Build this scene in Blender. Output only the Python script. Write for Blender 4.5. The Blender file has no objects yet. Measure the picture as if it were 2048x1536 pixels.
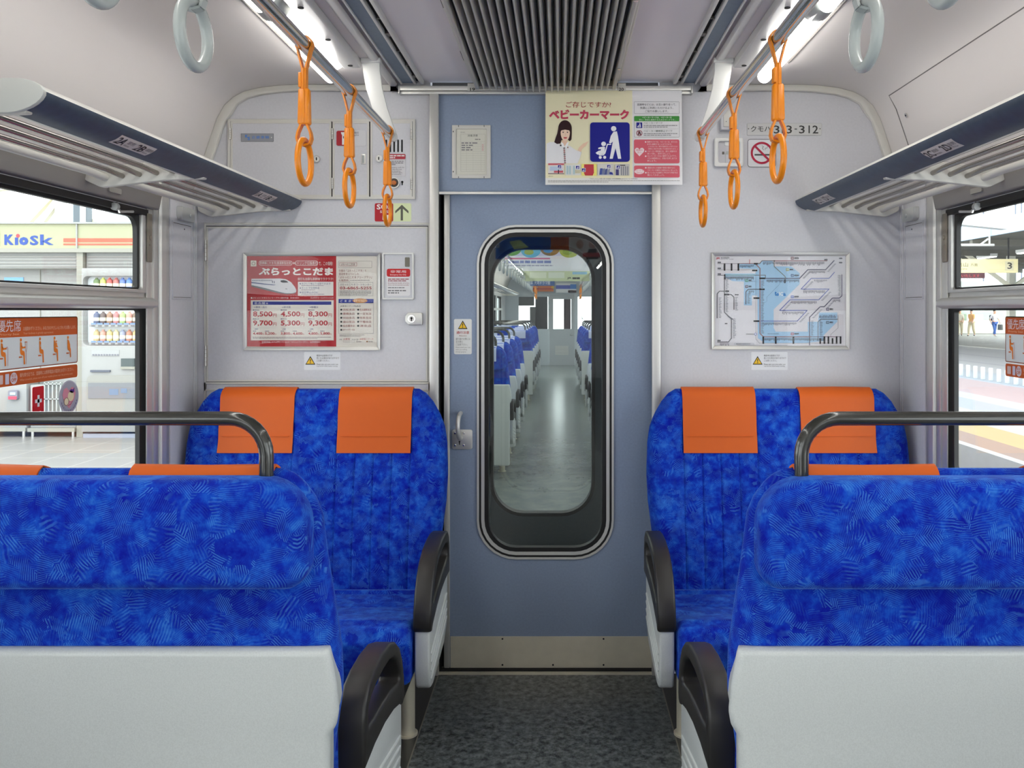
import bpy, bmesh, math, random
from mathutils import Vector, Matrix, geometry
PI = math.pi
random.seed(7)
SC = bpy.context.scene
C = SC.collection

# ---------------------------------------------------------------- camera, world, exposure
F = 1654.0                 # focal length in pixels of the 2048 wide frame
CX, CZ, CD = 0.044, 1.394, 3.18
VX, VY = 1120.0, 622.0     # vanishing point of the car's long axis
cam = bpy.data.cameras.new('camera')
cam.sensor_width = 36.0
cam.lens = 36.0 * F / 2048.0
cam.shift_x = -(VX - 1024.0) / 2048.0
cam.shift_y = (VY - 768.0) / 2048.0
cam.clip_start = 0.05
cam.clip_end = 300
camo = bpy.data.objects.new('camera', cam)
C.objects.link(camo)
camo.location = (CX, -CD, CZ)
camo.rotation_euler = (PI / 2, 0, 0)
SC.camera = camo

SC.view_settings.view_transform = 'Standard'
SC.view_settings.look = 'None'
SC.view_settings.gamma = 1.0
SC.view_settings.use_curve_mapping = False
SC.view_settings.exposure = 0.0
LAMP = 11.5                 # strength of the fluorescent diffusers
SKY = 4.5
w = bpy.data.worlds.new('overcast_sky')
SC.world = w
w.use_nodes = True
bg = w.node_tree.nodes['Background']
bg.inputs['Color'].default_value = (0.93, 0.97, 1.0, 1)
bg.inputs['Strength'].default_value = SKY
SC.cycles.max_bounces = 8
SC.cycles.transparent_max_bounces = 24
SC.cycles.use_denoising = True
SC.cycles.sample_clamp_indirect = 10.0
SC.cycles.caustics_reflective = False
SC.cycles.caustics_refractive = False


# ---------------------------------------------------------------- helpers
def lin(c):
    out = []
    for v in c[:3]:
        v = v / 255.0
        out.append(v / 12.92 if v <= 0.04045 else ((v + 0.055) / 1.055) ** 2.4)
    return (out[0], out[1], out[2], 1.0)


_M = {}


def mat(name, col, rough=0.5, metal=0.0, spec=0.5, emit=0.0, speck=0.0, scale=60.0, bump=0.0, coat=0.0):
    if name in _M:
        return _M[name]
    m = bpy.data.materials.new(name)
    m.use_nodes = True
    nt = m.node_tree
    b = nt.nodes['Principled BSDF']
    c = lin(col)
    b.inputs['Base Color'].default_value = c
    b.inputs['Roughness'].default_value = rough
    b.inputs['Metallic'].default_value = metal
    b.inputs['Specular IOR Level'].default_value = spec
    b.inputs['Coat Weight'].default_value = coat
    if emit:
        b.inputs['Emission Color'].default_value = c
        b.inputs['Emission Strength'].default_value = emit
    if speck or bump:
        tc = nt.nodes.new('ShaderNodeTexCoord')
        n = nt.nodes.new('ShaderNodeTexNoise')
        n.inputs['Scale'].default_value = scale
        n.inputs['Detail'].default_value = 3
        nt.links.new(tc.outputs['Object'], n.inputs['Vector'])
        if speck:
            r = nt.nodes.new('ShaderNodeMapRange')
            r.inputs['From Min'].default_value = 0.3
            r.inputs['From Max'].default_value = 0.7
            r.inputs['To Min'].default_value = 1 - speck
            r.inputs['To Max'].default_value = 1 + speck
            nt.links.new(n.outputs['Fac'], r.inputs['Value'])
            mx = nt.nodes.new('ShaderNodeVectorMath')
            mx.operation = 'SCALE'
            mx.inputs[0].default_value = c[:3]
            nt.links.new(r.outputs['Result'], mx.inputs['Scale'])
            nt.links.new(mx.outputs['Vector'], b.inputs['Base Color'])
        if bump:
            bp = nt.nodes.new('ShaderNodeBump')
            bp.inputs['Strength'].default_value = bump
            bp.inputs['Distance'].default_value = 0.002
            nt.links.new(n.outputs['Fac'], bp.inputs['Height'])
            nt.links.new(bp.outputs['Normal'], b.inputs['Normal'])
    _M[name] = m
    return m


def pm(col, rough=0.45):
    """flat printing ink"""
    return mat('ink_%d_%d_%d' % tuple(col[:3]), col, rough, spec=0.35)


def glass(name, tint, refl=1.0):
    if name in _M:
        return _M[name]
    m = bpy.data.materials.new(name)
    m.use_nodes = True
    nt = m.node_tree
    nt.nodes.remove(nt.nodes['Principled BSDF'])
    out = nt.nodes['Material Output']
    tr = nt.nodes.new('ShaderNodeBsdfTransparent')
    tr.inputs['Color'].default_value = (*tint, 1)
    gl = nt.nodes.new('ShaderNodeBsdfGlossy')
    gl.inputs['Roughness'].default_value = 0.01
    fr = nt.nodes.new('ShaderNodeFresnel')
    ge = nt.nodes.new('ShaderNodeNewGeometry')
    ior = nt.nodes.new('ShaderNodeMapRange')
    ior.inputs['To Min'].default_value = 1.5
    ior.inputs['To Max'].default_value = 1 / 1.5
    nt.links.new(ge.outputs['Backfacing'], ior.inputs['Value'])
    nt.links.new(ior.outputs['Result'], fr.inputs['IOR'])
    mu = nt.nodes.new('ShaderNodeMath')
    mu.operation = 'MULTIPLY'
    mu.use_clamp = True
    mu.inputs[1].default_value = refl
    mx = nt.nodes.new('ShaderNodeMixShader')
    nt.links.new(fr.outputs[0], mu.inputs[0])
    nt.links.new(mu.outputs[0], mx.inputs[0])
    nt.links.new(tr.outputs[0], mx.inputs[1])
    nt.links.new(gl.outputs[0], mx.inputs[2])
    nt.links.new(mx.outputs[0], out.inputs['Surface'])
    _M[name] = m
    return m


def fabric():
    m = bpy.data.materials.new('blue_moquette')
    m.use_nodes = True
    nt = m.node_tree
    N, L = nt.nodes, nt.links
    b = N['Principled BSDF']

    def new(t, **kw):
        n = N.new(t)
        for k, v in kw.items():
            setattr(n, k, v)
        return n
    tc = new('ShaderNodeTexCoord')
    n0 = new('ShaderNodeTexNoise')
    n0.inputs['Scale'].default_value = 26
    n0.inputs['Detail'].default_value = 3
    L.new(tc.outputs['Object'], n0.inputs['Vector'])
    dsub = new('ShaderNodeVectorMath', operation='SUBTRACT')
    dsub.inputs[1].default_value = (.5, .5, .5)
    L.new(n0.outputs['Color'], dsub.inputs[0])
    dsc = new('ShaderNodeVectorMath', operation='SCALE')
    dsc.inputs['Scale'].default_value = 0.085
    L.new(dsub.outputs[0], dsc.inputs[0])
    dad = new('ShaderNodeVectorMath', operation='ADD')
    L.new(tc.outputs['Object'], dad.inputs[0])
    L.new(dsc.outputs[0], dad.inputs[1])
    vo = new('ShaderNodeTexVoronoi')
    vo.inputs['Scale'].default_value = 30
    L.new(dad.outputs[0], vo.inputs['Vector'])
    cs = new('ShaderNodeVectorMath', operation='SUBTRACT')
    cs.inputs[1].default_value = (.5, .5, .5)
    L.new(vo.outputs['Color'], cs.inputs[0])
    nm = new('ShaderNodeVectorMath', operation='NORMALIZE')
    L.new(cs.outputs[0], nm.inputs[0])
    dt = new('ShaderNodeVectorMath', operation='DOT_PRODUCT')
    # slight wobble of the hatch lines
    dsc2 = new('ShaderNodeVectorMath', operation='SCALE')
    dsc2.inputs['Scale'].default_value = 0.006
    L.new(dsub.outputs[0], dsc2.inputs[0])
    dad2 = new('ShaderNodeVectorMath', operation='ADD')
    L.new(tc.outputs['Object'], dad2.inputs[0])
    L.new(dsc2.outputs[0], dad2.inputs[1])
    L.new(dad2.outputs[0], dt.inputs[0])
    L.new(nm.outputs[0], dt.inputs[1])
    mf = new('ShaderNodeMath', operation='MULTIPLY')
    mf.inputs[1].default_value = 2000
    L.new(dt.outputs['Value'], mf.inputs[0])
    sn = new('ShaderNodeMath', operation='SINE')
    L.new(mf.outputs[0], sn.inputs[0])
    hr = new('ShaderNodeMapRange', interpolation_type='SMOOTHSTEP')
    hr.inputs['From Min'].default_value = -0.5
    hr.inputs['From Max'].default_value = 0.9
    L.new(sn.outputs[0], hr.inputs['Value'])
    # patches
    n1 = new('ShaderNodeTexNoise')
    n1.inputs['Scale'].default_value = 24
    n1.inputs['Detail'].default_value = 5
    n1.inputs['Roughness'].default_value = 0.65
    L.new(tc.outputs['Object'], n1.inputs['Vector'])
    rp = new('ShaderNodeValToRGB')
    e = rp.color_ramp.elements
    e[0].position = 0.38
    e[0].color = lin((6, 22, 150))
    e[1].position = 0.74
    e[1].color = lin((46, 112, 204))
    k = e.new(0.5)
    k.color = lin((10, 46, 170))
    k = e.new(0.6)
    k.color = lin((20, 76, 190))
    L.new(n1.outputs['Fac'], rp.inputs['Fac'])
    sep = new('ShaderNodeSeparateXYZ')
    L.new(vo.outputs['Color'], sep.inputs[0])
    am = new('ShaderNodeMath', operation='MULTIPLY')
    L.new(sep.outputs[0], am.inputs[0])
    L.new(hr.outputs['Result'], am.inputs[1])
    n2 = new('ShaderNodeTexNoise')
    n2.inputs['Scale'].default_value = 34
    n2.inputs['Detail'].default_value = 2
    L.new(tc.outputs['Object'], n2.inputs['Vector'])
    r2 = new('ShaderNodeMapRange')
    r2.inputs['From Min'].default_value = 0.33
    r2.inputs['From Max'].default_value = 0.58
    L.new(n2.outputs['Fac'], r2.inputs['Value'])
    am2 = new('ShaderNodeMath', operation='MULTIPLY')
    L.new(am.outputs[0], am2.inputs[0])
    L.new(r2.outputs['Result'], am2.inputs[1])
    am3 = new('ShaderNodeMath', operation='MULTIPLY')
    am3.inputs[1].default_value = 0.62
    L.new(am2.outputs[0], am3.inputs[0])
    mx = new('ShaderNodeMix', data_type='RGBA')
    L.new(am3.outputs[0], mx.inputs['Factor'])
    L.new(rp.outputs['Color'], mx.inputs['A'])
    mx.inputs['B'].default_value = lin((78, 146, 222))
    L.new(mx.outputs['Result'], b.inputs['Base Color'])
    b.inputs['Roughness'].default_value = 0.9
    b.inputs['Specular IOR Level'].default_value = 0.15
    b.inputs['Sheen Weight'].default_value = 0.55
    b.inputs['Sheen Roughness'].default_value = 0.3
    b.inputs['Sheen Tint'].default_value = lin((120, 175, 255))
    bp = new('ShaderNodeBump')
    bp.inputs['Strength'].default_value = 0.35
    bp.inputs['Distance'].default_value = 0.0015
    L.new(am.outputs[0], bp.inputs['Height'])
    L.new(bp.outputs['Normal'], b.inputs['Normal'])
    return m


def floor_mat(name, dark, light, rough, scale=40):
    m = bpy.data.materials.new(name)
    m.use_nodes = True
    nt = m.node_tree
    b = nt.nodes['Principled BSDF']
    tc = nt.nodes.new('ShaderNodeTexCoord')
    n = nt.nodes.new('ShaderNodeTexNoise')
    n.inputs['Scale'].default_value = scale
    n.inputs['Detail'].default_value = 8
    n.inputs['Roughness'].default_value = 0.72
    rp = nt.nodes.new('ShaderNodeValToRGB')
    rp.color_ramp.elements[0].position = 0.38
    rp.color_ramp.elements[0].color = lin(dark)
    rp.color_ramp.elements[1].position = 0.66
    rp.color_ramp.elements[1].color = lin(light)
    nt.links.new(tc.outputs['Object'], n.inputs['Vector'])
    nt.links.new(n.outputs['Fac'], rp.inputs['Fac'])
    nt.links.new(rp.outputs['Color'], b.inputs['Base Color'])
    b.inputs['Roughness'].default_value = rough
    return m


def tile_mat(name, col, gap, size, rough=0.35):
    m = bpy.data.materials.new(name)
    m.use_nodes = True
    nt = m.node_tree
    b = nt.nodes['Principled BSDF']
    tc = nt.nodes.new('ShaderNodeTexCoord')
    br = nt.nodes.new('ShaderNodeTexBrick')
    br.offset = 0.0
    br.inputs['Scale'].default_value = 1.0
    br.inputs['Brick Width'].default_value = size
    br.inputs['Row Height'].default_value = size
    br.inputs['Mortar Size'].default_value = 0.006
    br.inputs['Color1'].default_value = lin(col)
    br.inputs['Color2'].default_value = lin([c * 0.97 for c in col])
    br.inputs['Mortar'].default_value = lin(gap)
    nt.links.new(tc.outputs['Object'], br.inputs['Vector'])
    nt.links.new(br.outputs['Color'], b.inputs['Base Color'])
    b.inputs['Roughness'].default_value = rough
    return m


WALL = mat('grey_laminate', (204, 204, 208), 0.42, speck=0.03, scale=130)
BLUE = mat('slate_blue_laminate', (136, 151, 174), 0.42, speck=0.05, scale=130)
CEIL = mat('ceiling_enamel', (218, 213, 210), 0.35)
CEILM = mat('ceiling_panel_lightened', (246, 241, 241), 0.4)  # centre coloured lighter than the cove to make up for missing light
TRIM = mat('ivory_trim', (208, 206, 198), 0.35)
ALU = mat('brushed_aluminium', (212, 211, 206), 0.42, metal=0.6)
CHROME = mat('polished_steel', (215, 214, 212), 0.14, metal=1.0)
STEEL = mat('kick_steel', (226, 219, 198), 0.4, metal=0.4, speck=0.04, scale=20)
WHITE = mat('white_enamel', (226, 226, 222), 0.3)
BLACK = mat('black_rubber', (12, 12, 12), 0.55)
DARK = mat('dark_void', (9, 9, 10), 0.8)
SHELL = mat('speckled_white_shell', (203, 207, 205), 0.28, speck=0.06, scale=420)
ARMB = mat('black_armrest', (40, 38, 36), 0.42)
BARB = mat('dark_grab_bar', (46, 46, 42), 0.18, coat=0.4)
ORANGE = mat('orange_vinyl', (214, 96, 26), 0.5, spec=0.3, bump=0.1, scale=40)
LILAC = mat('lilac_cloth', (196, 204, 236), 0.7)
STRAPO = mat('orange_strap', (236, 138, 14), 0.3)
GREYP = mat('grey_plastic_ring', (172, 178, 176), 0.25)
NAVY = mat('navy_fascia', (58, 72, 90), 0.45, speck=0.12, scale=50)
FINM = mat('louver_grey', (214, 212, 202), 0.5)
HEADG = mat('window_header_shaded', (132, 128, 124), 0.45)  # darker grey holds the shading under the luggage rack
TUBEM = mat('fluorescent_diffuser', (255, 253, 248), 0.4, emit=LAMP)
FABRIC = fabric()
CAPM = mat('rack_cap', (190, 192, 188), 0.4)
RODM = mat('rack_rod_steel', (158, 153, 148), 0.22, metal=1.0)
STONE = mat('lock_plate', (140, 132, 118), 0.5)


class MB:
    """collects faces, builds ONE mesh object"""
    def __init__(s):
        s.v, s.f, s.m, s.mats = [], [], [], []

    def slot(s, m):
        if m not in s.mats:
            s.mats.append(m)
        return s.mats.index(m)

    def add(s, pts, faces, m):
        o = len(s.v)
        k = s.slot(m)
        s.v += [tuple(p) for p in pts]
        for f in faces:
            s.f.append([i + o for i in f])
            s.m.append(k)
        return s

    def box(s, x0, x1, y0, y1, z0, z1, m):
        x0, x1 = min(x0, x1), max(x0, x1)
        y0, y1 = min(y0, y1), max(y0, y1)
        z0, z1 = min(z0, z1), max(z0, z1)
        p = [(x, y, z) for z in (z0, z1) for y in (y0, y1) for x in (x0, x1)]
        return s.add(p, [(0, 2, 3, 1), (4, 5, 7, 6), (0, 1, 5, 4), (2, 6, 7, 3), (0, 4, 6, 2), (1, 3, 7, 5)], m)

    def loft(s, rings, m, cap=True, closed=True, loop=False):
        n = len(rings[0])
        pts = [p for r in rings for p in r]
        fs = []
        R = len(rings)
        for i in range(R if loop else R - 1):
            j2 = (i + 1) % R
            for j in range(n if closed else n - 1):
                k = (j + 1) % n
                fs.append((i * n + j, i * n + k, j2 * n + k, j2 * n + j))
        if cap and not loop:
            fs.append(tuple(range(n))[::-1])
            fs.append(tuple((R - 1) * n + j for j in range(n)))
        return s.add(pts, fs, m)

    def tube(s, path, r, m, n=12, closed=False, cap=True):
        P = [Vector(p) for p in path]
        K = len(P)
        rings = []
        up = None
        for i in range(K):
            if closed:
                t = (P[(i + 1) % K] - P[i - 1]).normalized()
            else:
                t = (P[min(i + 1, K - 1)] - P[max(i - 1, 0)]).normalized()
            if up is None:
                up = Vector((0, 0, 1)) if abs(t.z) < 0.9 else Vector((1, 0, 0))
            a = t.cross(up).normalized()
            up = a.cross(t).normalized()
            rr = r[i] if isinstance(r, (list, tuple)) else r
            rings.append([P[i] + (a * math.cos(2 * PI * j / n) + up * math.sin(2 * PI * j / n)) * rr for j in range(n)])
        return s.loft(rings, m, cap=cap, loop=closed)

    def cyl(s, p0, p1, r, m, n=20):
        return s.tube([p0, p1], r, m, n)

    def prism(s, pts2, axis, a0, a1, m, holes=()):
        """polygon in the plane across axis, extruded from a0 to a1. 2D coords: x->(y,z) y->(x,z) z->(x,y)"""
        def to3(p, a):
            if axis == 'x':
                return (a, p[0], p[1])
            if axis == 'y':
                return (p[0], a, p[1])
            return (p[0], p[1], a)
        loops = [list(pts2)] + [list(h) for h in holes]
        flat = [p for l in loops for p in l]
        tris = geometry.tessellate_polygon([[Vector((p[0], p[1], 0)) for p in l] for l in loops]) if holes else [tuple(range(len(flat)))]
        n = len(flat)
        pts = [to3(p, a0) for p in flat] + [to3(p, a1) for p in flat]
        fs = [tuple(t) for t in tris] + [tuple(i + n for i in t)[::-1] for t in tris]
        o = 0
        for l in loops:
            k = len(l)
            for i in range(k):
                j = (i + 1) % k
                fs.append((o + i, o + j, o + j + n, o + i + n))
            o += k
        return s.add(pts, fs, m)

    def ringprism(s, A, B, axis, a0, a1, m):
        """frame between two outlines of equal length"""
        def to3(p, a):
            if axis == 'x':
                return (a, p[0], p[1])
            if axis == 'y':
                return (p[0], a, p[1])
            return (p[0], p[1], a)
        n = len(A)
        pts = [to3(p, a0) for p in A] + [to3(p, a0) for p in B] + [to3(p, a1) for p in A] + [to3(p, a1) for p in B]
        fs = []
        for i in range(n):
            j = (i + 1) % n
            fs += [(i, j, j + n, i + n), (i + 2 * n, i + 3 * n, j + 3 * n, j + 2 * n),
                   (i, i + 2 * n, j + 2 * n, j), (i + n, j + n, j + 3 * n, i + 3 * n)]
        return s.add(pts, fs, m)

    def pillow(s, outline, axis, back, front, r, m, steps=5, puff=0.0, puffsteps=4):
        """soft solid: outline, flat back, front rounded over radius r and puffed"""
        sg = 1 if front > back else -1
        n = len(outline)

        def to3(p, a):
            if axis == 'x':
                return (a, p[0], p[1])
            if axis == 'y':
                return (p[0], a, p[1])
            return (p[0], p[1], a)
        rings = [[to3(p, back) for p in inset(outline, r * 0.6)]]
        for i in range(steps + 1):
            t = PI / 2 * i / steps
            rings.append([to3(p, back + sg * r * 0.6 * math.sin(t)) for p in inset(outline, r * 0.6 * (1 - math.sin(t)))] if False else
                         [to3(p, back + sg * 0.6 * r * (1 - math.cos(t))) for p in inset(outline, 0.6 * r * (1 - math.sin(t)))])
        for i in range(steps + 1):
            t = PI / 2 * i / steps
            rings.append([to3(p, front - sg * r * (1 - math.sin(t))) for p in inset(outline, r * (1 - math.cos(t)))])
        if puff:
            cx = sum(p[0] for p in outline) / n
            cz = sum(p[1] for p in outline) / n
            base = inset(outline, r)
            for i in range(1, puffsteps + 1):
                t = i / (puffsteps + 0.5)
                rings.append([to3((p[0] + (cx - p[0]) * t, p[1] + (cz - p[1]) * t), front + sg * puff * (1 - (1 - t) ** 2)) for p in base])
        return s.loft(rings, m)

    def build(s, name, parent=None, wloc=None, bevel=0.0, seg=2, angle=38, smooth=True):
        me = bpy.data.meshes.new(name)
        o = bpy.data.objects.new(name, me)
        off = Vector((0, 0, 0))
        if parent is not None:
            off = Vector(WL.get(parent.name, (0, 0, 0)))
        if wloc is not None:
            off = Vector(wloc)
            o.location = off
        me.from_pydata([tuple(Vector(p) - off) for p in s.v], [], s.f)
        for m in s.mats:
            me.materials.append(m)
        for p, k in zip(me.polygons, s.m):
            p.material_index = k
        bm = bmesh.new()
        bm.from_mesh(me)
        if len(bm.faces) < 60000:
            bmesh.ops.recalc_face_normals(bm, faces=bm.faces)
        if bevel:
            ed = [e for e in bm.edges if len(e.link_faces) == 2 and e.calc_face_angle(0) > math.radians(angle)]
            bmesh.ops.bevel(bm, geom=ed, offset=bevel, segments=seg, affect='EDGES', profile=0.5, clamp_overlap=True)
        bm.to_mesh(me)
        bm.free()
        if smooth:
            me.shade_smooth()
            me.set_sharp_from_angle(angle=math.radians(angle))
        C.objects.link(o)
        if parent is not None:
            o.parent = parent
        WL[o.name] = tuple(off)
        return o


WL = {}


def inset(pts, d):
    """offset a closed outline inwards by d"""
    if abs(d) < 1e-9:
        return list(pts)
    n = len(pts)
    area = sum(pts[i][0] * pts[(i + 1) % n][1] - pts[(i + 1) % n][0] * pts[i][1] for i in range(n))
    sg = 1 if area > 0 else -1
    out = []
    for i in range(n):
        a, b, c = pts[i - 1], pts[i], pts[(i + 1) % n]
        e1 = Vector((b[0] - a[0], b[1] - a[1]))
        e2 = Vector((c[0] - b[0], c[1] - b[1]))
        if e1.length < 1e-9:
            e1 = e2
        if e2.length < 1e-9:
            e2 = e1
        n1 = Vector((-e1.y, e1.x)).normalized() * sg
        n2 = Vector((-e2.y, e2.x)).normalized() * sg
        h = n1 + n2
        if h.length < 1e-6:
            h = n1
        h.normalize()
        k = d / max(0.5, h.dot(n1))
        out.append((b[0] + h.x * k, b[1] + h.y * k))
    return out


def rr(x0, y0, x1, y1, r, n=6):
    """rounded rectangle outline; r one radius or four (x0y0, x1y0, x1y1, x0y1)"""
    x0, x1 = min(x0, x1), max(x0, x1)
    y0, y1 = min(y0, y1), max(y0, y1)
    R = r if isinstance(r, (list, tuple)) else [r] * 4
    out = []
    for (cx, cy, a0, q) in ((x0 + R[0], y0 + R[0], PI, R[0]), (x1 - R[1], y0 + R[1], 1.5 * PI, R[1]),
                            (x1 - R[2], y1 - R[2], 0, R[2]), (x0 + R[3], y1 - R[3], PI / 2, R[3])):
        for i in range(n + 1):
            a = a0 + PI / 2 * i / n
            out.append((cx + q * math.cos(a), cy + q * math.sin(a)))
    return out


def roundpoly(pts, r, n=5):
    """polygon with rounded corners; r one radius or one per corner"""
    out = []
    k = len(pts)
    for i in range(k):
        a, b, c = Vector(pts[i - 1]), Vector(pts[i]), Vector(pts[(i + 1) % k])
        q = r[i] if isinstance(r, (list, tuple)) else r
        u, v = (a - b), (c - b)
        ang = u.angle(v)
        d = min(q / max(math.tan(ang / 2), 1e-3), u.length * 0.48, v.length * 0.48)
        p0, p1 = b + u.normalized() * d, b + v.normalized() * d
        for j in range(n + 1):
            t = j / n
            out.append(tuple((1 - t) ** 2 * p0 + 2 * t * (1 - t) * b + t * t * p1))
    return out


def empty(name, loc):
    o = bpy.data.objects.new(name, None)
    o.empty_display_size = 0.05
    C.objects.link(o)
    o.location = loc
    WL[o.name] = tuple(loc)
    return o


def tag(o, label=None, cat=None, group=None, kind=None):
    if label:
        o['label'] = label
    if cat:
        o['category'] = cat
    if group:
        o['group'] = group
    if kind:
        o['kind'] = kind
    return o


def struct(o):
    o['kind'] = 'structure'
    return o


def thing(name, loc, label, cat, group=None):
    return tag(empty(name, loc), label, cat, group)


_CH = {}


def copy_tree(o, parent=None, swap=None):
    c = o.copy()
    C.objects.link(c)
    if parent is not None:
        c.parent = parent
    if swap and c.type == 'MESH':
        pass
    for ch in list(o.children):
        copy_tree(ch, c)
    return c


def PX(px, Y=0.0):
    return (px - VX) * (Y + CD) / F + CX


def PZ(py, Y=0.0):
    return CZ - (py - VY) * (Y + CD) / F


# ---------------------------------------------------------------- printed sheets and lettering
_TX = {}


def glyphs(s, bold=0.0):
    if any('\u4e00' <= ch <= '\u9fff' for ch in s):
        bold = 0.0
    k = (s, bold)
    if k not in _TX:
        c = bpy.data.curves.new('lettering', 'FONT')
        c.body = s
        c.resolution_u = 2
        c.offset = bold
        o = bpy.data.objects.new('lettering', c)
        m = o.to_mesh()
        vs = [(v.co.x, v.co.y) for v in m.vertices]
        fs = [tuple(p.vertices) for p in m.polygons]
        o.to_mesh_clear()
        bpy.data.objects.remove(o)
        bpy.data.curves.remove(c)
        _TX[k] = (vs, fs)
    return _TX[k]


class Sheet(MB):
    """a flat printed sheet; fn(px, py, lift) gives the world point, y grows downwards"""
    STEP = 0.00035

    def __init__(s, fn):
        super().__init__()
        s.fn = fn
        s.k = 1

    def up(s):
        s.k += 1
        return s

    def poly(s, pts, col, k=None):
        k = s.k if k is None else k
        P = [s.fn(p[0], p[1], k * s.STEP) for p in pts]
        if len(pts) > 4:
            tr = geometry.tessellate_polygon([[Vector((p[0], p[1], 0)) for p in pts]])
            s.add(P, [tuple(t) for t in tr], pm(col) if not hasattr(col, 'node_tree') else col)
        else:
            s.add(P, [tuple(range(len(P)))], pm(col) if not hasattr(col, 'node_tree') else col)
        return s

    def rect(s, x0, y0, x1, y1, col, r=0, k=None):
        if r:
            return s.poly(rr(x0, y0, x1, y1, r, 4), col, k)
        return s.poly([(x0, y0), (x1, y0), (x1, y1), (x0, y1)], col, k)

    def frame(s, x0, y0, x1, y1, t, col, r=0):
        A = rr(x0, y0, x1, y1, max(r, t * 1.01), 3)
        B = rr(x0 + t, y0 + t, x1 - t, y1 - t, max(r - t, 0.001), 3)
        n = len(A)
        P = [s.fn(p[0], p[1], s.k * s.STEP) for p in A + B]
        s.add(P, [(i, (i + 1) % n, (i + 1) % n + n, i + n) for i in range(n)], pm(col))
        return s

    def disc(s, cx, cy, rx, col, ry=None, n=24):
        ry = rx if ry is None else ry
        return s.poly([(cx + rx * math.cos(2 * PI * i / n), cy + ry * math.sin(2 * PI * i / n)) for i in range(n)], col)

    def ringd(s, cx, cy, r0, r1, col, n=28, q=1.0):
        P = [s.fn(cx + r * math.cos(2 * PI * i / n) * q, cy + r * math.sin(2 * PI * i / n), s.k * s.STEP) for r in (r0, r1) for i in range(n)]
        s.add(P, [(i, (i + 1) % n, (i + 1) % n + n, i + n) for i in range(n)], pm(col))
        return s

    def line(s, pts, wd, col, dash=None):
        for (a, b) in zip(pts[:-1], pts[1:]):
            d = Vector((b[0] - a[0], b[1] - a[1]))
            L = d.length
            if L < 1e-6:
                continue
            d /= L
            nv = Vector((-d.y, d.x)) * wd / 2
            spans = [(-wd * 0.3, L + wd * 0.3)]
            if dash:
                spans = []
                t = 0
                while t < L:
                    spans.append((t, min(t + dash[0], L)))
                    t += dash[0] + dash[1]
            for (t0, t1) in spans:
                p, q = Vector(a) + d * t0, Vector(a) + d * t1
                s.poly([p + nv, q + nv, q - nv, p - nv], col)
        return s

    def text(s, body, x0, y0, x1, y1, col, bold=0.0, keep=False):
        vs, fs = glyphs(body, bold)
        if not vs:
            return s
        ax, bx = min(v[0] for v in vs), max(v[0] for v in vs)
        ay, by = min(v[1] for v in vs), max(v[1] for v in vs)
        sx, sy = (x1 - x0) / (bx - ax), (y1 - y0) / max(by - ay, 1e-6)
        if keep:
            sx = math.copysign(abs(sy), sx)
            x0 = (x0 + x1) / 2 - sx * (bx - ax) / 2
        P = [s.fn(x0 + (v[0] - ax) * sx, y1 - (v[1] - ay) * sy, s.k * s.STEP) for v in vs]
        s.add(P, fs, pm(col) if not hasattr(col, 'node_tree') else col)
        return s

    def greek(s, x0, y0, x1, y1, rows, col, fill=0.45, seed=1, ragged=True, gap=1.6):
        """print too small to read: rows of short dashes"""
        R = random.Random(seed)
        h = (y1 - y0) / rows
        for i in range(rows):
            x = x0
            end = x1 if (not ragged or i < rows - 1) else x0 + (x1 - x0) * R.uniform(0.45, 0.9)
            while x < end - 0.3:
                wd = min(R.uniform(1.0, 3.2) * h * 0.8, end - x)
                s.rect(x, y0 + i * h + h * (0.5 - fill / 2), x + wd, y0 + i * h + h * (0.5 + fill / 2), col)
                x += wd + h * 0.18 * gap
        return s

    def base(s, x0, y0, x1, y1, col, th=0.0015, r=0):
        """the sheet itself: a thin slab behind the print"""
        out = rr(x0, y0, x1, y1, r, 4) if r else [(x0, y0), (x1, y0), (x1, y1), (x0, y1)]
        n = len(out)
        P = [s.fn(p[0], p[1], 0) for p in out] + [s.fn(p[0], p[1], -th) for p in out]
        fs = [tuple(range(n)), tuple(range(n, 2 * n))[::-1]] + [(i, (i + 1) % n, (i + 1) % n + n, i + n) for i in range(n)]
        s.add(P, fs, pm(col) if not hasattr(col, 'node_tree') else col)
        return s

    def build(s, name, parent=None, wloc=None):
        me_ = MB.build
        return me_(s, name, parent, wloc, smooth=False)


def onwall(Y):
    """print facing the camera on a plane at depth Y, laid out in photo pixels of that plane"""
    return lambda px, py, l: (PX(px, Y), Y - l, PZ(py, Y))
# ---------------------------------------------------------------- the car: floor, ceiling, side walls
XW = 1.36                  # inner face of the side walls
YB = -14.0                  # rear end of the modelled car
PROF = [(1.385, 1.80), (1.365, 1.86), (1.345, 1.92), (1.317, 1.985), (1.292, 2.06), (1.268, 2.13), (1.240, 2.18),
        (1.206, 2.211), (1.165, 2.233), (1.11, 2.247), (1.03, 2.257), (0.95, 2.26), (0.80, 2.26), (0.585, 2.26)]


def ceiling_mesh(name, y0, y1, m, mid):
    b = MB()
    for sg in (-1, 1):
        pts = [(sg * p[0], p[1]) for p in PROF]
        outer = [(sg * (p[0] + 0.03), p[1] + 0.03) for p in PROF]
        outer[-1] = (sg * 0.585, 2.32)
        b.prism(pts + outer[::-1], 'y', y0, y1, m)
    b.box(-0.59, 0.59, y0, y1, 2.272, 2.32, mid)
    return struct(b.build(name))


ceiling_mesh('ceiling', YB, -0.0, CEIL, CEILM)

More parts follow.
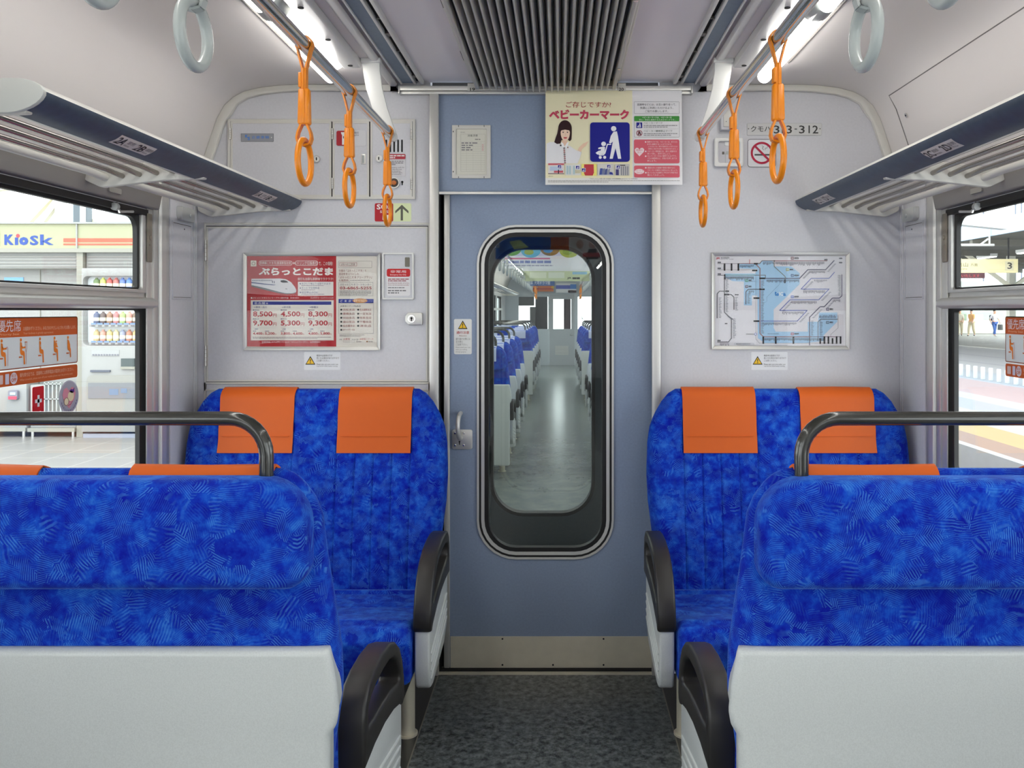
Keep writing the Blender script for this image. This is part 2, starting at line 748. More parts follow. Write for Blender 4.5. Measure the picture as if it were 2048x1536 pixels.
FLOORM = floor_mat('mottled_floor', (30, 34, 36), (122, 128, 126), 0.36)
EDGEM = mat('floor_edge_strip', (54, 53, 50), 0.35, speck=0.08, scale=30)
b = MB()
b.box(-0.42, 0.42, YB, 0.06, -0.03, 0.0, FLOORM)
struct(b.build('floor'))
for sg, nm in ((-1, 'left'), (1, 'right')):
    b = MB()
    b.box(sg * 0.42, sg * 1.44, YB, 0.06, -0.03, 0.0, EDGEM)
    b.box(sg * 0.42, sg * 0.424, YB, -0.02, -0.0, 0.0006, mat('strip_line', (120, 116, 104), 0.4))
    struct(b.build('floor_edge'))

# side walls with two window openings each
WZ0, WZ1 = 0.80, 1.735
OPEN = [(-1.95, -0.255), (-4.15, -2.35), (-6.2, -4.4), (-8.4, -6.6), (-10.6, -8.8), (-12.8, -11.0)]
for sg, nm in ((-1, 'left'), (1, 'right')):
    b = MB()
    X0, X1 = sg * XW, sg * (XW + 0.09)
    # unseen door-sized openings added in the left wall to let in more light
    gaps = [(-6.2, -4.6), (-12.8, -11.2)] if sg < 0 else []
    y = 0.0
    for (a, c) in gaps[::1]:
        b.box(X0, X1, c, y, 0.0, WZ0, WALL)
        y = a
    b.box(X0, X1, YB, y, 0.0, WZ0, WALL)
    b.box(X0, X1, YB, 0.0, WZ1, 1.86, WALL)
    ys = [0.0]
    for (a, c) in OPEN:
        ys += [c, a]
    ys.append(YB)
    for i in range(0, len(ys), 2):
        b.box(X0, X1, ys[i + 1], ys[i], WZ0, WZ1, WALL)
    struct(b.build('wall_' + nm))

b = MB()
b.box(-1.45, 1.45, YB - 0.08, YB, 0, 2.32, WALL)
struct(b.build('wall_back'))

# ---------------------------------------------------------------- end wall, header, jambs
DL, DR = PX(879), PX(1303)
Z_HEAD = PZ(387)
Z_RAIL = PZ(181)


def endwall_outline(sg, xin):
    pts = [(xin, 0.0), (sg * 1.45, 0.0), (sg * 1.45, 1.80)]
    pts += [(sg * (p[0] + 0.02), p[1] + 0.02) for p in PROF[1:]]
    pts += [(xin, 2.30)]
    return pts


for sg, nm, xin in ((-1, 'front_left', PX(861)), (1, 'front_right', PX(1319))):
    b = MB()
    b.prism(endwall_outline(sg, xin), 'y', 0.0, 0.06, WALL)
    struct(b.build('wall_' + nm))
b = MB()
b.box(PX(861), PX(1319), 0.0, 0.06, Z_HEAD, PZ(178), BLUE)
b.box(PX(861), PX(1319), 0.045, 0.06, PZ(178), 2.32, DARK)  # near-black strip stands in for the shade in the gap above
struct(b.build('wall_front_header'))

b = MB()
b.box(PX(860.5), PX(878.5), -0.022, 0.0, 0.0, PZ(188), ALU)
struct(b.build('trim_1', bevel=0.003))
b = MB()
b.box(PX(1303), PX(1320), -0.022, 0.0, 0.0, PZ(188), ALU)
struct(b.build('trim_2', bevel=0.003))
b = MB()
b.box(DL, DR, -0.016, 0.0, PZ(389.5), PZ(384.5), ALU)
struct(b.build('trim_3', bevel=0.001))
# arch moulding where wall and ceiling meet
for sg, k in ((-1, 4), (1, 5)):
    A = [(sg * p[0], p[1]) for p in PROF[2:]] + [(sg * 0.60, 2.26)]
    B = [(sg * (p[0] - 0.030 * (1 if p[1] < 2.2 else 0.5)), p[1] - (0.010 if p[1] < 2.15 else 0.024)) for p in PROF[2:]] + [(sg * 0.60, 2.236)]
    b = MB()
    b.prism(A + B[::-1], 'y', -0.022, 0.0, TRIM)
    struct(b.build('trim_%d' % k, bevel=0.004))
# poster rail below the ceiling
b = MB()
b.box(PX(797, -.03), PX(1385, -.03), -0.034, 0.0, PZ(181, -.03), PZ(172, -.03), ALU)
b.box(PX(799, -.03), PX(1383, -.03), -0.026, 0.0, PZ(187, -.03), PZ(181.5, -.03), ALU)
b.box(PX(797, -.03), PX(800, -.03), -0.036, 0.0, PZ(187.5, -.03), PZ(172, -.03), ALU)
b.box(PX(1382, -.03), PX(1385, -.03), -0.036, 0.0, PZ(187.5, -.03), PZ(172, -.03), ALU)
tag(b.build('poster_rail', bevel=0.0015), 'long aluminium poster rail under the ceiling above the blue door header', 'rail')

for px, tx in ((945, '19'), (1242.5, '20')):
    s = Sheet(onwall(-0.041))
    s.box(PX(px - 7.5), PX(px + 7.5), -0.0408, -0.034, PZ(187), PZ(172.5), TRIM)
    s.text(tx, px - 5, 175.5, px + 5, 182, (40, 40, 38), 0.02)
    tag(s.build('rail_clip'), 'small ivory clip numbered %s on the poster rail' % tx, 'clip', 'numbered clips on the poster rail')

# ---------------------------------------------------------------- door
YD = 0.022
t = empty('door_1', (PX(1100), YD, 0))
struct(t)
OUT = [(PX(899.5, YD), PZ(1338, YD)), (PX(1310, YD), PZ(1338, YD)), (PX(1310, YD), PZ(384, YD)), (PX(899.5, YD), PZ(384, YD))]


def dwin(d, n=8, Y=YD):
    return rr(PX(954 + d, Y), PZ(1118 - d, Y), PX(1227.5 - d, Y), PZ(450 + d, Y), (78 - d) * (Y + CD) / F, n)


b = MB()
b.prism(OUT, 'y', YD, YD + 0.035, BLUE, holes=[dwin(2)])
struct(b.build('door_panel', t))
b = MB()
b.ringprism(dwin(0), dwin(4.2), 'y', YD - 0.006, YD + 0.03, ALU)
b.ringprism(dwin(8.6), dwin(15), 'y', YD - 0.005, YD + 0.03, ALU)
struct(b.build('window_frame', t))
b = MB()
b.ringprism(dwin(4.2), dwin(8.6), 'y', YD - 0.003, YD + 0.03, BLACK)
b.ringprism(dwin(15), dwin(23), 'y', YD - 0.002, YD + 0.03, BLACK)
struct(b.build('window_gasket', t))
GLS = glass('door_glass', (0.965, 0.985, 0.978), 1.5)
b = MB()
b.prism(dwin(18), 'y', YD + 0.008, YD + 0.013, GLS)
struct(b.build('door_glass', t, smooth=False))
b = MB()
b.box(PX(901, YD), PX(1304, YD), YD - 0.003, YD, PZ(1337, YD), PZ(1272.5, YD), STEEL)
for (x, y) in ((1005, 1277), (1207, 1277), (1005, 1329), (1207, 1329), (1106, 1329)):
    b.cyl((PX(x, YD), YD - 0.0045, PZ(y, YD)), (PX(x, YD), YD - 0.003, PZ(y, YD)), 0.0035, DARK, 10)
struct(b.build('kick_plate', t))
b = MB()
b.box(PX(888.5, YD), PX(900, YD), YD - 0.012, YD + 0.03, 0.016, PZ(386, YD), ALU)
struct(b.build('door_edge', t, bevel=0.003))
hd = MB()
hd.prism(rr(PX(904.5, YD), PZ(898, YD), PX(945, YD), PZ(859, YD), 0.008), 'y', YD - 0.006, YD, ALU)
for (x, y) in ((911, 866), (928, 866), (911, 890), (928, 890)):
    hd.cyl((PX(x, YD), YD - 0.009, PZ(y, YD)), (PX(x, YD), YD - 0.006, PZ(y, YD)), 0.0045, CHROME, 12)
hd.cyl((PX(919.5, YD), YD - 0.0068, PZ(883, YD)), (PX(919.5, YD), YD - 0.006, PZ(883, YD)), 0.004, DARK, 12)
hd.box(PX(918.3, YD), PX(920.7, YD), YD - 0.0068, YD - 0.006, PZ(889, YD), PZ(883, YD), DARK)
hp = hd.build('handle_plate', t, bevel=0.001)
struct(hp)
b = MB()
x0 = PX(922, YD)
path = []
for i in range(15):
    a = PI * i / 14
    path.append((x0 - 0.010 * math.sin(a) * 0.6, YD - 0.006 - 0.048 * math.sin(a) ** 0.7, PZ(876, YD) + (PZ(826, YD) - PZ(876, YD)) * (1 - math.cos(a)) / 2))
b.tube(path, 0.0085, ALU, 12)
h = struct(b.build('door_handle', hp))
# black pocket beside the door leaf and the track above
b = MB()
b.box(PX(878), PX(901), 0.045, 0.06, 0.0, Z_HEAD, DARK)
b.box(PX(878), PX(880), 0.0, 0.06, 0.0, Z_HEAD, DARK)
struct(b.build('door_pocket'))
b = MB()
b.box(PX(878), PX(1320), -0.012, 0.09, 0.0, 0.008, STEEL)
b.box(PX(878), PX(1320), 0.0, 0.02, 0.008, 0.014, DARK)
struct(b.build('door_sill'))

# ---------------------------------------------------------------- left end wall fittings
s = MB()


def wframe(b, x0, y0, x1, y1, t, Y0, Y1, m):
    A = [(PX(x0), PZ(y1)), (PX(x1), PZ(y1)), (PX(x1), PZ(y0)), (PX(x0), PZ(y0))]
    B = [(PX(x0 + t), PZ(y1 - t)), (PX(x1 - t), PZ(y1 - t)), (PX(x1 - t), PZ(y0 + t)), (PX(x0 + t), PZ(y0 + t))]
    b.ringprism(A, B, 'y', Y0, Y1, m)
    return b


def wbox(b, x0, y0, x1, y1, Y0, Y1, m):
    return b.box(PX(x0), PX(x1), Y0, Y1, PZ(y1), PZ(y0), m)


t = thing('wall_cabinet', (PX(644), 0, PZ(397)), 'wide grey wall cabinet with three hinged doors above the left bench', 'cabinet')
b = MB()
wframe(b, 457, 239, 831, 399, 5, -0.010, 0.0, TRIM)
wbox(b, 461, 243, 827, 395, -0.003, 0.0, DARK)
b.build('cabinet_frame', t, bevel=0.0015)


def panel_door(par, name, x0, y0, x1, y1, tr=4):
    b = MB()
    wbox(b, x0 + 1, y0 + 1, x1 - 1, y1 - 1, -0.007, -0.003, WALL)
    wframe(b, x0 + 0.8, y0 + 0.8, x1 - 0.8, y1 - 0.8, tr, -0.009, -0.003, TRIM)
    return b.build(name, par)


def hinge(par, x, y0, y1):
    b = MB()
    n = 5
    for i in range(n):
        a, c = y0 + (y1 - y0) * i / n, y0 + (y1 - y0) * (i + 1) / n - 0.6
        b.cyl((PX(x), -0.011, PZ(a)), (PX(x), -0.011, PZ(c)), 0.0035, ALU, 10)
    wbox(b, x - 2.5, y0, x + 2.5, y1, -0.0095, -0.008, STONE)
    return b.build('hinge', par)


def keylock(par, x, y, r=7):
    b = MB()
    b.cyl((PX(x), -0.013, PZ(y)), (PX(x), -0.007, PZ(y)), r / 520, CHROME, 24)
    b.cyl((PX(x), -0.0136, PZ(y)), (PX(x), -0.013, PZ(y)), r * 0.72 / 520, WHITE, 24)
    wbox(b, x - 1.1, y - 3, x + 1.1, y + 3, -0.0142, -0.0136, DARK)
    return b.build('lock', par)


d1 = panel_door(t, 'door', 462, 243, 664.5, 395)
d2 = panel_door(t, 'door', 665.5, 243, 740, 395)
d3 = panel_door(t, 'door', 741, 243, 826, 395)
hinge(d1, 462, 258, 280)
hinge(d2, 666, 258, 280)
hinge(d2, 666, 357, 379)
hinge(d3, 824, 257, 280)
hinge(d3, 824, 358, 380)
keylock(d1, 635, 319)
keylock(d3, 759, 318)
b = MB()
wbox(b, 723, 309, 732, 329, -0.009, -0.007, ALU)
wbox(b, 725, 311, 730, 327, -0.0095, -0.009, GREYP)
b.build('latch', d2, bevel=0.0008)
b = MB()
for i in range(7):
    x = 773.5 + i * 7.8 if i < 5 else None
    if x:
        b.prism(rr(PX(x - 1.6), PZ(305), PX(x + 1.6), PZ(280), 0.0028), 'y', -0.0078, -0.007, DARK)
b.build('vent_slots', d3)
b = MB()
b.cyl((PX(789.5), -0.014, PZ(366.5)), (PX(789.5), -0.007, PZ(366.5)), 10.8 / 520, ALU, 28)
b.cyl((PX(789.5), -0.0145, PZ(366.5)), (PX(789.5), -0.014, PZ(366.5)), 8.8 / 520, mat('button_well', (60, 48, 38), 0.4), 28)
b.build('alarm_ring', d3)
b = MB()
b.cyl((PX(790), -0.022, PZ(367)), (PX(790), -0.0145, PZ(367)), 4.5 / 520, mat('alarm_button', (190, 105, 40), 0.35), 20)
b.build('alarm_button', d3, bevel=0.001)
b = MB()
b.cyl((PX(805.2), -0.0076, PZ(364.5)), (PX(805.2), -0.007, PZ(364.5)), 0.0045, DARK, 14)
wbox(b, 804, 365, 806.4, 371, -0.0076, -0.007, DARK)
b.build('keyhole', d3)
for nm, args in (('maker_plate', None),):
    s = Sheet(onwall(-0.009))
    s.base(482, 267, 547, 283, (150, 152, 156), 0.002)
    s.frame(482, 267, 547, 283, 0.7, (120, 122, 124))
    s.text('K', 490.5, 269.5, 496, 275.5, (58, 128, 214), 0.03)
    s.text('S', 495, 273.5, 500, 280, (58, 128, 214), 0.03)
    for i, ch in enumerate('近畿車輛'):
        s.text(ch, 503.5 + i * 9, 271.5, 511 + i * 9, 277.5, (58, 128, 214), 0.03)
    s.disc(543, 275, 1.0, (225, 225, 220))
    tag(s.build('maker_plate'), 'small grey metal maker plate with blue characters on the wall cabinet', 'sign')
s = Sheet(onwall(-0.009))
s.base(673, 261, 732, 292, (214, 214, 216), 0.0006, r=4)
s.up().rect(673, 261.5, 700, 291.5, (170, 28, 44), 3.5)
s.up().poly([(682, 264.5), (692.5, 264.5), (691.5, 268), (689.8, 270.5), (689.8, 289.5), (684.3, 289.5), (684.3, 270.5), (682.8, 268)], (236, 236, 236))
s.up().rect(686.3, 272.5, 687.9, 277, (60, 40, 44))
s.text('非常灯', 703, 263.5, 718, 268, (70, 70, 74))
s.text('Light', 703, 269, 718, 272.5, (90, 90, 94))
tag(s.build('torch_sticker'), 'red and clear sticker with a white torch pictogram on the narrow cabinet door', 'sticker')
s = Sheet(onwall(-0.009))
s.base(770, 308, 811, 352.5, (212, 210, 212), 0.0006, r=2)
s.up().rect(770, 308, 811, 318.5, (178, 48, 62), 2)
s.up().greek(773, 309.5, 809, 317.5, 2, (236, 226, 226), 0.6, 3)
s.greek(774, 321, 807, 331, 3, (120, 118, 122), 0.45, 4)
s.text('In an emergency, push the', 772, 333.5, 808.5, 336.6, (110, 108, 112))
s.text('button to warn the crew.', 772, 337, 804, 340, (110, 108, 112))
s.text('The alarm should be', 772, 341, 801, 343.8, (110, 108, 112))
s.text('push the button again,', 772, 344.2, 805, 347, (110, 108, 112))
s.text('the crew answers.', 772, 347.4, 803, 350, (110, 108, 112))
tag(s.build('alarm_notice'), 'white notice with a dark red heading above the round alarm button', 'notice')

# SOS sign
s = Sheet(onwall(-0.0008))
s.base(749.5, 406.5, 822.5, 443, (216, 226, 178), 0.0008, r=3)
s.rect(749.5, 406.5, 786.5, 443, (178, 26, 40), 3)
s.up().text('SOS', 753.5, 408.5, 784, 419, (240, 232, 232), 0.03)
s.text('SOS', 760, 421, 777, 426, (225, 200, 200), 0.02)
s.rect(765, 430, 779, 440, (240, 232, 216), 1.2)
s.poly([(803.8, 409.5), (817, 422), (817, 427), (806, 417.5), (806, 441), (801.4, 441), (801.4, 417.5), (790.5, 427), (790.5, 422)], (92, 92, 80))
tag(s.build('alarm_sign'), 'red and pale green SOS sign with an upward arrow below the cabinet', 'sign')

# large lower access door on the left end wall
t = thing('access_panel', (PX(635), 0, PZ(790)), 'large grey hinged wall panel behind the left bench with the red poster on it', 'panel')
b = MB()
wframe(b, 409, 446, 861, 782, 4, -0.006, 0.0, TRIM)
wframe(b, 409, 764, 861, 900, 4, -0.006, 0.0, TRIM)
b.build('panel_frame', t, bevel=0.0012)
b = MB()
wbox(b, 412.5, 452, 857.5, 764, -0.0028, 0.0, DARK)
wbox(b, 414, 454, 856, 762.5, -0.005, -0.0028, WALL)
wframe(b, 414, 453.5, 856, 763, 3.5, -0.0066, -0.0028, TRIM)
d = b.build('panel_door', t)
hinge(d, 413.5, 481, 522)
hinge(d, 413.5, 691, 732)
b = MB()
wbox(b, 414, 769, 857, 899, -0.004, 0.0, WALL)
b.build('lower_panel', t)
b = MB()
b.prism(roundpoly([(PX(812), PZ(632)), (PX(818), PZ(625.5)), (PX(846), PZ(625.5)), (PX(846), PZ(650)), (PX(818), PZ(650)), (PX(812), PZ(643))], 0.006), 'y', -0.018, -0.005, ALU)
lk = b.build('latch_housing', t, bevel=0.003)
b = MB()
b.cyl((PX(825), -0.0215, PZ(637.5)), (PX(825), -0.018, PZ(637.5)), 7.3 / 520, CHROME, 26)
b.cyl((PX(825), -0.0222, PZ(637.5)), (PX(825), -0.0215, PZ(637.5)), 5.6 / 520, ALU, 26)
b.cyl((PX(825), -0.0228, PZ(636.3)), (PX(825), -0.0222, PZ(636.3)), 2.3 / 520, DARK, 14)
wbox(b, 824, 636, 826, 642, -0.0228, -0.0222, DARK)
b.build('lock', lk)

# emergency box
t = thing('emergency_box', (PX(797), -0.0055, PZ(600)), 'grey emergency door-cock box with a red label beside the red poster', 'box')
b = MB()
A = rr(PX(766), PZ(599.5), PX(829), PZ(506), 0.006)
B = rr(PX(769.5), PZ(596), PX(825.5), PZ(509.5), 0.003)
b.ringprism(A, B, 'y', -0.018, -0.0053, WHITE)
b.build('box_frame', t, bevel=0.002)
b = MB()
wbox(b, 769, 509, 826, 597, -0.011, -0.0053, WALL)
b.build('box_cover', t)
b = MB()
b.prism(rr(PX(811), PZ(534), PX(820.5), PZ(515), 0.003), 'y', -0.0125, -0.011, mat('peep_hole', (112, 108, 96), 0.4))
b.build('peep_window', t)
s = Sheet(onwall(-0.0113))
s.base(773.5, 537.5, 820.5, 591.5, (226, 224, 224), 0.0004, r=4)
s.rect(773.5, 537.5, 820.5, 553.5, (196, 30, 34), 4)
s.up().text('非常用', 781, 540.5, 812, 546, (244, 230, 230), 0.02)
s.text('Emergency Use Only', 780.5, 548, 812.5, 551.6, (244, 230, 230))
s.greek(776, 556.5, 818, 563.5, 2, (150, 70, 76), 0.5, 5)
s.text('By pulling the handle, all of the', 776, 565, 818, 568, (150, 70, 76))
s.text('doors can be opened manually.', 776, 568.8, 818, 571.8, (150, 70, 76))
s.greek(776, 574, 818, 577, 1, (120, 118, 120), 0.55, 6)
s.greek(776, 579, 812, 588, 2, (120, 118, 120), 0.5, 7)
s.build('label', t)
# ---------------------------------------------------------------- framed poster on the left panel
def poster_frame(t, x0, y0, x1, y1, w_, Y0, depth):
    b = MB()
    for i, (A, B, C_, D) in enumerate((((x0, y0), (x1, y0), (x1 - w_, y0 + w_), (x0 + w_, y0 + w_)), ((x1, y0), (x1, y1), (x1 - w_, y1 - w_), (x1 - w_, y0 + w_)),
                                       ((x1, y1), (x0, y1), (x0 + w_, y1 - w_), (x1 - w_, y1 - w_)), ((x0, y1), (x0, y0), (x0 + w_, y0 + w_), (x0 + w_, y1 - w_)))):
        q = [A, B, C_, D]
        P = [(PX(p[0]), Y0, PZ(p[1])) for p in q]
        P += [(PX(p[0]), Y0 - (depth if k < 2 else depth * 0.55), PZ(p[1])) for k, p in enumerate(q)]
        # raised bar: outer edge low, ridge in the middle
        b.add(P, [(0, 1, 2, 3), (4, 5, 6, 7), (0, 1, 5, 4), (1, 2, 6, 5), (2, 3, 7, 6), (3, 0, 4, 7)], ALU)
    return b.build('frame', t, bevel=0.0012)


ACRY = glass('poster_acrylic', (0.98, 0.98, 0.98), 0.4)
RED = (180, 14, 30)
t = thing('framed_poster', (PX(626), -0.005, PZ(700)), 'red framed travel poster with a white bullet train and prices in yen', 'poster')
poster_frame(t, 489.5, 506, 762, 700, 6.5, -0.006, 0.012)
s = Sheet(onwall(-0.0085))
s.base(494, 511, 757, 695, (232, 226, 214), 0.002)
s.rect(494, 511, 672.5, 693, RED)
s.up()
s.rect(501.5, 521, 513, 533, (232, 222, 206), 1)
s.up().ringd(507.2, 527, 2.6, 3.6, (150, 120, 96))
W_ = (240, 232, 228)
s.frame(518, 521.5, 585, 531, 0.7, W_, 4)
s.frame(590.5, 521.5, 636, 531, 0.7, W_, 4)
s.text('新幹線こだま号(普通車指定席)', 520, 523.2, 583, 529.6, W_, 0.01)
s.text('+', 586, 524, 590, 528.6, W_, 0.03)
s.text('1ドリンク引換券付', 592, 523, 634.5, 529.8, W_, 0.015)
s.text('で、この価格!', 637.5, 523, 665.5, 531, W_, 0.01)
s.text('ぷらっとこだま', 517.5, 535.5, 666.5, 551, (246, 238, 232), 0.045)
s.text('旅行も出張も新幹線でラクラク!', 595.5, 555, 666.5, 560.8, W_, 0.02)
# the train: long white nose pointing right
s.poly([(503, 557.5), (560, 557), (572, 558.5), (582, 564), (590, 574), (593, 581), (592, 584.5), (585, 586.5), (572, 586.5), (556, 583), (530, 576), (503, 570)], (226, 224, 226))
s.up()
s.poly([(503, 564), (530, 567.5), (552, 569.5), (548, 570.5), (528, 569), (503, 566)], (62, 76, 128))
s.poly([(503, 570), (530, 576), (556, 583), (572, 586.5), (585, 586.5), (592, 584.5), (590, 587), (575, 588.5), (558, 586.5), (530, 580), (503, 573)], (112, 110, 116))
s.poly([(561, 561), (568, 560), (574, 562), (577, 565), (566, 565.5), (562, 564)], (52, 50, 58))
s.poly([(571, 577), (575, 577.5), (574, 578.5), (571, 578)], (70, 70, 76))
for i in range(12):
    s.rect(505 + i * 3.3, 560, 507 + i * 3.3, 562.2, (120, 122, 140))
s.rect(544.5, 561, 546, 566, (90, 92, 110))
s.rect(548, 562, 549.5, 566.5, (90, 92, 110))
s.rect(596, 563.5, 667, 591.5, (236, 230, 224))
s.up()
IND = (52, 52, 120)
for i, (tx, x1) in enumerate((('★おひとり様より出発できます!', 662), ('★ネットで空席照会', 639), ('★前日申込みOK!', 636))):
    s.text(tx, 599, 565.2 + i * 8.6, x1, 569.6 + i * 8.6, IND, 0.01)
    s.greek(603, 570.3 + i * 8.6, 655, 572.3 + i * 8.6, 1, (150, 120, 140), 0.5, 20 + i)
s.text('■ぷらっとこだまエコノミープラン旅行代金', 502, 594, 577.5, 597.6, W_, 0.015)
s.greek(581, 594.3, 619, 597.3, 1, (232, 190, 190), 0.55, 31)
s.text('2020年4月1日〜2020年9月30日出発', 621, 594, 667, 597.6, (236, 200, 200), 0.01)
s.rect(501.5, 600, 668, 681, (206, 178, 174))
s.up().rect(503, 601, 667, 680, (236, 230, 218))
s.up().rect(506, 603, 663, 609.6, (28, 40, 136))
s.up().text('名古屋', 509, 603.8, 531, 608.8, (238, 238, 242), 0.03)
s.text('発', 532.5, 605, 536.5, 608.6, (238, 238, 242), 0.02)
RD = (186, 38, 50)
for x, a, p1, p2, a2, q1, q2 in ((506.5, '→東京・品川', '8,500', '9,700', '→静岡', '4,400', '5,200'), (562, '→新大阪', '4,500', '5,300', '→京都', '3,800', '4,600'),
                                 (617, '→新横浜', '8,300', '9,300', '→豊橋', '4,800', '5,800')):
    s.text(a, x + 2, 612.3, x + 5 + len(a) * 3.7, 616.3, IND, 0.02)
    s.text('■通常期', x, 618.8, x + 12, 621.2, (90, 80, 120))
    s.text(p1, x, 622.6, x + 39, 634.8, RD, 0.025)
    s.text('円', x + 40, 627, x + 47, 634, RD, 0.01)
    s.text('■繁忙期', x, 636.6, x + 12, 639, (90, 80, 120))
    s.text(p2, x, 640.8, x + 39, 652.8, RD, 0.025)
    s.text('円', x + 40, 645, x + 47, 652, RD, 0.01)
    s.text(a2, x + 2, 656.6, x + 10, 659.6, IND, 0.02)
    s.line([(x, 655.8), (x + 47, 655.8)], 0.3, (190, 180, 180))
    s.greek(x, 661, x + 11, 663.3, 1, (110, 90, 120), 0.55, 41)
    s.greek(x + 24, 661, x + 35, 663.3, 1, (110, 90, 120), 0.55, 42)
    s.text(q1, x, 664.3, x + 18.5, 670.4, RD, 0.02)
    s.text('円', x + 19, 667, x + 22, 670, RD)
    s.text(q2, x + 24, 664.3, x + 43, 670.4, RD, 0.02)
    s.text('円', x + 43.5, 667, x + 46.5, 670, RD)
s.greek(506, 673, 663, 678, 2, (150, 130, 130), 0.45, 51)
s.text('往復新幹線にホテルがセットになった「ぷらっとフリープラン」も好評発売中!!', 524, 682, 641, 686, (240, 222, 222), 0.015)
# right column
BR = (150, 70, 60)
s.frame(677.5, 522, 744, 535.5, 0.4, (110, 100, 100))
s.frame(679.5, 525, 714, 532.5, 0.5, (170, 60, 70))
s.text('ぷらっとこだま', 682, 526.6, 710, 531.2, (120, 60, 66), 0.01)
for i, tx in enumerate(('往復の「ぷらっとこだま」と', '宿泊をセットにした', '「ぷらっとこだまフリープラン」', 'も発売中。')):
    s.text(tx, 678, 539 + i * 6.5, (733, 718, 744, 699)[i], 543.9 + i * 6.5, BR, 0.005)
s.greek(701, 559.5, 744, 562, 1, (130, 120, 120), 0.45, 52)
s.frame(677.5, 564.5, 746.5, 592, 0.4, (120, 112, 110))
s.text('ぷらっとこだまコールセンター', 680, 567, 743, 571, (70, 70, 90))
s.text('03-6865-5255', 680, 573, 743.5, 579, (160, 34, 44), 0.015)
s.greek(680, 580.5, 743, 591, 4, (110, 104, 110), 0.4, 53)
s.rect(677.5, 598, 747.5, 605.8, (36, 52, 150))
s.up()
for i, ch in enumerate('ご来店'):
    s.text(ch, 681 + i * 8.3, 599.8, 685.5 + i * 8.3, 604.2, (240, 240, 244), 0.03)
s.disc(720.5, 601.5, 15, (206, 140, 80), 4.6)
s.up().text('最寄りの支店へ', 708, 599, 733, 604, (246, 226, 190), 0.02)
s.frame(677.5, 605.8, 747.5, 667, 0.4, (110, 104, 110))
s.text('JR東海ツアーズ&支店', 681, 610.4, 722, 614.2, (60, 60, 70))
rows = (('浜松支店', '名古屋駅支店'), ('豊橋支店', '一宮支店'), ('刈谷支店', '岐阜支店'), ('金山支店', '千種支店'), ('名古屋支店', '津支店'), ('JRゲートタワー支店', ''))
for i, (a, c) in enumerate(rows):
    y = 619.4 + i * 8.05
    s.disc(683, y, 1.9, (26, 26, 28))
    s.text(a, 686.5, y - 2.3, 710, y + 2.3, BR, 0.01)
    if c:
        s.disc(716.7, y, 1.9, (26, 26, 28))
        s.text(c, 720, y - 2.3, 743, y + 2.3, BR, 0.01)
s.greek(679.5, 668.6, 730, 673.4, 2, (150, 142, 138), 0.4, 54)
s.text('主催', 679, 677.6, 684, 680, (80, 76, 76))
s.text('JR東海', 687, 676.3, 700, 680.3, (190, 60, 60), 0.02)
s.text('旅行企画・実施', 704, 677.6, 717, 680, (80, 76, 76))
s.text('JR東海ツアーズ', 720, 676.3, 747, 680.3, (190, 60, 60), 0.02)
s.frame(687, 681.6, 710, 684.6, 0.3, (130, 120, 120))
s.ringd(714.7, 683, 1, 1.6, (120, 110, 100))
s.greek(717, 682, 731, 684.4, 1, (140, 130, 126), 0.5, 55)
s.disc(734.5, 683, 1.5, (150, 100, 40))
s.greek(737, 682, 747, 684.4, 1, (140, 130, 126), 0.5, 56)
s.build('poster_print', t)
b = MB()
wbox(b, 495.5, 512.5, 755.5, 693.5, -0.0132, -0.0117, ACRY)
b.build('acrylic_cover', t, smooth=False)


# ---------------------------------------------------------------- framed route map on the right wall
t = thing('framed_map', (PX(1560), 0, PZ(698)), 'white framed railway route map with pale blue areas and zigzag lines', 'map')
poster_frame(t, 1422.5, 505.5, 1697.5, 698.5, 7, 0.0, 0.013)
M0 = 1420


def mp(x, y):
    return (M0 + x * 280 / 2048, 500 + y * 210 / 1536)


def mpl(*p):
    return [mp(*q) for q in p]


s = Sheet(onwall(-0.0035))
s.base(1427, 510, 1693, 694, (226, 224, 228), 0.002)
LB = (168, 206, 234)
s.up()
s.poly(mpl((420, 205), (640, 205), (720, 205), (760, 160), (900, 160), (930, 180), (930, 240), (1190, 240), (1310, 340), (1310, 500), (930, 870), (930, 1140), (960, 1195),
           (1430, 1195), (1430, 1050), (1580, 1050), (1595, 915), (1860, 915), (1860, 1050), (1660, 1250), (1660, 1330), (1400, 1360), (800, 1360), (700, 1290), (690, 460), (495, 460),
           (330, 455), (215, 400), (215, 345), (660, 345), (700, 280), (430, 270)), LB)
s.poly(mpl((495, 455), (690, 455), (690, 665), (612, 665), (612, 810), (495, 810)), LB)
s.up()
K_ = (34, 34, 38)
MR = (150, 70, 84)
BL = (84, 104, 190)
NV = (40, 34, 86)


def rail_line(pts, col, wd=1.6, dash=True):
    s.line(mpl(*pts), wd, col)
    if dash:
        s.k += 1
        s.line(mpl(*pts), wd * 0.42, (206, 206, 214), (0.9, 1.5))
        s.k -= 1


rail_line([(110, 200), (660, 200)], (110, 100, 110), 0.8, False)
rail_line([(420, 200), (660, 200)], MR, 1.4)
rail_line([(660, 200), (725, 200), (760, 158), (940, 158)], (60, 44, 60), 1.5)
rail_line([(940, 158), (1710, 158)], (140, 52, 62), 1.5)
rail_line([(670, 205), (730, 270), (730, 1220), (780, 1270), (1480, 1270)], (150, 96, 92), 2.0)
rail_line([(1480, 1270), (1910, 1270)], (110, 70, 80), 1.0, False)
rail_line([(110, 370), (210, 370)], K_, 0.8, False)
rail_line([(210, 368), (650, 368)], (92, 150, 146), 1.7)
rail_line([(650, 368), (810, 368), (810, 415)], (90, 90, 96), 1.3)
rail_line([(730, 415), (1310, 415), (1430, 288), (1690, 288), (1815, 155)], NV, 1.9)
rail_line([(938, 158), (938, 240), (1100, 390), (1100, 470)], (116, 116, 92), 1.3)
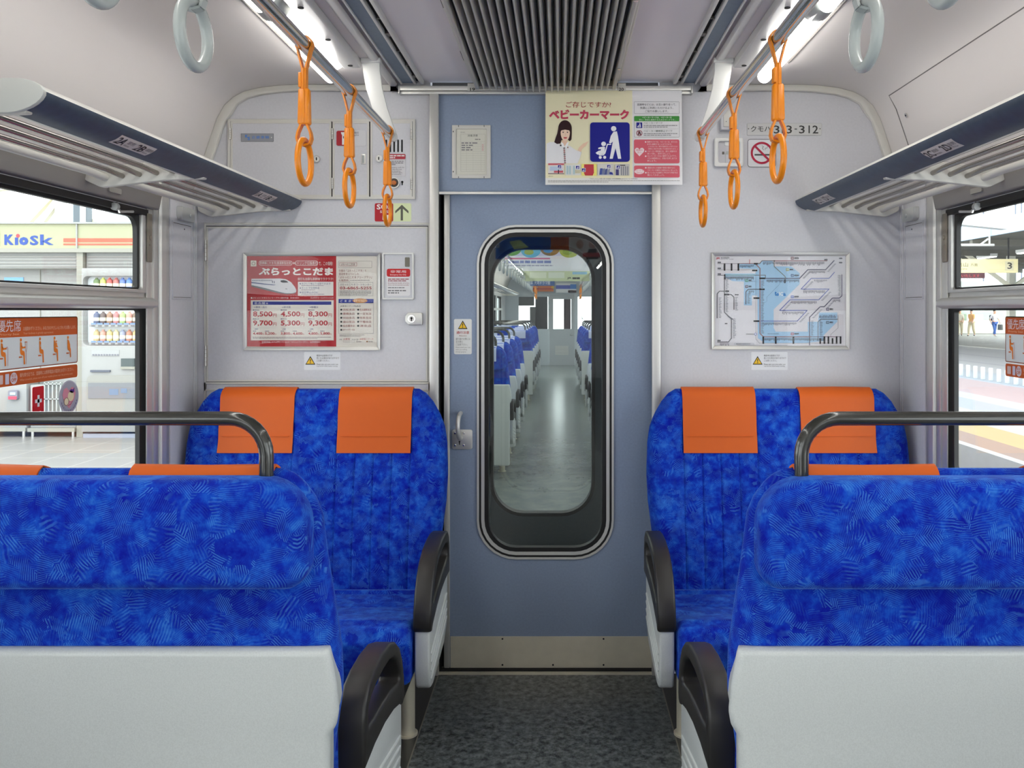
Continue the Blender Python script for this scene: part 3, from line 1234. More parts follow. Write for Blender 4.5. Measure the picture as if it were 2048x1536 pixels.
rail_line([(210, 370), (210, 910), (312, 1010), (312, 1290), (270, 1345), (110, 1345)], K_, 1.7)
rail_line([(210, 603), (140, 603), (104, 640), (104, 995)], K_, 1.7)
rail_line([(210, 652), (310, 652), (350, 690), (350, 870)], K_, 1.6)
rail_line([(730, 575), (560, 575), (524, 610), (524, 790)], (52, 48, 56), 1.7)
rail_line([(790, 775), (830, 750), (830, 690), (1018, 500), (1018, 430)], (116, 140, 170), 0.4, False)
rail_line([(1820, 325), (1740, 415), (1480, 415), (1330, 572), (1740, 572), (1590, 728), (1170, 728), (1018, 884), (1420, 884), (1275, 1040), (680, 1040)], BL, 1.5)
rail_line([(1928, 360), (1928, 670), (1890, 704), (1790, 704), (1670, 830), (1610, 830), (1455, 985), (1455, 1390)], NV, 1.7)
rail_line([(1872, 960), (1872, 1140), (1765, 1235), (1765, 1270)], (90, 96, 110), 0.45, False)
rail_line([(1865, 1013), (1620, 1013), (1580, 1050), (1580, 1320)], (92, 104, 120), 1.6)
s.line(mpl((110, 288), (640, 288)), 0.6, K_, (1.4, 1.0))
s.line(mpl((668, 320), (668, 1300), (720, 1362), (1920, 1362)), 0.6, K_, (1.4, 1.0))
s.up().up()
for x in (212, 314, 414):
    s.rect(*mp(x - 12, 195), *mp(x + 12, 303), K_)
for x in (778, 960, 1218):
    s.rect(*mp(x - 12, 1265), *mp(x + 12, 1372), K_)
for x, y0 in ((1610, 1290), (1672, 1262), (1730, 1262), (1790, 1290), (1850, 1262), (1908, 1262)):
    s.rect(*mp(x - 12, y0), *mp(x + 12, 1372), K_)
for (x0, y0, x1, y1) in ((615, 288, 690, 312), (635, 692, 720, 716), (635, 1028, 720, 1052), (720, 563, 798, 587), (720, 403, 805, 427), (222, 592, 276, 614), (205, 640, 276, 664), (1085, 430, 1102, 485),
                         (640, 190, 700, 212), (204, 356, 224, 430)):
    s.rect(*mp(x0, y0), *mp(x1, y1), K_, 0.6)
for (x, y, cc) in ((1203, 122, (120, 40, 52)), (1132, 288, (196, 186, 70)), (1203, 374, (60, 70, 130)), (535, 447, (70, 160, 110)), (535, 535, (120, 56, 70)), (1203, 685, (120, 140, 214)),
                   (1718, 868, (70, 48, 110)), (1718, 1060, (92, 106, 116)), (1203, 1228, (206, 80, 70))):
    s.frame(*mp(x - 22, y - 19), *mp(x + 22, y + 19), 1.0, cc, 1)
    s.text('C', *mp(x - 8, y - 10), *mp(x + 8, y + 10), cc, 0.03)
    s.greek(*mp(x + 30, y - 14), *mp(x + 108, y + 6), 1, (60, 60, 70), 0.8, x, gap=0.8)
    s.greek(*mp(x + 30, y + 8), *mp(x + 120, y + 18), 1, (130, 130, 140), 0.5, y)
for i, (x, y) in enumerate(((110, 172), (110, 258), (110, 342), (1668, 132), (1884, 112), (1884, 175), (106, 1315))):
    s.rect(*mp(x, y), *mp(x + 50, y + 20), (96, 96, 102), 1)
s.disc(*mp(664, 1230), 2.6, BL)
s.up().disc(*mp(664, 1230), 1.7, (236, 236, 240))
s.disc(*mp(938, 158), 1.2, (60, 50, 60))
s.line(mpl((577, 140), (577, 200)), 1.0, (206, 74, 84))
# station names hanging from the lines
R = random.Random(11)


def stations(x0, x1, y, up=False, step=16, L=44, seed=0):
    x = x0
    while x < x1:
        q = L * R.uniform(0.45, 1.0)
        a, c = (y - 14 - q, y - 14) if up else (y + 14, y + 14 + q)
        s.rect(*mp(x - 3.5, a), *mp(x + 3.5, c), (104, 106, 118))
        x += step


def stations_v(y0, y1, x, step=17, L=46, left=False):
    y = y0
    while y < y1:
        q = L * R.uniform(0.5, 1.0)
        a, c = (x - 16 - q, x - 16) if left else (x + 16, x + 16 + q)
        s.rect(*mp(a, y - 3), *mp(c, y + 3), (108, 110, 122))
        y += step


stations(440, 640, 205)
stations(780, 930, 162)
stations(960, 1680, 162, L=56)
stations(230, 640, 372, L=60, step=13)
stations(830, 1300, 420)
stations(1450, 1680, 292)
stations(1530, 1720, 420, step=19)
stations(1370, 1680, 577, step=19)
stations(1190, 1560, 733, step=19)
stations(1060, 1370, 889, step=19)
stations(780, 1260, 1046, step=19)
stations(800, 1660, 1275, step=15)
stations(1600, 1850, 1008, up=True, step=18)
stations(570, 640, 580)
stations(150, 290, 1348, step=20)
stations(1800, 1910, 708)
stations_v(450, 1230, 730)
stations_v(440, 900, 212)
stations_v(1010, 1290, 318)
stations_v(700, 990, 110)
stations_v(690, 880, 352)
stations_v(640, 790, 530)
stations_v(1040, 1250, 1458)
stations_v(1040, 1250, 1585)
stations_v(370, 670, 1926, left=True)
for (xa, ya, xb, yb) in ((1340, 400, 1430, 310), (1700, 300, 1810, 180), (1350, 570, 1480, 440), (1610, 725, 1740, 590), (1040, 880, 1170, 745), (1290, 1040, 1420, 900), (1480, 980, 1610, 850), (1680, 840, 1790, 725), (240, 960, 310, 1010)):
    n = 8
    for i in range(n):
        x, y = xa + (xb - xa) * i / n, ya + (yb - ya) * i / n
        s.rect(*mp(x + 14, y + 8), *mp(x + 44, y + 14), (112, 114, 126))
s.text('JR', *mp(88, 108), *mp(148, 140), (206, 82, 92), 0.03)
s.text('東海路線図', *mp(160, 106), *mp(282, 126), (70, 70, 76), 0.02)
s.text('Railway Map', *mp(160, 130), *mp(262, 142), (100, 100, 106))
s.greek(*mp(275, 130), *mp(378, 142), 1, (140, 140, 146), 0.5, 9)
s.text('t', *mp(945, 605), *mp(972, 668), (34, 128, 206), 0.04)
s.text('o', *mp(972, 632), *mp(1004, 670), (34, 128, 206), 0.04)
s.text('IC', *mp(1008, 614), *mp(1066, 668), (238, 242, 246), 0.03)
s.text('a', *mp(1068, 630), *mp(1108, 672), (34, 128, 206), 0.04)
s.text('東海道新幹線', *mp(525, 1220), *mp(640, 1240), (60, 60, 66), 0.01)
s.greek(*mp(216, 1068), *mp(290, 1086), 1, (70, 70, 76), 0.8, 21, gap=0.7)
s.greek(*mp(362, 646), *mp(424, 664), 1, (70, 70, 76), 0.8, 22, gap=0.7)
s.frame(*mp(355, 1362), *mp(640, 1384), 0.3, (130, 150, 170))
s.greek(*mp(380, 1366), *mp(620, 1380), 1, (120, 124, 132), 0.5, 23)
s.greek(*mp(400, 1388), *mp(1350, 1398), 1, (150, 150, 156), 0.4, 24)
s.greek(*mp(840, 1218), *mp(1110, 1232), 1, (110, 130, 150), 0.5, 25)
s.build('map_print', t)
b = MB()
wbox(b, 1429, 512.5, 1691, 692, -0.0082, -0.0067, ACRY)
b.build('acrylic_cover', t, smooth=False)

# ---------------------------------------------------------------- small notices on the end wall
YEL = (238, 192, 44)


def warn_triangle(s, cx, y0, y1, hw):
    s.up()
    s.poly([(cx, y0), (cx + hw, y1), (cx - hw, y1)], (34, 32, 28))
    s.up()
    h = y1 - y0
    s.poly([(cx, y0 + h * 0.19), (cx + hw * 0.78, y1 - h * 0.1), (cx - hw * 0.78, y1 - h * 0.1)], YEL)
    s.up()
    s.poly([(cx - hw * .1, y0 + h * 0.36), (cx + hw * .1, y0 + h * 0.36), (cx + hw * .055, y0 + h * .68), (cx - hw * .055, y0 + h * .68)], (34, 32, 28))
    s.disc(cx, y0 + h * 0.78, hw * 0.1, (34, 32, 28))


for x0, YY, nm in ((608, -0.0058, 'under the red poster'), (1502.3, -0.0008, 'under the route map')):
    s = Sheet(onwall(YY))
    s.base(x0, 704, x0 + 73, 740, (228, 229, 231), 0.0007, r=2)
    warn_triangle(s, x0 + 12.8, 712, 729.2, 10)
    for i, tx in enumerate(('暖房中は座席の下が', '熱くなる場合がありますので', 'ご注意ください。')):
        s.text(tx, x0 + 25.5, 709 + i * 5.1, x0 + (57, 70, 51)[i], 713 + i * 5.1, (110, 108, 108))
    s.text('Please take care area under seat', x0 + 25.5, 727, x0 + 68.5, 730, (120, 118, 118))
    s.text('may be hot while heater running.', x0 + 25.5, 731, x0 + 67.5, 734, (120, 118, 118))
    tag(s.build('caution_sticker'), 'white caution sticker with a yellow triangle on the wall ' + nm, 'sticker')
s = Sheet(onwall(YD - 0.0008))
s.base(908, 638, 943.5, 708.5, (226, 226, 222), 0.0007, r=3)
warn_triangle(s, 925.5, 641, 658, 9.6)
s.text('通行注意', 913, 662, 938.5, 668, (190, 60, 66), 0.02)
s.text('Attention', 918, 670, 933.5, 672.8, (150, 110, 90))
for i, tx in enumerate(('通り抜けの際には', '足元等に', 'ご注意下さい。')):
    s.text(tx, 911.5, 675.6 + i * 5.6, (940.5, 926, 935)[i], 680 + i * 5.6, (120, 118, 112))
for i, tx in enumerate(('Please watch your step', 'when you walking', 'through gangway.')):
    s.text(tx, 911.5, 693.6 + i * 4.4, (941, 934, 933)[i], 696.6 + i * 4.4, (130, 128, 122))
tag(s.build('door_sticker'), 'narrow white warning sticker with a yellow triangle on the blue door', 'sticker')

# notice holder on the blue header
t = thing('notice_holder', (PX(943), 0, PZ(357)), 'ivory plastic notice holder with a printed form on the blue header', 'notice')
YN = -0.004
b = MB()
b.ringprism(rr(PX(904.5), PZ(357), PX(981.5), PZ(251), 0.002), rr(PX(912.5), PZ(349.5), PX(974), PZ(258.5), 0.004), 'y', -0.007, 0.0, TRIM)
b.box(PX(910), PX(976), -0.003, 0.0, PZ(352), PZ(256), TRIM)
for (x, y) in ((917.5, 253), (968.5, 253), (917.5, 355), (968.5, 355)):
    wbox(b, x - 0.7, y - 1.8, x + 0.7, y + 1.8, -0.0075, -0.007, DARK)
for (x, y) in ((907, 264), (907, 344)):
    wbox(b, x - 0.9, y - 1.6, x + 0.9, y + 1.6, -0.0075, -0.007, DARK)
b.build('holder', t, bevel=0.001)
s = Sheet(onwall(-0.0042))
s.base(913, 259, 973.5, 349, (214, 213, 200), 0.0008)
GR = (170, 168, 158)
s.frame(921.5, 268, 970.5, 343, 0.35, GR)
s.text('消毒済票', 935, 269, 955.5, 273.4, (60, 60, 58), 0.02)
s.greek(950, 277, 966, 280.5, 1, (130, 130, 124), 0.5, 61)
for y in (283, 288, 293, 298, 302.5, 307, 311.5, 316, 320.5, 325, 329.5, 334, 338.5):
    s.line([(921.5, y), (970.5, y)], 0.25, GR)
for x in (933, 946, 962):
    s.line([(x, 283), (x, 343)], 0.25, GR)
for i in range(4):
    s.greek(923, 284 + i * 4.6, 961, 288 + i * 4.6, 1, (120, 118, 122), 0.5, 70 + i, gap=2.6)
for i in range(3):
    s.ringd(965.5, 290.5 + i * 4.6, 1.2, 1.8, (206, 130, 140))
s.text('用紙', 921, 263.5, 930, 265.8, (150, 148, 140))
s.build('form_print', t)

# number plate, no smoking sign, recessed box, speaker box
s = Sheet(onwall(-0.0025))
s.base(1494, 246.5, 1643.5, 270.5, (206, 206, 204), 0.0025, r=2)
s.frame(1494, 246.5, 1643.5, 270.5, 0.4, (160, 160, 160), 2)
for x in (1497, 1640):
    s.disc(x, 257.5, 1.3, (120, 118, 112))
DK = (62, 62, 60)
s.text('クモハ', 1501.5, 252, 1541, 263.5, DK, 0.01)
for i, ch in enumerate('313-312'):
    xx = (1547.5, 1563.5, 1572.5, 1589, 1598, 1617, 1625)[i]
    wd = (11.5, 2.6, 11.5, 5, 11.5, 2.6, 11.5)[i]
    if ch == '-':
        s.rect(xx, 257.2, xx + 5, 259.2, DK)
    elif ch == '1':
        s.rect(xx, 251, xx + wd, 266.5, DK)
    else:
        s.text(ch, xx, 251, xx + wd, 267, DK, 0.012)
tag(s.build('number_plate'), 'pale number plate reading 313-312 on the right end wall', 'plate')
s = Sheet(onwall(-0.0012))
s.base(1495, 278, 1552, 334.5, (224, 224, 226), 0.0012, r=6)
s.frame(1495, 278, 1552, 334.5, 0.9, (60, 58, 60), 6)
s.up().rect(1509, 308, 1543, 311.3, (86, 84, 84))
s.line([(1527, 300), (1524.5, 296), (1527, 293.5), (1524, 291.5)], 0.8, (80, 78, 78))
s.line([(1530, 300), (1531, 296), (1534, 296.5), (1535, 292)], 0.8, (80, 78, 78))
s.up().ringd(1523.5, 306, 18, 22.3, (178, 26, 62))
s.up().line([(1510, 292.5), (1537, 319.5)], 4.2, (178, 26, 62))
tag(s.build('no_smoking_sign'), 'square white no smoking sign under the number plate', 'sign')
t = thing('recessed_socket', (PX(1456), 0, PZ(335)), 'square white-framed wall recess beside the no smoking sign', 'fitting')
b = MB()
b.ringprism(rr(PX(1427.5), PZ(334.5), PX(1485.5), PZ(277), 0.008), rr(PX(1435.5), PZ(327), PX(1478), PZ(284), 0.008), 'y', -0.016, 0.0, WHITE)
b.build('frame', t, bevel=0.003)
b = MB()
wbox(b, 1434, 283, 1479, 328, -0.004, 0.0, mat('recess_grey', (196, 195, 200), 0.4))
b.prism(rr(PX(1449), PZ(292), PX(1466), PZ(285), 0.003), 'y', -0.007, -0.004, WHITE)
wbox(b, 1452, 303, 1462, 309, -0.006, -0.004, GREYP)
wbox(b, 1444, 304, 1448, 309, -0.0065, -0.004, mat('brown_knob', (92, 84, 76), 0.4))
wbox(b, 1450, 326, 1451, 306, -0.0045, -0.004, GREYP)
b.build('back_plate', t)
t = thing('speaker_box', (PX(1458), 0, PZ(264)), 'small grey wall box behind the right handrail bracket', 'box')
b = MB()
b.box(PX(1439), PX(1474), -0.03, 0.0, PZ(263), PZ(222), WALL)
b.build('housing', t, bevel=0.003)
b = MB()
b.box(PX(1444), PX(1472), -0.033, -0.03, PZ(257), PZ(224), TRIM)
b.cyl((PX(1449), -0.0336, PZ(247)), (PX(1449), -0.033, PZ(247)), 0.002, DARK, 8)
b.build('cover', t, bevel=0.001)

# ---------------------------------------------------------------- hanging pushchair poster
YP = -0.032
BOW = lambda py: 0.018 * max(0.0, (py - 190) / 180.0) ** 1.5


def hang(px, py, l):
    return (PX(px, YP), YP - l - BOW(py), PZ(py, YP))


def zz(x, y):
    return (1080 + x * 300 / 2048, 170 + y * 225 / 1536)


t = thing('hanging_poster', (PX(1227, YP), YP, PZ(185, YP)), 'cream and white hanging poster with a blue pushchair pictogram under clip 20', 'poster')
s = Sheet(hang)
nrow = 14
ys = [181 + (371 - 181) * i / nrow for i in range(nrow + 1)]
for i in range(nrow):
    a, c = ys[i], ys[i + 1]
    tilt = lambda y: 0
    P = [hang(1091, a, 0), hang(1264.5, a, 0), hang(1264.5, c, 0), hang(1091, c, 0)]
    s.add(P, [(0, 1, 2, 3)], pm((240, 234, 198)) if a < 355 else pm((236, 235, 230)))
    P = [hang(1264.5, a, 0), hang(1363.5, a, 0), hang(1363.5, c, 0), hang(1264.5, c, 0)]
    s.add(P, [(0, 1, 2, 3)], pm((236, 235, 236)))
    s.add([hang(1091, a, -0.0005), hang(1363.5, a, -0.0005), hang(1363.5, c, -0.0005), hang(1091, c, -0.0005)], [(3, 2, 1, 0)], pm((230, 228, 226)))
s.k = 5
PK = (200, 70, 96)
s.text('ご存じですか?', 1132, 203.5, 1222, 215.5, (178, 62, 66), 0.012)
s.text('ベビーカーマーク', 1098, 219.5, 1258, 239.5, PK, 0.055)
# woman in a white shirt, one hand held out
s.poly([(1093, 288), (1100, 285), (1112, 285), (1121, 290), (1130, 291), (1139, 292), (1148, 299), (1155, 303), (1158, 302), (1163, 305), (1160, 317), (1155, 328.5), (1092.5, 328.5), (1092.5, 310)], (232, 232, 234))
s.poly([(1155, 302), (1158, 296), (1166, 288), (1177.5, 283), (1172, 292), (1164, 299), (1161.5, 305.5)], (240, 206, 178))
s.up()
s.poly([(1125, 278), (1134, 278), (1134.5, 288), (1129.5, 294), (1124, 288)], (236, 200, 176))
s.poly([(1121, 286), (1125, 285), (1129.5, 294), (1126, 297)], (246, 246, 248))
s.poly([(1138, 286), (1134.5, 285), (1129.5, 294), (1133, 297)], (246, 246, 248))
s.up()
hair = [(1130 + 13.6 * math.cos(math.radians(t_)), 258 + 17 * math.sin(math.radians(t_))) for t_ in range(180, 361, 12)]
s.poly(hair + [(1143.6, 268), (1142.8, 280), (1139.5, 283.5), (1136.5, 281), (1123, 281), (1121, 288), (1114, 289), (1108.5, 285.5), (1111.5, 276), (1114.5, 268)], (48, 22, 26))
s.up()
s.poly([(1130.5 + 9.2 * math.cos(2 * PI * i / 24), 266 + (13.5 if math.sin(2 * PI * i / 24) < 0 else 17.5) * math.sin(2 * PI * i / 24)) for i in range(24)], (244, 214, 190))
s.up()
s.poly([(1120.5, 266), (1120, 256), (1126, 248), (1135, 248), (1141, 256), (1140.8, 266), (1138, 261.5), (1130, 260.2), (1123, 261.5)], (48, 22, 26))
for x in (1126.3, 1134.9):
    s.disc(x, 265.6, 1.5, (50, 34, 34), 1.0)
    s.line([(x - 2.2, 262.9), (x + 2.2, 262.9)], 0.5, (90, 60, 54))
s.poly([(1126.6, 275.2), (1134.6, 275.2), (1132.8, 278.4), (1128.4, 278.4)], (206, 92, 92))
s.poly([(1127.6, 275.5), (1133.6, 275.5), (1132.4, 276.8), (1128.8, 276.8)], (250, 244, 240))
s.line([(1130.8, 267), (1131.4, 271.3), (1130.0, 271.8)], 0.5, (214, 170, 148))
s.disc(1121.5, 292, 1.6, (40, 36, 38))
s.disc(1135.5, 296, 1.3, (150, 110, 90))
for i in range(8):
    s.ringd(1128.3 + 0.25 * i, 297.5 + i * 4.2, 0.7, 1.7, (150, 52, 48) if i % 3 else (60, 36, 36))


def pushchair(x0, y0, x1, y1, r, bgc=(22, 26, 140), fg=(242, 242, 246)):
    def q(x, y):
        return (x0 + (x - 682) / (1223 - 682) * (x1 - x0), y0 + (y - 512) / (1060 - 512) * (y1 - y0))
    sx = (x1 - x0) / (1223 - 682)
    s.up().rect(x0, y0, x1, y1, bgc, r)
    s.up()
    s.disc(*q(1004, 600), 36 * sx, fg)
    s.poly([q(*p) for p in ((1000, 645), (1048, 636), (1062, 700), (1106, 1018), (1062, 1018), (1028, 872), (990, 1018), (948, 1018), (992, 780), (964, 806), (940, 796), (965, 700))], fg)
    s.disc(*q(866, 812), 32 * sx, fg)
    s.poly([q(*p) for p in ((822, 856), (862, 850), (886, 856), (880, 950), (800, 960), (778, 958), (756, 936), (800, 906), (828, 902), (830, 884), (794, 886), (792, 866))], fg)
    s.line([q(964, 818), q(918, 818), q(884, 940), q(862, 964), q(806, 966)], 15 * sx, fg)
    s.disc(*q(820, 998), 21 * sx, fg)
    s.disc(*q(880, 998), 21 * sx, fg)


pushchair(1180, 245.5, 1259, 325, 6)
# row of five small pictures
s.k = 6
pics = [(1096.5, 328, 1128, 350), (1130.5, 330, 1161, 352), (1163, 329, 1193, 353), (1194.5, 329, 1227, 353), (1229, 329.5, 1258.5, 352.5)]
for i, (a, bb, c, d) in enumerate(pics):
    s.k = 6
    s.rect(a, bb, c, d, ((232, 226, 222), (226, 226, 220), (244, 232, 130), (214, 212, 206), (206, 204, 200))[i], 1.5)
s.k = 7
s.rect(1096.5, 328, 1128, 331.5, (206, 96, 106))
s.rect(1100, 334, 1124, 343, (190, 206, 226))
s.rect(1108, 342.5, 1126, 347, (206, 96, 106))
s.rect(1096.5, 348, 1128, 349.6, (120, 96, 90))
s.rect(1116, 339, 1118, 349, (40, 34, 60))
for x in (1133, 1138, 1146):
    s.rect(x, 333, x + 3.6, 350, (176, 200, 206))
s.rect(1150, 341, 1160, 348, (206, 200, 170))
s.poly([(1168, 330), (1187, 330), (1187.5, 347), (1185, 352.5), (1170, 352.5), (1167.5, 347)], (196, 62, 74))
s.rect(1169, 333, 1186, 343.5, (108, 124, 190))
s.rect(1168, 330, 1187, 332, (50, 50, 60))
for k in range(4):
    s.poly([(1198 + k * 5, 351), (1200 + k * 5, 338 + k), (1205 + k * 5, 338), (1203 + k * 5, 351)], ((70, 88, 160), (120, 130, 160), (84, 96, 150), (150, 156, 170))[k])
s.poly([(1213, 350), (1217, 345), (1224, 346), (1226, 351)], (48, 60, 150))
s.rect(1234, 331, 1250, 333, (60, 52, 58))
for k in range(4):
    s.rect(1241 + k * 4.2, 334, 1243.4 + k * 4.2, 352, (140, 142, 150))
s.rect(1231, 340, 1237, 352, (70, 66, 120))
s.k = 8
for (x, y) in ((1119, 335), (1155, 336.5), (1167, 341.5), (1217, 334.5), (1236, 336)):
    s.k = 8
    s.rect(x - 4, y - 4, x + 4, y + 4, (236, 236, 240), 0.8)
    pushchair(x - 3.2, y - 3.2, x + 3.2, y + 3.2, 0.6)
s.k = 6
s.text('撮影協力', 1097, 353, 1106, 355.2, (150, 144, 136))
s.text('「子育てにやさしい移動に関する協議会」公共交通機関等におけるベビーカー利用協議会', 1179, 357.8, 1274, 360.4, (120, 112, 106))
s.greek(1096, 361.6, 1358, 366.8, 2, (170, 166, 162), 0.45, 81)
# right hand column
s.frame(1268, 203.5, 1358.5, 228, 0.5, (130, 130, 134), 1.5)
for i, tx in enumerate(('混雑時などには、お互い譲り合って、', '快適にご利用いただけるよう、', 'ご協力お願いします。')):
    s.text(tx, (1274, 1280, 1290)[i], 207 + i * 6.7, (1352, 1346, 1336)[i], 211.8 + i * 6.7, (92, 90, 94))
s.frame(1268, 234, 1358.5, 275.5, 0.5, (130, 130, 134), 2)
s.rect(1268, 232.5, 1358.5, 243, (66, 150, 62), 2)
s.up()
s.text('ベビーカーマークは、ベビーカーを', 1284, 233.8, 1343, 237.3, (236, 244, 232), 0.015)
s.text('安心・安全に使用するためのマークです。', 1278, 238.4, 1350, 241.8, (236, 244, 232), 0.015)
pushchair(1272.5, 245.5, 1284, 257, 0.6)
s.k = 7
s.text('ベビーカーマーク', 1287, 244.6, 1324.5, 248.6, (84, 96, 84))
s.greek(1287, 250, 1354, 256.6, 2, (150, 148, 150), 0.45, 82)
s.line([(1287, 258.3), (1356, 258.3)], 0.3, (170, 170, 170))
s.ringd(1278.3, 267, 4.9, 6, (150, 52, 72))
s.poly([(1277, 263), (1279.5, 263), (1282, 271), (1279.8, 271), (1278.6, 267), (1277, 271), (1275, 271)], (80, 50, 60))
s.line([(1274.6, 263), (1282, 271)], 0.9, (150, 52, 72))
s.text('ベビーカー使用禁止マーク', 1287, 260.6, 1344, 265, (84, 96, 84))
s.greek(1287, 266.4, 1354, 273, 2, (150, 148, 150), 0.45, 83)
PKR = (216, 96, 110)
s.rect(1267.5, 280, 1358, 328, PKR, 3)
s.rect(1267.5, 332.5, 1358, 356.5, PKR, 3)
s.up()
s.poly([(1278.4, 314), (1270, 305), (1268.9, 300.5), (1271.5, 297), (1275.5, 297), (1278.4, 300), (1281.3, 297), (1285.3, 297), (1287.9, 300.5), (1286.8, 305)], (244, 226, 228))
s.disc(1278, 344.6, 9.6, (244, 226, 228), 5.2)
s.up()
s.text('周囲の', 1271.5, 299.4, 1285, 303.4, PKR, 0.01)
s.text('方へ', 1274, 304.4, 1282.5, 308.4, PKR, 0.01)
s.text('ベビーカーを', 1270, 341, 1286, 344, PKR, 0.01)
s.text('ご使用の方へ', 1270, 345.2, 1286, 348.2, PKR, 0.01)
for y in (285, 304, 313.7, 337, 347):
    s.disc(1290.7, y, 1.5, (246, 234, 234))
PT = ('電車やバスでは、ベビーカーは、折りたた', 'まずに乗車することができます。', '(バスにおいては、車内の混雑状況により折りたたみ', '使用のご協力をお願いする場合があります。)', 'ベビーカー使用者には、温かい配慮をお', '持って接し、見守りましょう。', 'エレベーターのない場所での上げ下り、', 'バスの乗降時など、手助けを申し出てみ', 'ましょう。')
for i, tx in enumerate(PT):
    s.text(tx, 1294 if i not in (2, 3) else 1296, 283 + i * 4.75, min(1354, 1296 + len(tx) * 3.15), 286.6 + i * 4.75, (246, 228, 228), 0.008)
PT = ('周囲の方との接触や車両の揺れなど、', 'ベビーカーの操作に注意をはらいましょう。', '困っているときは遠慮なく声をかけて手助けをお', '願いしてみましょう。')
for i, tx in enumerate(PT):
    s.text(tx, 1294, 335.2 + i * 4.9, min(1354, 1296 + len(tx) * 3.15), 338.8 + i * 4.9, (246, 228, 228), 0.008)
s.build('poster_print', t)
# ---------------------------------------------------------------- ceiling: louver, slot strips, lamps
YC0 = -13.6
t = thing('air_louver', (0, -2, 2.272), 'long grey ceiling louver of lengthwise fins down the middle of the ceiling', 'vent')
b = MB()
b.box(-0.275, -0.262, YC0, -0.045, 2.232, 2.272, FINM)
b.box(0.242, 0.255, YC0, -0.045, 2.232, 2.272, FINM)
b.box(-0.29, -0.275, YC0, -0.04, 2.262, 2.272, ALU)
b.box(0.255, 0.27, YC0, -0.04, 2.262, 2.272, ALU)
b.box(-0.262, 0.242, -0.06, -0.045, 2.24, 2.272, FINM)
b.build('louver_frame', t, bevel=0.003)
b = MB()
b.box(-0.265, 0.245, YC0, -0.05, 2.264, 2.272, mat('louver_back', (70, 70, 66), 0.7))
b.build('louver_back', t)
NF = 21
for i in range(NF):
    x = -0.255 + 0.49 * (i + 0.5) / NF
    u = (x + 0.01) / 0.25
    zb = 2.232 - 0.012 * (1 - u * u)
    b = MB()
    b.prism([(x - 0.0018, zb), (x + 0.0018, zb), (x + 0.0104, 2.2645), (x - 0.0104, 2.2645)], 'y', YC0, -0.06, FINM)
    b.build('fin', t)
for (y, x) in ((-0.32, 0.2485), (-0.95, 0.2485)):
    b = MB()
    b.cyl((x, y, 2.229), (x, y, 2.232), 0.006, CHROME, 14)
    b.build('screw', t)
for (y) in (-0.35, -0.85):
    b = MB()
    b.box(-0.292, -0.286, y - 0.05, y + 0.05, 2.266, 2.272, DARK)
    b.build('clip', t)

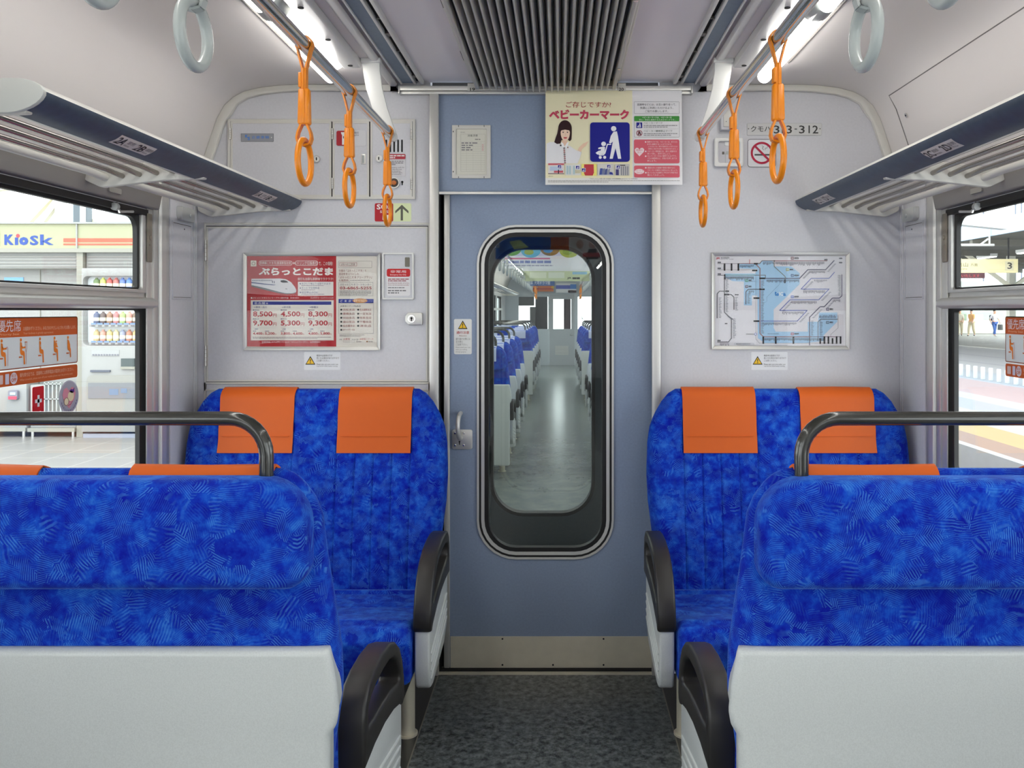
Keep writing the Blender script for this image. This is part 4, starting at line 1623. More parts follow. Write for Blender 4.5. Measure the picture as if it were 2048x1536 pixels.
REFL = mat('lamp_reflector', (248, 248, 246), 0.5)
for sg, nm in ((-1, 'left'), (1, 'right')):
    t = thing('ceiling_slot', (sg * 0.52, -2, 2.28), 'blue ceiling air-slot strip with dark vents on the %s of the louver' % ('rack-label 2A side' if sg < 0 else 'rack-label 2D side'), 'vent', 'air-slot strips in the ceiling')
    b = MB()
    b.box(sg * 0.512, sg * 0.556, YC0, -0.03, 2.262, 2.272, mat('slot_blue', (104, 122, 140), 0.5, speck=0.06))
    b.build('strip', t)
    b = MB()
    for (x0, x1) in ((0.474, 0.487), (0.503, 0.512), (0.556, 0.563)):
        b.box(sg * x0, sg * x1, YC0, -0.03, 2.256, 2.272, WHITE)
    b.build('slot_trim', t, bevel=0.002)
    b = MB()
    b.box(sg * 0.487, sg * 0.503, YC0, -0.03, 2.2705, 2.272, DARK)
    b.build('slot', t)
    y = -0.10
    k = 0
    while y > -2.4:
        b = MB()
        b.box(sg * 0.487, sg * 0.503, y - (0.006 if k % 3 else 0.03), y, 2.262, 2.271, mat('slot_bridge', (96, 94, 90), 0.5))
        b.build('bridge', t)
        y -= 0.155
        k += 1
    b = MB()
    b.prism([(sg * 0.575, 2.26), (sg * 0.582, 2.250), (sg * 0.60, 2.250), (sg * 0.612, 2.26)], 'y', YC0, -0.025, WHITE)
    struct(b.build('trim_%d' % (6 if sg < 0 else 7), bevel=0.003))
    # ridge cover beside the lamps
    b = MB()
    b.prism([(sg * 0.640, 2.26), (sg * 0.645, 2.236), (sg * 0.704, 2.232), (sg * 0.716, 2.26)], 'y', YC0, -0.315, WHITE)
    rc = tag(b.build('lamp_ridge', bevel=0.004), 'white ridge cover with small dark holes beside the %s ceiling lamps' % ('left' if sg < 0 else 'right'), 'cover', 'ridge covers')
    for d in (2.29, 2.56, 2.83):
        b = MB()
        b.cyl((sg * 0.674, d - CD, 2.2325), (sg * 0.674, d - CD, 2.236), 0.0085, DARK, 16)
        o = b.build('hole', rc)
    # cove access panel seam (right side shows its outline)
    # lamp trough line
    b = MB()
    b.prism([(sg * 0.836, 2.26), (sg * 0.838, 2.256), (sg * 0.842, 2.256), (sg * 0.844, 2.26)], 'y', YC0, -0.30, mat('trough_line_grey', (120, 116, 112), 0.5))
    struct(b.build('trim_%d' % (8 if sg < 0 else 9)))
    # lamps
    segs = [(-0.255, -0.835), (-0.945, -2.14)] + [(-2.25 - 1.31 * i, -3.45 - 1.31 * i) for i in range(8)]
    for k, (ya, yb) in enumerate(segs):
        t = thing('ceiling_light', (sg * 0.765, (ya + yb) / 2, 2.26), 'glowing fluorescent ceiling light, %s' %
                  ((('left row, nearest the end wall', 'left row, second from the end wall') + ('left row, behind the camera',) * 8) if sg < 0 else
                   (('right row, nearest the end wall', 'right row, second from the end wall') + ('right row, behind the camera',) * 8))[k], 'lamp', 'fluorescent ceiling lights')
        b = MB()
        b.cyl((sg * 0.765, ya - 0.004, 2.222), (sg * 0.765, yb + 0.004, 2.224), 0.0235, TUBEM, 16)
        b.build('fluorescent_tube', t, angle=60)
        b = MB()
        rings = []
        for y, q in ((ya - 0.002, 0.75), (ya - 0.012, 0.92), (ya - 0.03, 1.0), (yb + 0.03, 1.0), (yb + 0.012, 0.92), (yb + 0.002, 0.75)):
            rings.append([(sg * 0.765 + q * x, y, z) for x, z in ((-0.046, 2.2585), (-0.046, 2.252), (-0.030, 2.246), (0.030, 2.246), (0.046, 2.252), (0.046, 2.2585))])
        b.loft(rings, REFL)
        b.build('reflector', t)
        b = MB()
        yj0, yj1 = (yb - 0.108, yb - 0.002)
        rings = [[(sg * 0.765 + 0.048 * math.cos(PI + PI * i / 14), y, 2.259 + 0.05 * q * math.sin(PI + PI * i / 14)) for i in range(15)] for y, q in ((yj1, 0.8), (yj1 - 0.01, 1), (yj0 + 0.01, 1), (yj0, 0.8))]
        b.loft(rings, GREYP)
        b.build('lamp_holder', t)

# cove access panel on the right
SEAM = mat('panel_seam', (110, 106, 104), 0.6)


def cove_pt(sg, u):
    """point along the cove profile, u in 0..1 from z=1.93 to z=2.2"""
    z = 1.93 + 0.27 * u
    for a, c in zip(PROF[:-1], PROF[1:]):
        if a[1] <= z <= c[1]:
            f = (z - a[1]) / (c[1] - a[1])
            return (sg * (a[0] + (c[0] - a[0]) * f), z)
    return (sg * PROF[8][0], z)


b = MB()
top = (1.243, 2.178)
b.tube([(top[0] - 0.001, YB + 1, top[1]), (top[0] - 0.001, -0.17, top[1])], 0.0022, SEAM, 6)
pp = [(1.243, 2.178), (1.268, 2.13), (1.292, 2.06), (1.317, 1.985), (1.345, 1.92)]
b.tube([(x - 0.0008, -0.17, z) for x, z in pp], 0.0018, SEAM, 6)
tag(b.build('cove_panel_seam'), 'thin dark seam of the access panel in the curved ceiling above the 2C rack label', 'seam')
b = MB()
n_ = Vector((-1, 0, -0.42)).normalized()
p_ = Vector((1.279, -0.232, 2.092))
b.cyl(p_, p_ + n_ * 0.003, 0.0085, CHROME, 16)
b.cyl(p_ + n_ * 0.003, p_ + n_ * 0.0035, 0.004, DARK, 6)
tag(b.build('cove_screw'), 'round screw in the curved ceiling above the right luggage rack', 'screw')

# ---------------------------------------------------------------- handrails and straps
RX, RZ = 0.534, 2.0
RAILS = {}
for sg in (-1, 1):
    rx = sg * RX - 0.004
    side = 'left' if sg < 0 else 'right'
    t = thing('ceiling_handrail', (rx, -0.35, RZ), 'polished steel overhead handrail on the %s' % ('red poster side' if sg < 0 else 'route map side'), 'handrail', 'overhead handrails')
    b = MB()
    b.tube([(rx, -12.9, RZ), (rx, -0.335, RZ)], 0.0155, CHROME, 24)
    b.build('rail', t)
    for yb in (-0.345, -4.4, -8.6, -12.85):
        b = MB()
        prof = [(sg * 0.605, 2.262, 0.030), (sg * 0.604, 2.22, 0.029), (sg * 0.595, 2.16, 0.028), (sg * 0.575, 2.09, 0.026), (sg * 0.552, 2.03, 0.0235), (rx, 2.0, 0.022), (rx - sg * 0.006, 1.985, 0.017), (rx - sg * 0.009, 1.977, 0.007)]
        rings = [[(x - h, yb + 0.004, z), (x + h, yb + 0.004, z), (x + h, yb + 0.016, z), (x - h, yb + 0.016, z)] for x, z, h in prof]
        b.loft(rings, WHITE)
        b.box(sg * 0.605 - 0.034, sg * 0.605 + 0.034, yb - 0.006, yb + 0.024, 2.246, 2.262, WHITE)
        b.build('bracket', t, bevel=0.0025)


def strap_parts(t, x, y, m, ring_m, kind):
    L = [0.0, 0.0]
    # loop over the rail and the doubled band
    b = MB()
    hw = 0.009 if kind == 'long' else 0.011
    r = 0.0185
    pts = []
    zj = -0.056 if kind == 'long' else -0.045
    for i in range(13):
        a = math.radians(-35) + math.radians(250) * i / 12
        pts.append((r * math.cos(a), r * math.sin(a)))
    pts = [(0.0035, zj)] + pts + [(-0.0035, zj)]
    for (p, q) in zip(pts[:-1], pts[1:]):
        d = Vector((q[0] - p[0], q[1] - p[1])).normalized()
        nv = Vector((-d.y, d.x)) * 0.0019
        P = []
        for yy in (y - hw, y + hw):
            for (u, v) in ((p[0] + nv.x, p[1] + nv.y), (p[0] - nv.x, p[1] - nv.y), (q[0] - nv.x, q[1] - nv.y), (q[0] + nv.x, q[1] + nv.y)):
                P.append((x + u, yy, RZ + v))
        b.add(P, [(0, 1, 2, 3), (7, 6, 5, 4), (0, 4, 5, 1), (1, 5, 6, 2), (2, 6, 7, 3), (3, 7, 4, 0)], m)
    b.build('strap_loop', t)
    if kind == 'long':
        b = MB()
        b.box(x - 0.0062, x + 0.0062, y - hw, y + hw, RZ - 0.102, RZ - 0.054, m)
        b.box(x - 0.0015, x + 0.0015, y - hw - 0.002, y + hw, RZ - 0.102, RZ - 0.054, m)
        b.build('strap_band', t, bevel=0.001)
        b = MB()
        b.box(x - 0.012, x - 0.004, y - 0.010, y + 0.010, RZ - 0.098, RZ - 0.064, m)
        b.build('buckle', t, bevel=0.002)
        zs0, zs1, zr, R, rt = -0.100, -0.182, -0.2665, 0.0495, 0.0070
        sw = 0.0125
    else:
        zs0, zs1, zr, R, rt = -0.040, -0.098, -0.166, 0.0505, 0.0093
        sw = 0.0135
    b = MB()
    rings = []
    for z, q in ((zs0, 0.8), (zs0 - 0.004, 1.0), (zs1 + 0.004, 1.12), (zs1, 0.95)):
        rings.append([(x + p[0] * q, y + p[1] * q, RZ + z) for p in rr(-sw, -0.0095, sw, 0.0095, 0.004, 3)])
    b.loft(rings, m)
    if kind == 'long':
        b.box(x - 0.003, x + 0.003, y - 0.0118, y - 0.008, RZ + zs1 + 0.003, RZ + zs0 - 0.004, m)
    b.build('sleeve', t, bevel=0.001)
    b = MB()
    zt = zr + R
    lp = [(-0.005, zs1 + 0.004), (-0.014, zt + 0.018), (-0.0165, zt + 0.004), (-0.0125, zt - 0.009), (0, zt - 0.0125), (0.0125, zt - 0.009), (0.0165, zt + 0.004), (0.014, zt + 0.018), (0.005, zs1 + 0.004)]
    for (p, q) in zip(lp[:-1], lp[1:]):
        d = Vector((q[0] - p[0], q[1] - p[1])).normalized()
        nv = Vector((-d.y, d.x)) * 0.0022
        P = []
        for yy in (y - 0.0085, y + 0.0085):
            for (u, v) in ((p[0] + nv.x, p[1] + nv.y), (p[0] - nv.x, p[1] - nv.y), (q[0] - nv.x, q[1] - nv.y), (q[0] + nv.x, q[1] + nv.y)):
                P.append((x + u, yy, RZ + v))
        b.add(P, [(0, 1, 2, 3), (7, 6, 5, 4), (0, 4, 5, 1), (1, 5, 6, 2), (2, 6, 7, 3), (3, 7, 4, 0)], m)
    b.build('ring_loop', t)
    b = MB()
    b.tube([(x, y + R * math.sin(2 * PI * i / 40), RZ + zr + R * math.cos(2 * PI * i / 40)) for i in range(40)], rt, ring_m, 14, closed=True)
    o = b.build('ring', t)


ORD = ('nearest the camera', 'in the middle', 'nearest the end wall')
STRAP = {}
for sg, ds in ((-1, (1.884, 2.285, 2.79)), (1, (1.845, 2.31, 2.81))):
    rx = sg * RX - 0.004
    for k, d in enumerate(ds):
        t = thing('hanging_strap', (rx, d - CD, RZ), 'orange ring strap %s, of three on the %s handrail' % (ORD[k], 'left' if sg < 0 else 'right'), 'strap', 'orange hanging straps')
        strap_parts(t, rx, d - CD, STRAPO, STRAPO, 'long')
        STRAP['o'] = t
    for k, d in enumerate((1.315, 1.035)):
        t = thing('hanging_strap', (rx, d - CD, RZ), 'grey ring strap on the %s handrail, %s' % ('left' if sg < 0 else 'right', 'its whole ring in view' if k == 0 else 'only its lower edge in view'), 'strap', 'grey hanging straps')
        strap_parts(t, rx, d - CD, GREYP, GREYP, 'short')
        STRAP['g'] = t

# ---------------------------------------------------------------- luggage racks
NOSE = [(1.018, 1.838), (1.005, 1.838), (0.985, 1.837), (0.965, 1.832), (0.951, 1.824), (0.9455, 1.8165), (0.946, 1.809), (0.951, 1.801), (0.959, 1.7935), (0.970, 1.7868), (0.983, 1.7815), (0.998, 1.7775), (1.012, 1.7755)]


def rack(sg, y0, y1, label, plates, near_cap=True, group='luggage racks over the windows'):
    t = thing('luggage_rack', (sg * 1.15, (y0 + y1) / 2, 1.8), label, 'luggage rack', group)
    P = [(sg * x, z) for x, z in NOSE]
    i0 = 5
    b = MB()
    top = P[:i0 + 1]
    inn = [(p[0], p[1] - 0.005) for p in top[:-1]] + [(P[i0][0] + sg * 0.006, P[i0][1])]
    b.prism(top + inn[::-1], 'y', y0, y1, ALU)
    b.build('front_edge', t)
    low = P[i0:]
    inn = [(p[0] + sg * 0.005, p[1] + 0.005) for p in low]
    b = MB()
    b.prism(low + inn[::-1], 'y', y0, y1, NAVY)
    b.prism([low[-1], (low[-1][0] + sg * 0.012, low[-1][1] + 0.001), (low[-1][0] + sg * 0.012, low[-1][1] + 0.005), (low[-1][0], low[-1][1] + 0.005)], 'y', y0, y1, ALU)
    fa = b.build('fascia', t)
    # end cap of the front section
    for ye, s_ in ((y0, -1),):
        b = MB()
        o = [(sg * x, z) for x, z in NOSE] + [(sg * 1.10, 1.776), (sg * 1.10, 1.838)]
        b.prism(inset(o, -0.0025), 'y', ye, ye + s_ * 0.012, CAPM)
        b.build('end_cap', t, bevel=0.003)
    brk = [y1 - 0.012, (y0 + y1) / 2 + 0.02, y0 + 0.012]
    for yb in brk:
        b = MB()
        o = roundpoly([(sg * 0.985, 1.776), (sg * 1.10, 1.7725), (sg * 1.285, 1.752), (sg * 1.335, 1.775), (sg * 1.335, 1.805), (sg * 1.10, 1.83), (sg * 0.985, 1.83)], [0.004, 0.05, 0.03, 0.02, 0.01, 0.01, 0.004], 5)
        b.prism(o, 'y', yb - 0.011, yb + 0.011, TRIM)
        b.build('bracket', t, bevel=0.003)
    xs = [1.072, 1.121, 1.171, 1.220, 1.270]
    for a, c in zip(brk[:-1], brk[1:]):
        for i, x in enumerate(xs):
            z = 1.800 - 0.018 * (i / 4)
            b = MB()
            pth = [(sg * x, a - 0.004, z - 0.003), (sg * x, a - 0.03, z - 0.002), (sg * x, a - 0.10, z + 0.002)]
            pth += [(sg * x, c + 0.10, z + 0.002), (sg * x, c + 0.03, z - 0.002), (sg * x, c + 0.004, z - 0.003)]
            b.tube(pth, 0.0075 if i < 4 else 0.011, RODM if i < 4 else TRIM, 12)
            b.build('rod', t)
    # seat number plates on the fascia
    seg = P[i0:]
    ln = [0]
    for a, c in zip(seg[:-1], seg[1:]):
        ln.append(ln[-1] + math.hypot(c[0] - a[0], c[1] - a[1]))

    def surf(u):
        q = u * ln[-1]
        for k in range(len(seg) - 1):
            if q <= ln[k + 1] or k == len(seg) - 2:
                f = (q - ln[k]) / (ln[k + 1] - ln[k])
                a, c = seg[k], seg[k + 1]
                dx, dz = c[0] - a[0], c[1] - a[1]
                l_ = math.hypot(dx, dz)
                nx, nz = (dz / l_, -dx / l_)
                if nx * sg > 0:
                    nx, nz = -nx, -nz
                return a[0] + dx * f, a[1] + dz * f, nx, nz
    for (yc, txt) in plates:
        if sg < 0:
            fn = lambda px, py, l, yc=yc: (lambda q: (q[0] + q[2] * (0.0008 + l), yc + (px - 50) / 100 * 0.165, q[1] + q[3] * (0.0008 + l)))(surf(0.28 + py / 100 * 0.42))
        else:
            fn = lambda px, py, l, yc=yc: (lambda q: (q[0] + q[2] * (0.0008 + l), yc - (px - 50) / 100 * 0.165, q[1] + q[3] * (0.0008 + l)))(surf(0.28 + py / 100 * 0.42))
        s = Sheet(fn)
        for k in range(4):
            s.rect(0, k * 25, 100, k * 25 + 25, (214, 208, 202), 0, 0)
        s.k = 3
        for (ch, x0, jp, en) in ((txt[0], 3, txt[2], txt[3]), (txt[1], 54, txt[4], txt[5])):
            s.text(ch, x0, 12, x0 + 23, 82, (36, 34, 34), 0.02)
            s.text(jp, x0 + 25, 18, x0 + 43, 50, (84, 78, 76))
            s.text(en, x0 + 25, 60, x0 + 40, 80, (92, 86, 84))
        s.build('number_label', fa)
    return t


YR0, YR1 = 1.592 - CD, -0.012
rack(-1, YR0, YR1, 'luggage rack over the left window with seat labels 2A and 2B', [(-1.21, ('2A', '2B', '窓側', 'Window', '通路側', 'Aisle')), (-0.335, ('1A', '1B', '窓側', 'Window', '通路側', 'Aisle'))])
rack(1, YR0, YR1, 'luggage rack over the right window with seat labels 2C and 2D', [(-1.17, ('2C', '2D', '通路側', 'Aisle', '窓側', 'Window')), (-0.27, ('1C', '1D', '通路側', 'Aisle', '窓側', 'Window'))])
b = MB()
b.box(1.0, 1.035, YR0 + 0.05, YR0 + 0.062, 1.838, 1.866, mat('yellowed_tab', (226, 224, 190), 0.4))
tag(b.build('plastic_tab', bevel=0.003), 'small pale yellow plastic tab standing on the right luggage rack edge', 'tab')

# ---------------------------------------------------------------- side wall linings and windows
WGL = glass('window_glass', (0.97, 0.985, 0.975), 0.7)
kt = 10
XG = 1.377
for sg, nm, wn in ((-1, 'left', 1), (1, 'right', 2)):
    X = lambda d: sg * (XW - d)      # d metres into the car
    b = MB()
    b.box(X(0.0), X(0.010), -0.035, -0.221, 0.0, 1.86, WALL)
    struct(b.build('trim_%d' % kt, bevel=0.002))
    b = MB()
    for (y0, y1) in ((-0.006, -0.014), (-0.02, -0.03)):
        b.box(X(0.0), X(0.012), y0, y1, 0, 1.86, WALL)
    struct(b.build('trim_%d' % (kt + 1), bevel=0.002))
    # inset cover plate
    t = thing('wall_cover_plate', (X(0.01), -0.12, 1.4), 'grey rectangular wall cover plate under the %s luggage rack' % nm, 'panel')
    b = MB()
    A = [(-0.052, 1.437), (-0.210, 1.437), (-0.210, 1.720), (-0.052, 1.720)]
    b.ringprism(A, inset(A, 0.006), 'x', X(0.010), X(0.0135), WALL)
    b.ringprism(inset(A, 0.006), inset(A, 0.0085), 'x', X(0.010), X(0.0104), SEAM)
    b.build('plate_rim', t, bevel=0.001)
    b = MB()
    b.box(X(0.010), X(0.012), -0.0605, -0.2015, 1.4455, 1.7115, WALL)
    b.cyl((X(0.0118), -0.115, 1.697), (X(0.0126), -0.115, 1.697), 0.003, DARK, 10)
    b.build('plate', t)
    # coat-hook bracket
    b = MB()
    b.prism(roundpoly([(-0.07, 1.725), (-0.175, 1.725), (-0.175, 1.775), (-0.07, 1.775)], [0.012, 0.02, 0.005, 0.005]), 'x', X(0.010), X(0.032), CAPM)
    b.cyl((X(0.03), -0.11, 1.747), (X(0.036), -0.11, 1.747), 0.008, CAPM, 14)
    tag(b.build('rack_bracket', bevel=0.005), 'small grey wall bracket tucked under the %s luggage rack' % nm, 'bracket')
    # bright rounded pillar
    b = MB()
    b.prism(roundpoly([(X(0), -0.224), (X(0.009), -0.228), (X(0.012), -0.255), (X(0.009), -0.282), (X(0), -0.287)], [0.001, 0.012, 0.01, 0.012, 0.001]), 'z', 0.0, 1.86, ALU)
    struct(b.build('trim_%d' % (kt + 2)))
    b = MB()
    b.box(X(-0.001), X(0.001), -0.288, -0.299, 0, 1.80, DARK)
    struct(b.build('trim_%d' % (kt + 3)))
    kt += 4
    # window unit
    wt = struct(empty('window_%d' % wn, (sg * 1.40, -1.1, 1.2)))
    b = MB()
    b.box(X(0.0), X(0.006), -0.299, -0.380, WZ0 - 0.05, 1.80, ALU)
    b.box(X(0.0), X(0.012), -0.318, -0.345, WZ0 - 0.05, 1.80, ALU)
    b.box(X(0), X(0.006), -1.95, -2.04, WZ0 - 0.05, 1.80, ALU)
    b.box(X(-0.05), X(0.015), -2.04, -0.30, WZ0 - 0.06, WZ0, ALU)
    struct(b.build('window_frame', wt, bevel=0.003))
    YA, YE = -0.345, -1.95
    # lower sash gasket and glass
    xg = sg * XG
    b = MB()
    A = [(YA, WZ0), (YE, WZ0), (YE, 1.412), (YA, 1.412)]
    o4 = rr(YE + 0.05, WZ0 + 0.05, YA - 0.060, 1.396, [0.03, 0.03, 0.012, 0.012], 4)
    b.prism(A, 'x', xg - sg * 0.010, xg + sg * 0.005, BLACK, holes=[o4])
    struct(b.build('lower_gasket', wt))
    b = MB()
    b.prism(rr(YE + 0.03, WZ0 + 0.03, YA - 0.05, 1.405, 0.02, 4), 'x', xg - 0.002, xg + 0.002, WGL)
    struct(b.build('lower_glass', wt, smooth=False))
    # upper sash: metal frame, black gasket, glass
    b = MB()
    A = [(YA - 0.034, 1.455), (YE, 1.455), (YE, 1.735), (YA - 0.034, 1.735)]
    H = rr(YE + 0.03, 1.466, YA - 0.062, 1.722, 0.012, 5)
    b.prism(A, 'x', xg - sg * 0.022, xg + sg * 0.004, ALU, holes=[H])
    struct(b.build('upper_sash', wt, bevel=0.002))
    b = MB()
    H2 = rr(YE + 0.05, 1.472, YA - 0.076, 1.706, [0.012, 0.006, 0.045, 0.045], 6)
    b.prism(rr(YE + 0.028, 1.464, YA - 0.060, 1.724, 0.012, 4), 'x', xg - sg * 0.010, xg + sg * 0.005, BLACK, holes=[H2])
    struct(b.build('upper_gasket', wt))
    b = MB()
    b.prism(rr(YE + 0.03, 1.465, YA - 0.07, 1.72, 0.03, 4), 'x', xg - 0.002, xg + 0.002, WGL)
    struct(b.build('upper_glass', wt, smooth=False))
    # transom
    b = MB()
    o = roundpoly([(sg * 1.40, 1.404), (sg * 1.352, 1.402), (sg * 1.330, 1.410), (sg * 1.330, 1.428), (sg * 1.345, 1.436), (sg * 1.362, 1.440), (sg * 1.362, 1.462), (sg * 1.40, 1.462)], [0.001, 0.008, 0.008, 0.006, 0.004, 0.002, 0.003, 0.001], 4)
    b.prism(o, 'y', YE, -0.352, ALU)
    struct(b.build('transom', wt))
    # header box
    b = MB()
    b.prism(roundpoly([(sg * 1.44, 1.735), (sg * 1.335, 1.742), (sg * 1.325, 1.79), (sg * 1.345, 1.83), (sg * 1.44, 1.83)], 0.006, 3), 'y', YE - 0.1, -0.335, HEADG)
    struct(b.build('window_header', wt))
    b = MB()
    b.box(sg * 1.352, sg * 1.40, YE, -0.375, 1.716, 1.736, mat('blind_slot', (40, 38, 36), 0.6))
    struct(b.build('blind_slot', wt))
    # catch under the header
    b = MB()
    yk = 2.62 - CD
    b.tube([(sg * 1.345, yk - 0.03, 1.735), (sg * 1.335, yk - 0.03, 1.705), (sg * 1.335, yk + 0.05, 1.715)], 0.0045, CHROME, 8)
    b.cyl((sg * 1.345, yk - 0.045, 1.72), (sg * 1.345, yk - 0.03, 1.72), 0.012, CAPM, 12)
    struct(b.build('catch', wt))
    b = MB()
    b.prism(rr(2.55 - CD - 0.035, 1.758, 2.55 - CD + 0.035, 1.774, 0.004, 3), 'x', sg * 1.3335, sg * 1.326, mat('header_pull', (150, 146, 138), 0.4))
    struct(b.build('header_pull', wt))
    b = MB()
    b.prism(rr(-0.352, 1.56, -0.385, 1.725, 0.004, 3), 'x', X(0.006), X(0.010), STONE)
    b.cyl((X(0.008), -0.366, 1.643), (X(0.0135), -0.366, 1.643), 0.008, STONE, 14)
    b.cyl((X(0.008), -0.372, 1.618), (X(0.0125), -0.372, 1.618), 0.003, CHROME, 10)
    struct(b.build('lock_plate', wt, bevel=0.0015))
    # second window behind the camera: frame and glass
    for kk, (ya_, yb_) in enumerate(OPEN[1:]):
     if sg < 0 and kk in (1, 4):
         continue
     w2 = struct(empty('window_%d' % (wn + 2 + 2 * kk), (sg * 1.40, (ya_ + yb_) / 2, 1.2)))
     b = MB()
     A = [(yb_, WZ0), (ya_, WZ0), (ya_, 1.735), (yb_, 1.735)]
     b.ringprism(A, inset(A, 0.05), 'x', xg - sg * 0.012, xg + sg * 0.01, BLACK)
     b.box(xg - sg * 0.012, xg, ya_, yb_, 1.40, 1.46, ALU)
     struct(b.build('window_frame', w2))
     b = MB()
     b.box(xg - 0.002, xg + 0.002, ya_ + 0.03, yb_ - 0.03, WZ0 + 0.03, 1.70, WGL)
     struct(b.build('glass', w2, smooth=False))

# ---------------------------------------------------------------- priority seat stickers on the lower glass
OR = (206, 92, 26)
ORF = (238, 130, 34)


def seat_figure(s, x, y, q, kind):
    """side view of a sitting figure; q scales"""
    P = lambda *a: [(x + u * q, y + v * q) for u, v in a]
    s.disc(x + 7 * q, y + 8 * q, 5.6 * q, ORF)
    if kind == 'belly':
        s.poly(P((3, 16), (9, 16), (15, 22), (21, 34), (22, 46), (26, 52), (28, 82), (22, 84), (18, 60), (6, 54), (3, 44)), ORF)
    else:
        s.poly(P((3, 16), (9, 15), (13, 20), (14, 44), (26, 47), (29, 54), (31, 92), (24, 93), (21, 62), (8, 59), (3, 52)), ORF)
    s.rect(x - 4 * q, y + 64 * q, x + 14 * q, y + 69 * q, (214, 116, 66))
    if kind in ('cane', 'crutch'):
        s.poly(P((8, 28), (12, 26), (17, 32), (33, 31), (33, 37), (14, 38)), ORF)
    if kind == 'cane':
        s.line(P((30, 36), (32, 30), (38, 30), (40, 36), (40, 92)), 1.6 * q, (206, 104, 96))
    if kind == 'crutch':
        s.line(P((30, 16), (42, 16)), 3.2 * q, (206, 116, 66))
        s.line(P((33, 17), (33, 40), (37, 50), (37, 92)), 1.5 * q, (206, 116, 66))
        s.line(P((41, 17), (41, 40), (37, 50)), 1.5 * q, (206, 116, 66))
    if kind == 'cross':
        s.up().rect(x + 7 * q, y + 28 * q, x + 13 * q, y + 36 * q, (232, 190, 170))
        s.rect(x + 9.3 * q, y + 29 * q, x + 10.7 * q, y + 35 * q, (120, 60, 50))
        s.rect(x + 8 * q, y + 31.3 * q, x + 12 * q, y + 32.7 * q, (120, 60, 50))
        s.k -= 1
    if kind == 'child':
        s.disc(x + 19 * q, y + 20 * q, 3.6 * q, ORF)
        s.poly(P((14, 26), (22, 25), (24, 36), (28, 38), (28, 42), (15, 42)), ORF)


def priority(fn, label):
    # layout units: 430 wide, 200 tall
    t = tag(None or bpy.data.objects.new('x', None), None) if False else None
    s = Sheet(fn)
    s.base(0, 0, 430, 151, (226, 232, 230), 0.0004, r=8)
    s.base(0, 156, 430, 198, OR, 0.0004, r=8)
    s.up()
    s.poly(rr(0, 0, 430, 58, [8, 8, 0.5, 0.5], 4), OR)
    s.frame(0, 0, 430, 151, 3, (150, 66, 30), 8)
    s.up()
    WT = (236, 232, 234)
    s.text('優先席', 14, 8, 122, 42, WT, 0.012)
    s.text('Priority Seat', 22, 46, 114, 54, (240, 190, 150))
    s.text('お座席ゆずりください。みなさまのやさしい心づかいをお願いします。', 134, 28, 418, 40, (240, 200, 170), 0.01)
    s.text('Your kindness is greatly appreciated.', 134, 45, 290, 53, (236, 180, 140))
    for i, kd in enumerate(('cane', 'crutch', 'cross', 'child', 'belly')):
        seat_figure(s, (26, 116, 212, 290, 366)[i], 60, 0.86, kd)
    s.rect(14, 164, 38, 190, (226, 200, 190), 3)
    s.rect(48, 162, 66, 192, (212, 208, 222), 2)
    s.disc(88, 177, 17, (228, 222, 226))
    s.up()
    s.text('電源', 76, 165, 100, 174, (200, 96, 50), 0.03)
    s.text('OFF', 76, 176, 100, 187, (200, 96, 50), 0.03)
    s.text('優先席付近では、混雑時には携帯電話の電源をお切りください。', 116, 164, 404, 176, (240, 200, 170), 0.01)
    s.text('When crowded, please turn off your mobile phone near the priority seats.', 116, 181, 400, 189, (236, 180, 140))
    return tag(s.build('priority_sticker'), label, 'sticker', 'priority seat stickers')


YS = 2.485 - CD
ZS = 1.378
U = 0.43 / 430
priority(lambda px, py, l: (-XG + 0.0035 + l, -1.1085 + px * 0.000832, ZS - py * 0.000897), 'orange priority seat sticker on the left lower window pane')
priority(lambda px, py, l: (XG - 0.0035 - l, -0.712 - px * 0.000832, ZS - py * 0.000897), 'orange priority seat sticker on the right lower window pane')
s = Sheet(lambda px, py, l: (-XG + 0.0035 + l, -0.958 + px * 0.00092, 1.189 - py * 0.00098))
s.base(0, 0, 54, 106, (206, 22, 34), 0.0004, r=5)
s.up()
WT = (240, 238, 238)
s.rect(22, 24, 32, 56, WT)
s.rect(11, 35, 43, 45, WT)
s.poly([(27, 98), (12, 82), (11, 74), (16, 69), (22, 69), (27, 74), (32, 69), (38, 69), (43, 74), (42, 82)], WT)
tag(s.build('help_sticker'), 'small upright red sticker with a white cross and heart on the left window pane', 'sticker')
s = Sheet(lambda px, py, l: (-XG + 0.0035 + l, -0.793 + px * 0.001, 1.146 - py * 0.001))
n = 28
P = [s.fn(48 * math.cos(2 * PI * i / n), 48 * math.sin(2 * PI * i / n), 0) for i in range(n)]
s.add(P, [tuple(range(n))], pm((176, 176, 188)))
s.up().ringd(0, 0, 44.5, 47.5, (206, 206, 214))
s.poly([(0, 34), (-26, 8), (-32, -8), (-26, -24), (-12, -28), (0, -18), (12, -28), (26, -24), (32, -8), (26, 8)], (226, 150, 164))
s.up()
s.disc(8, -2, 15, (240, 226, 186))
s.disc(-14, 12, 11, (240, 226, 186))
s.poly([(0, -16), (8, -22), (18, -20), (26, -26), (24, -12), (12, -10)], (84, 50, 140))
s.up()
s.ringd(-14, 12, 10, 11.5, (150, 120, 90))
s.line([(-6, 24), (6, 22), (16, 14)], 2, (150, 110, 110))
for i, ch in enumerate('おなかに赤ちゃんがいます'):
    a = math.radians(158 - i * 12.4)
    cx, cy = 39 * math.cos(a), 39 * math.sin(a)
    s.text(ch, cx - 3, cy - 3, cx + 3, cy + 3, (60, 56, 110), 0.02)
tag(s.build('maternity_sticker'), 'round grey sticker with a pink heart, mother and baby on the left window pane', 'sticker')
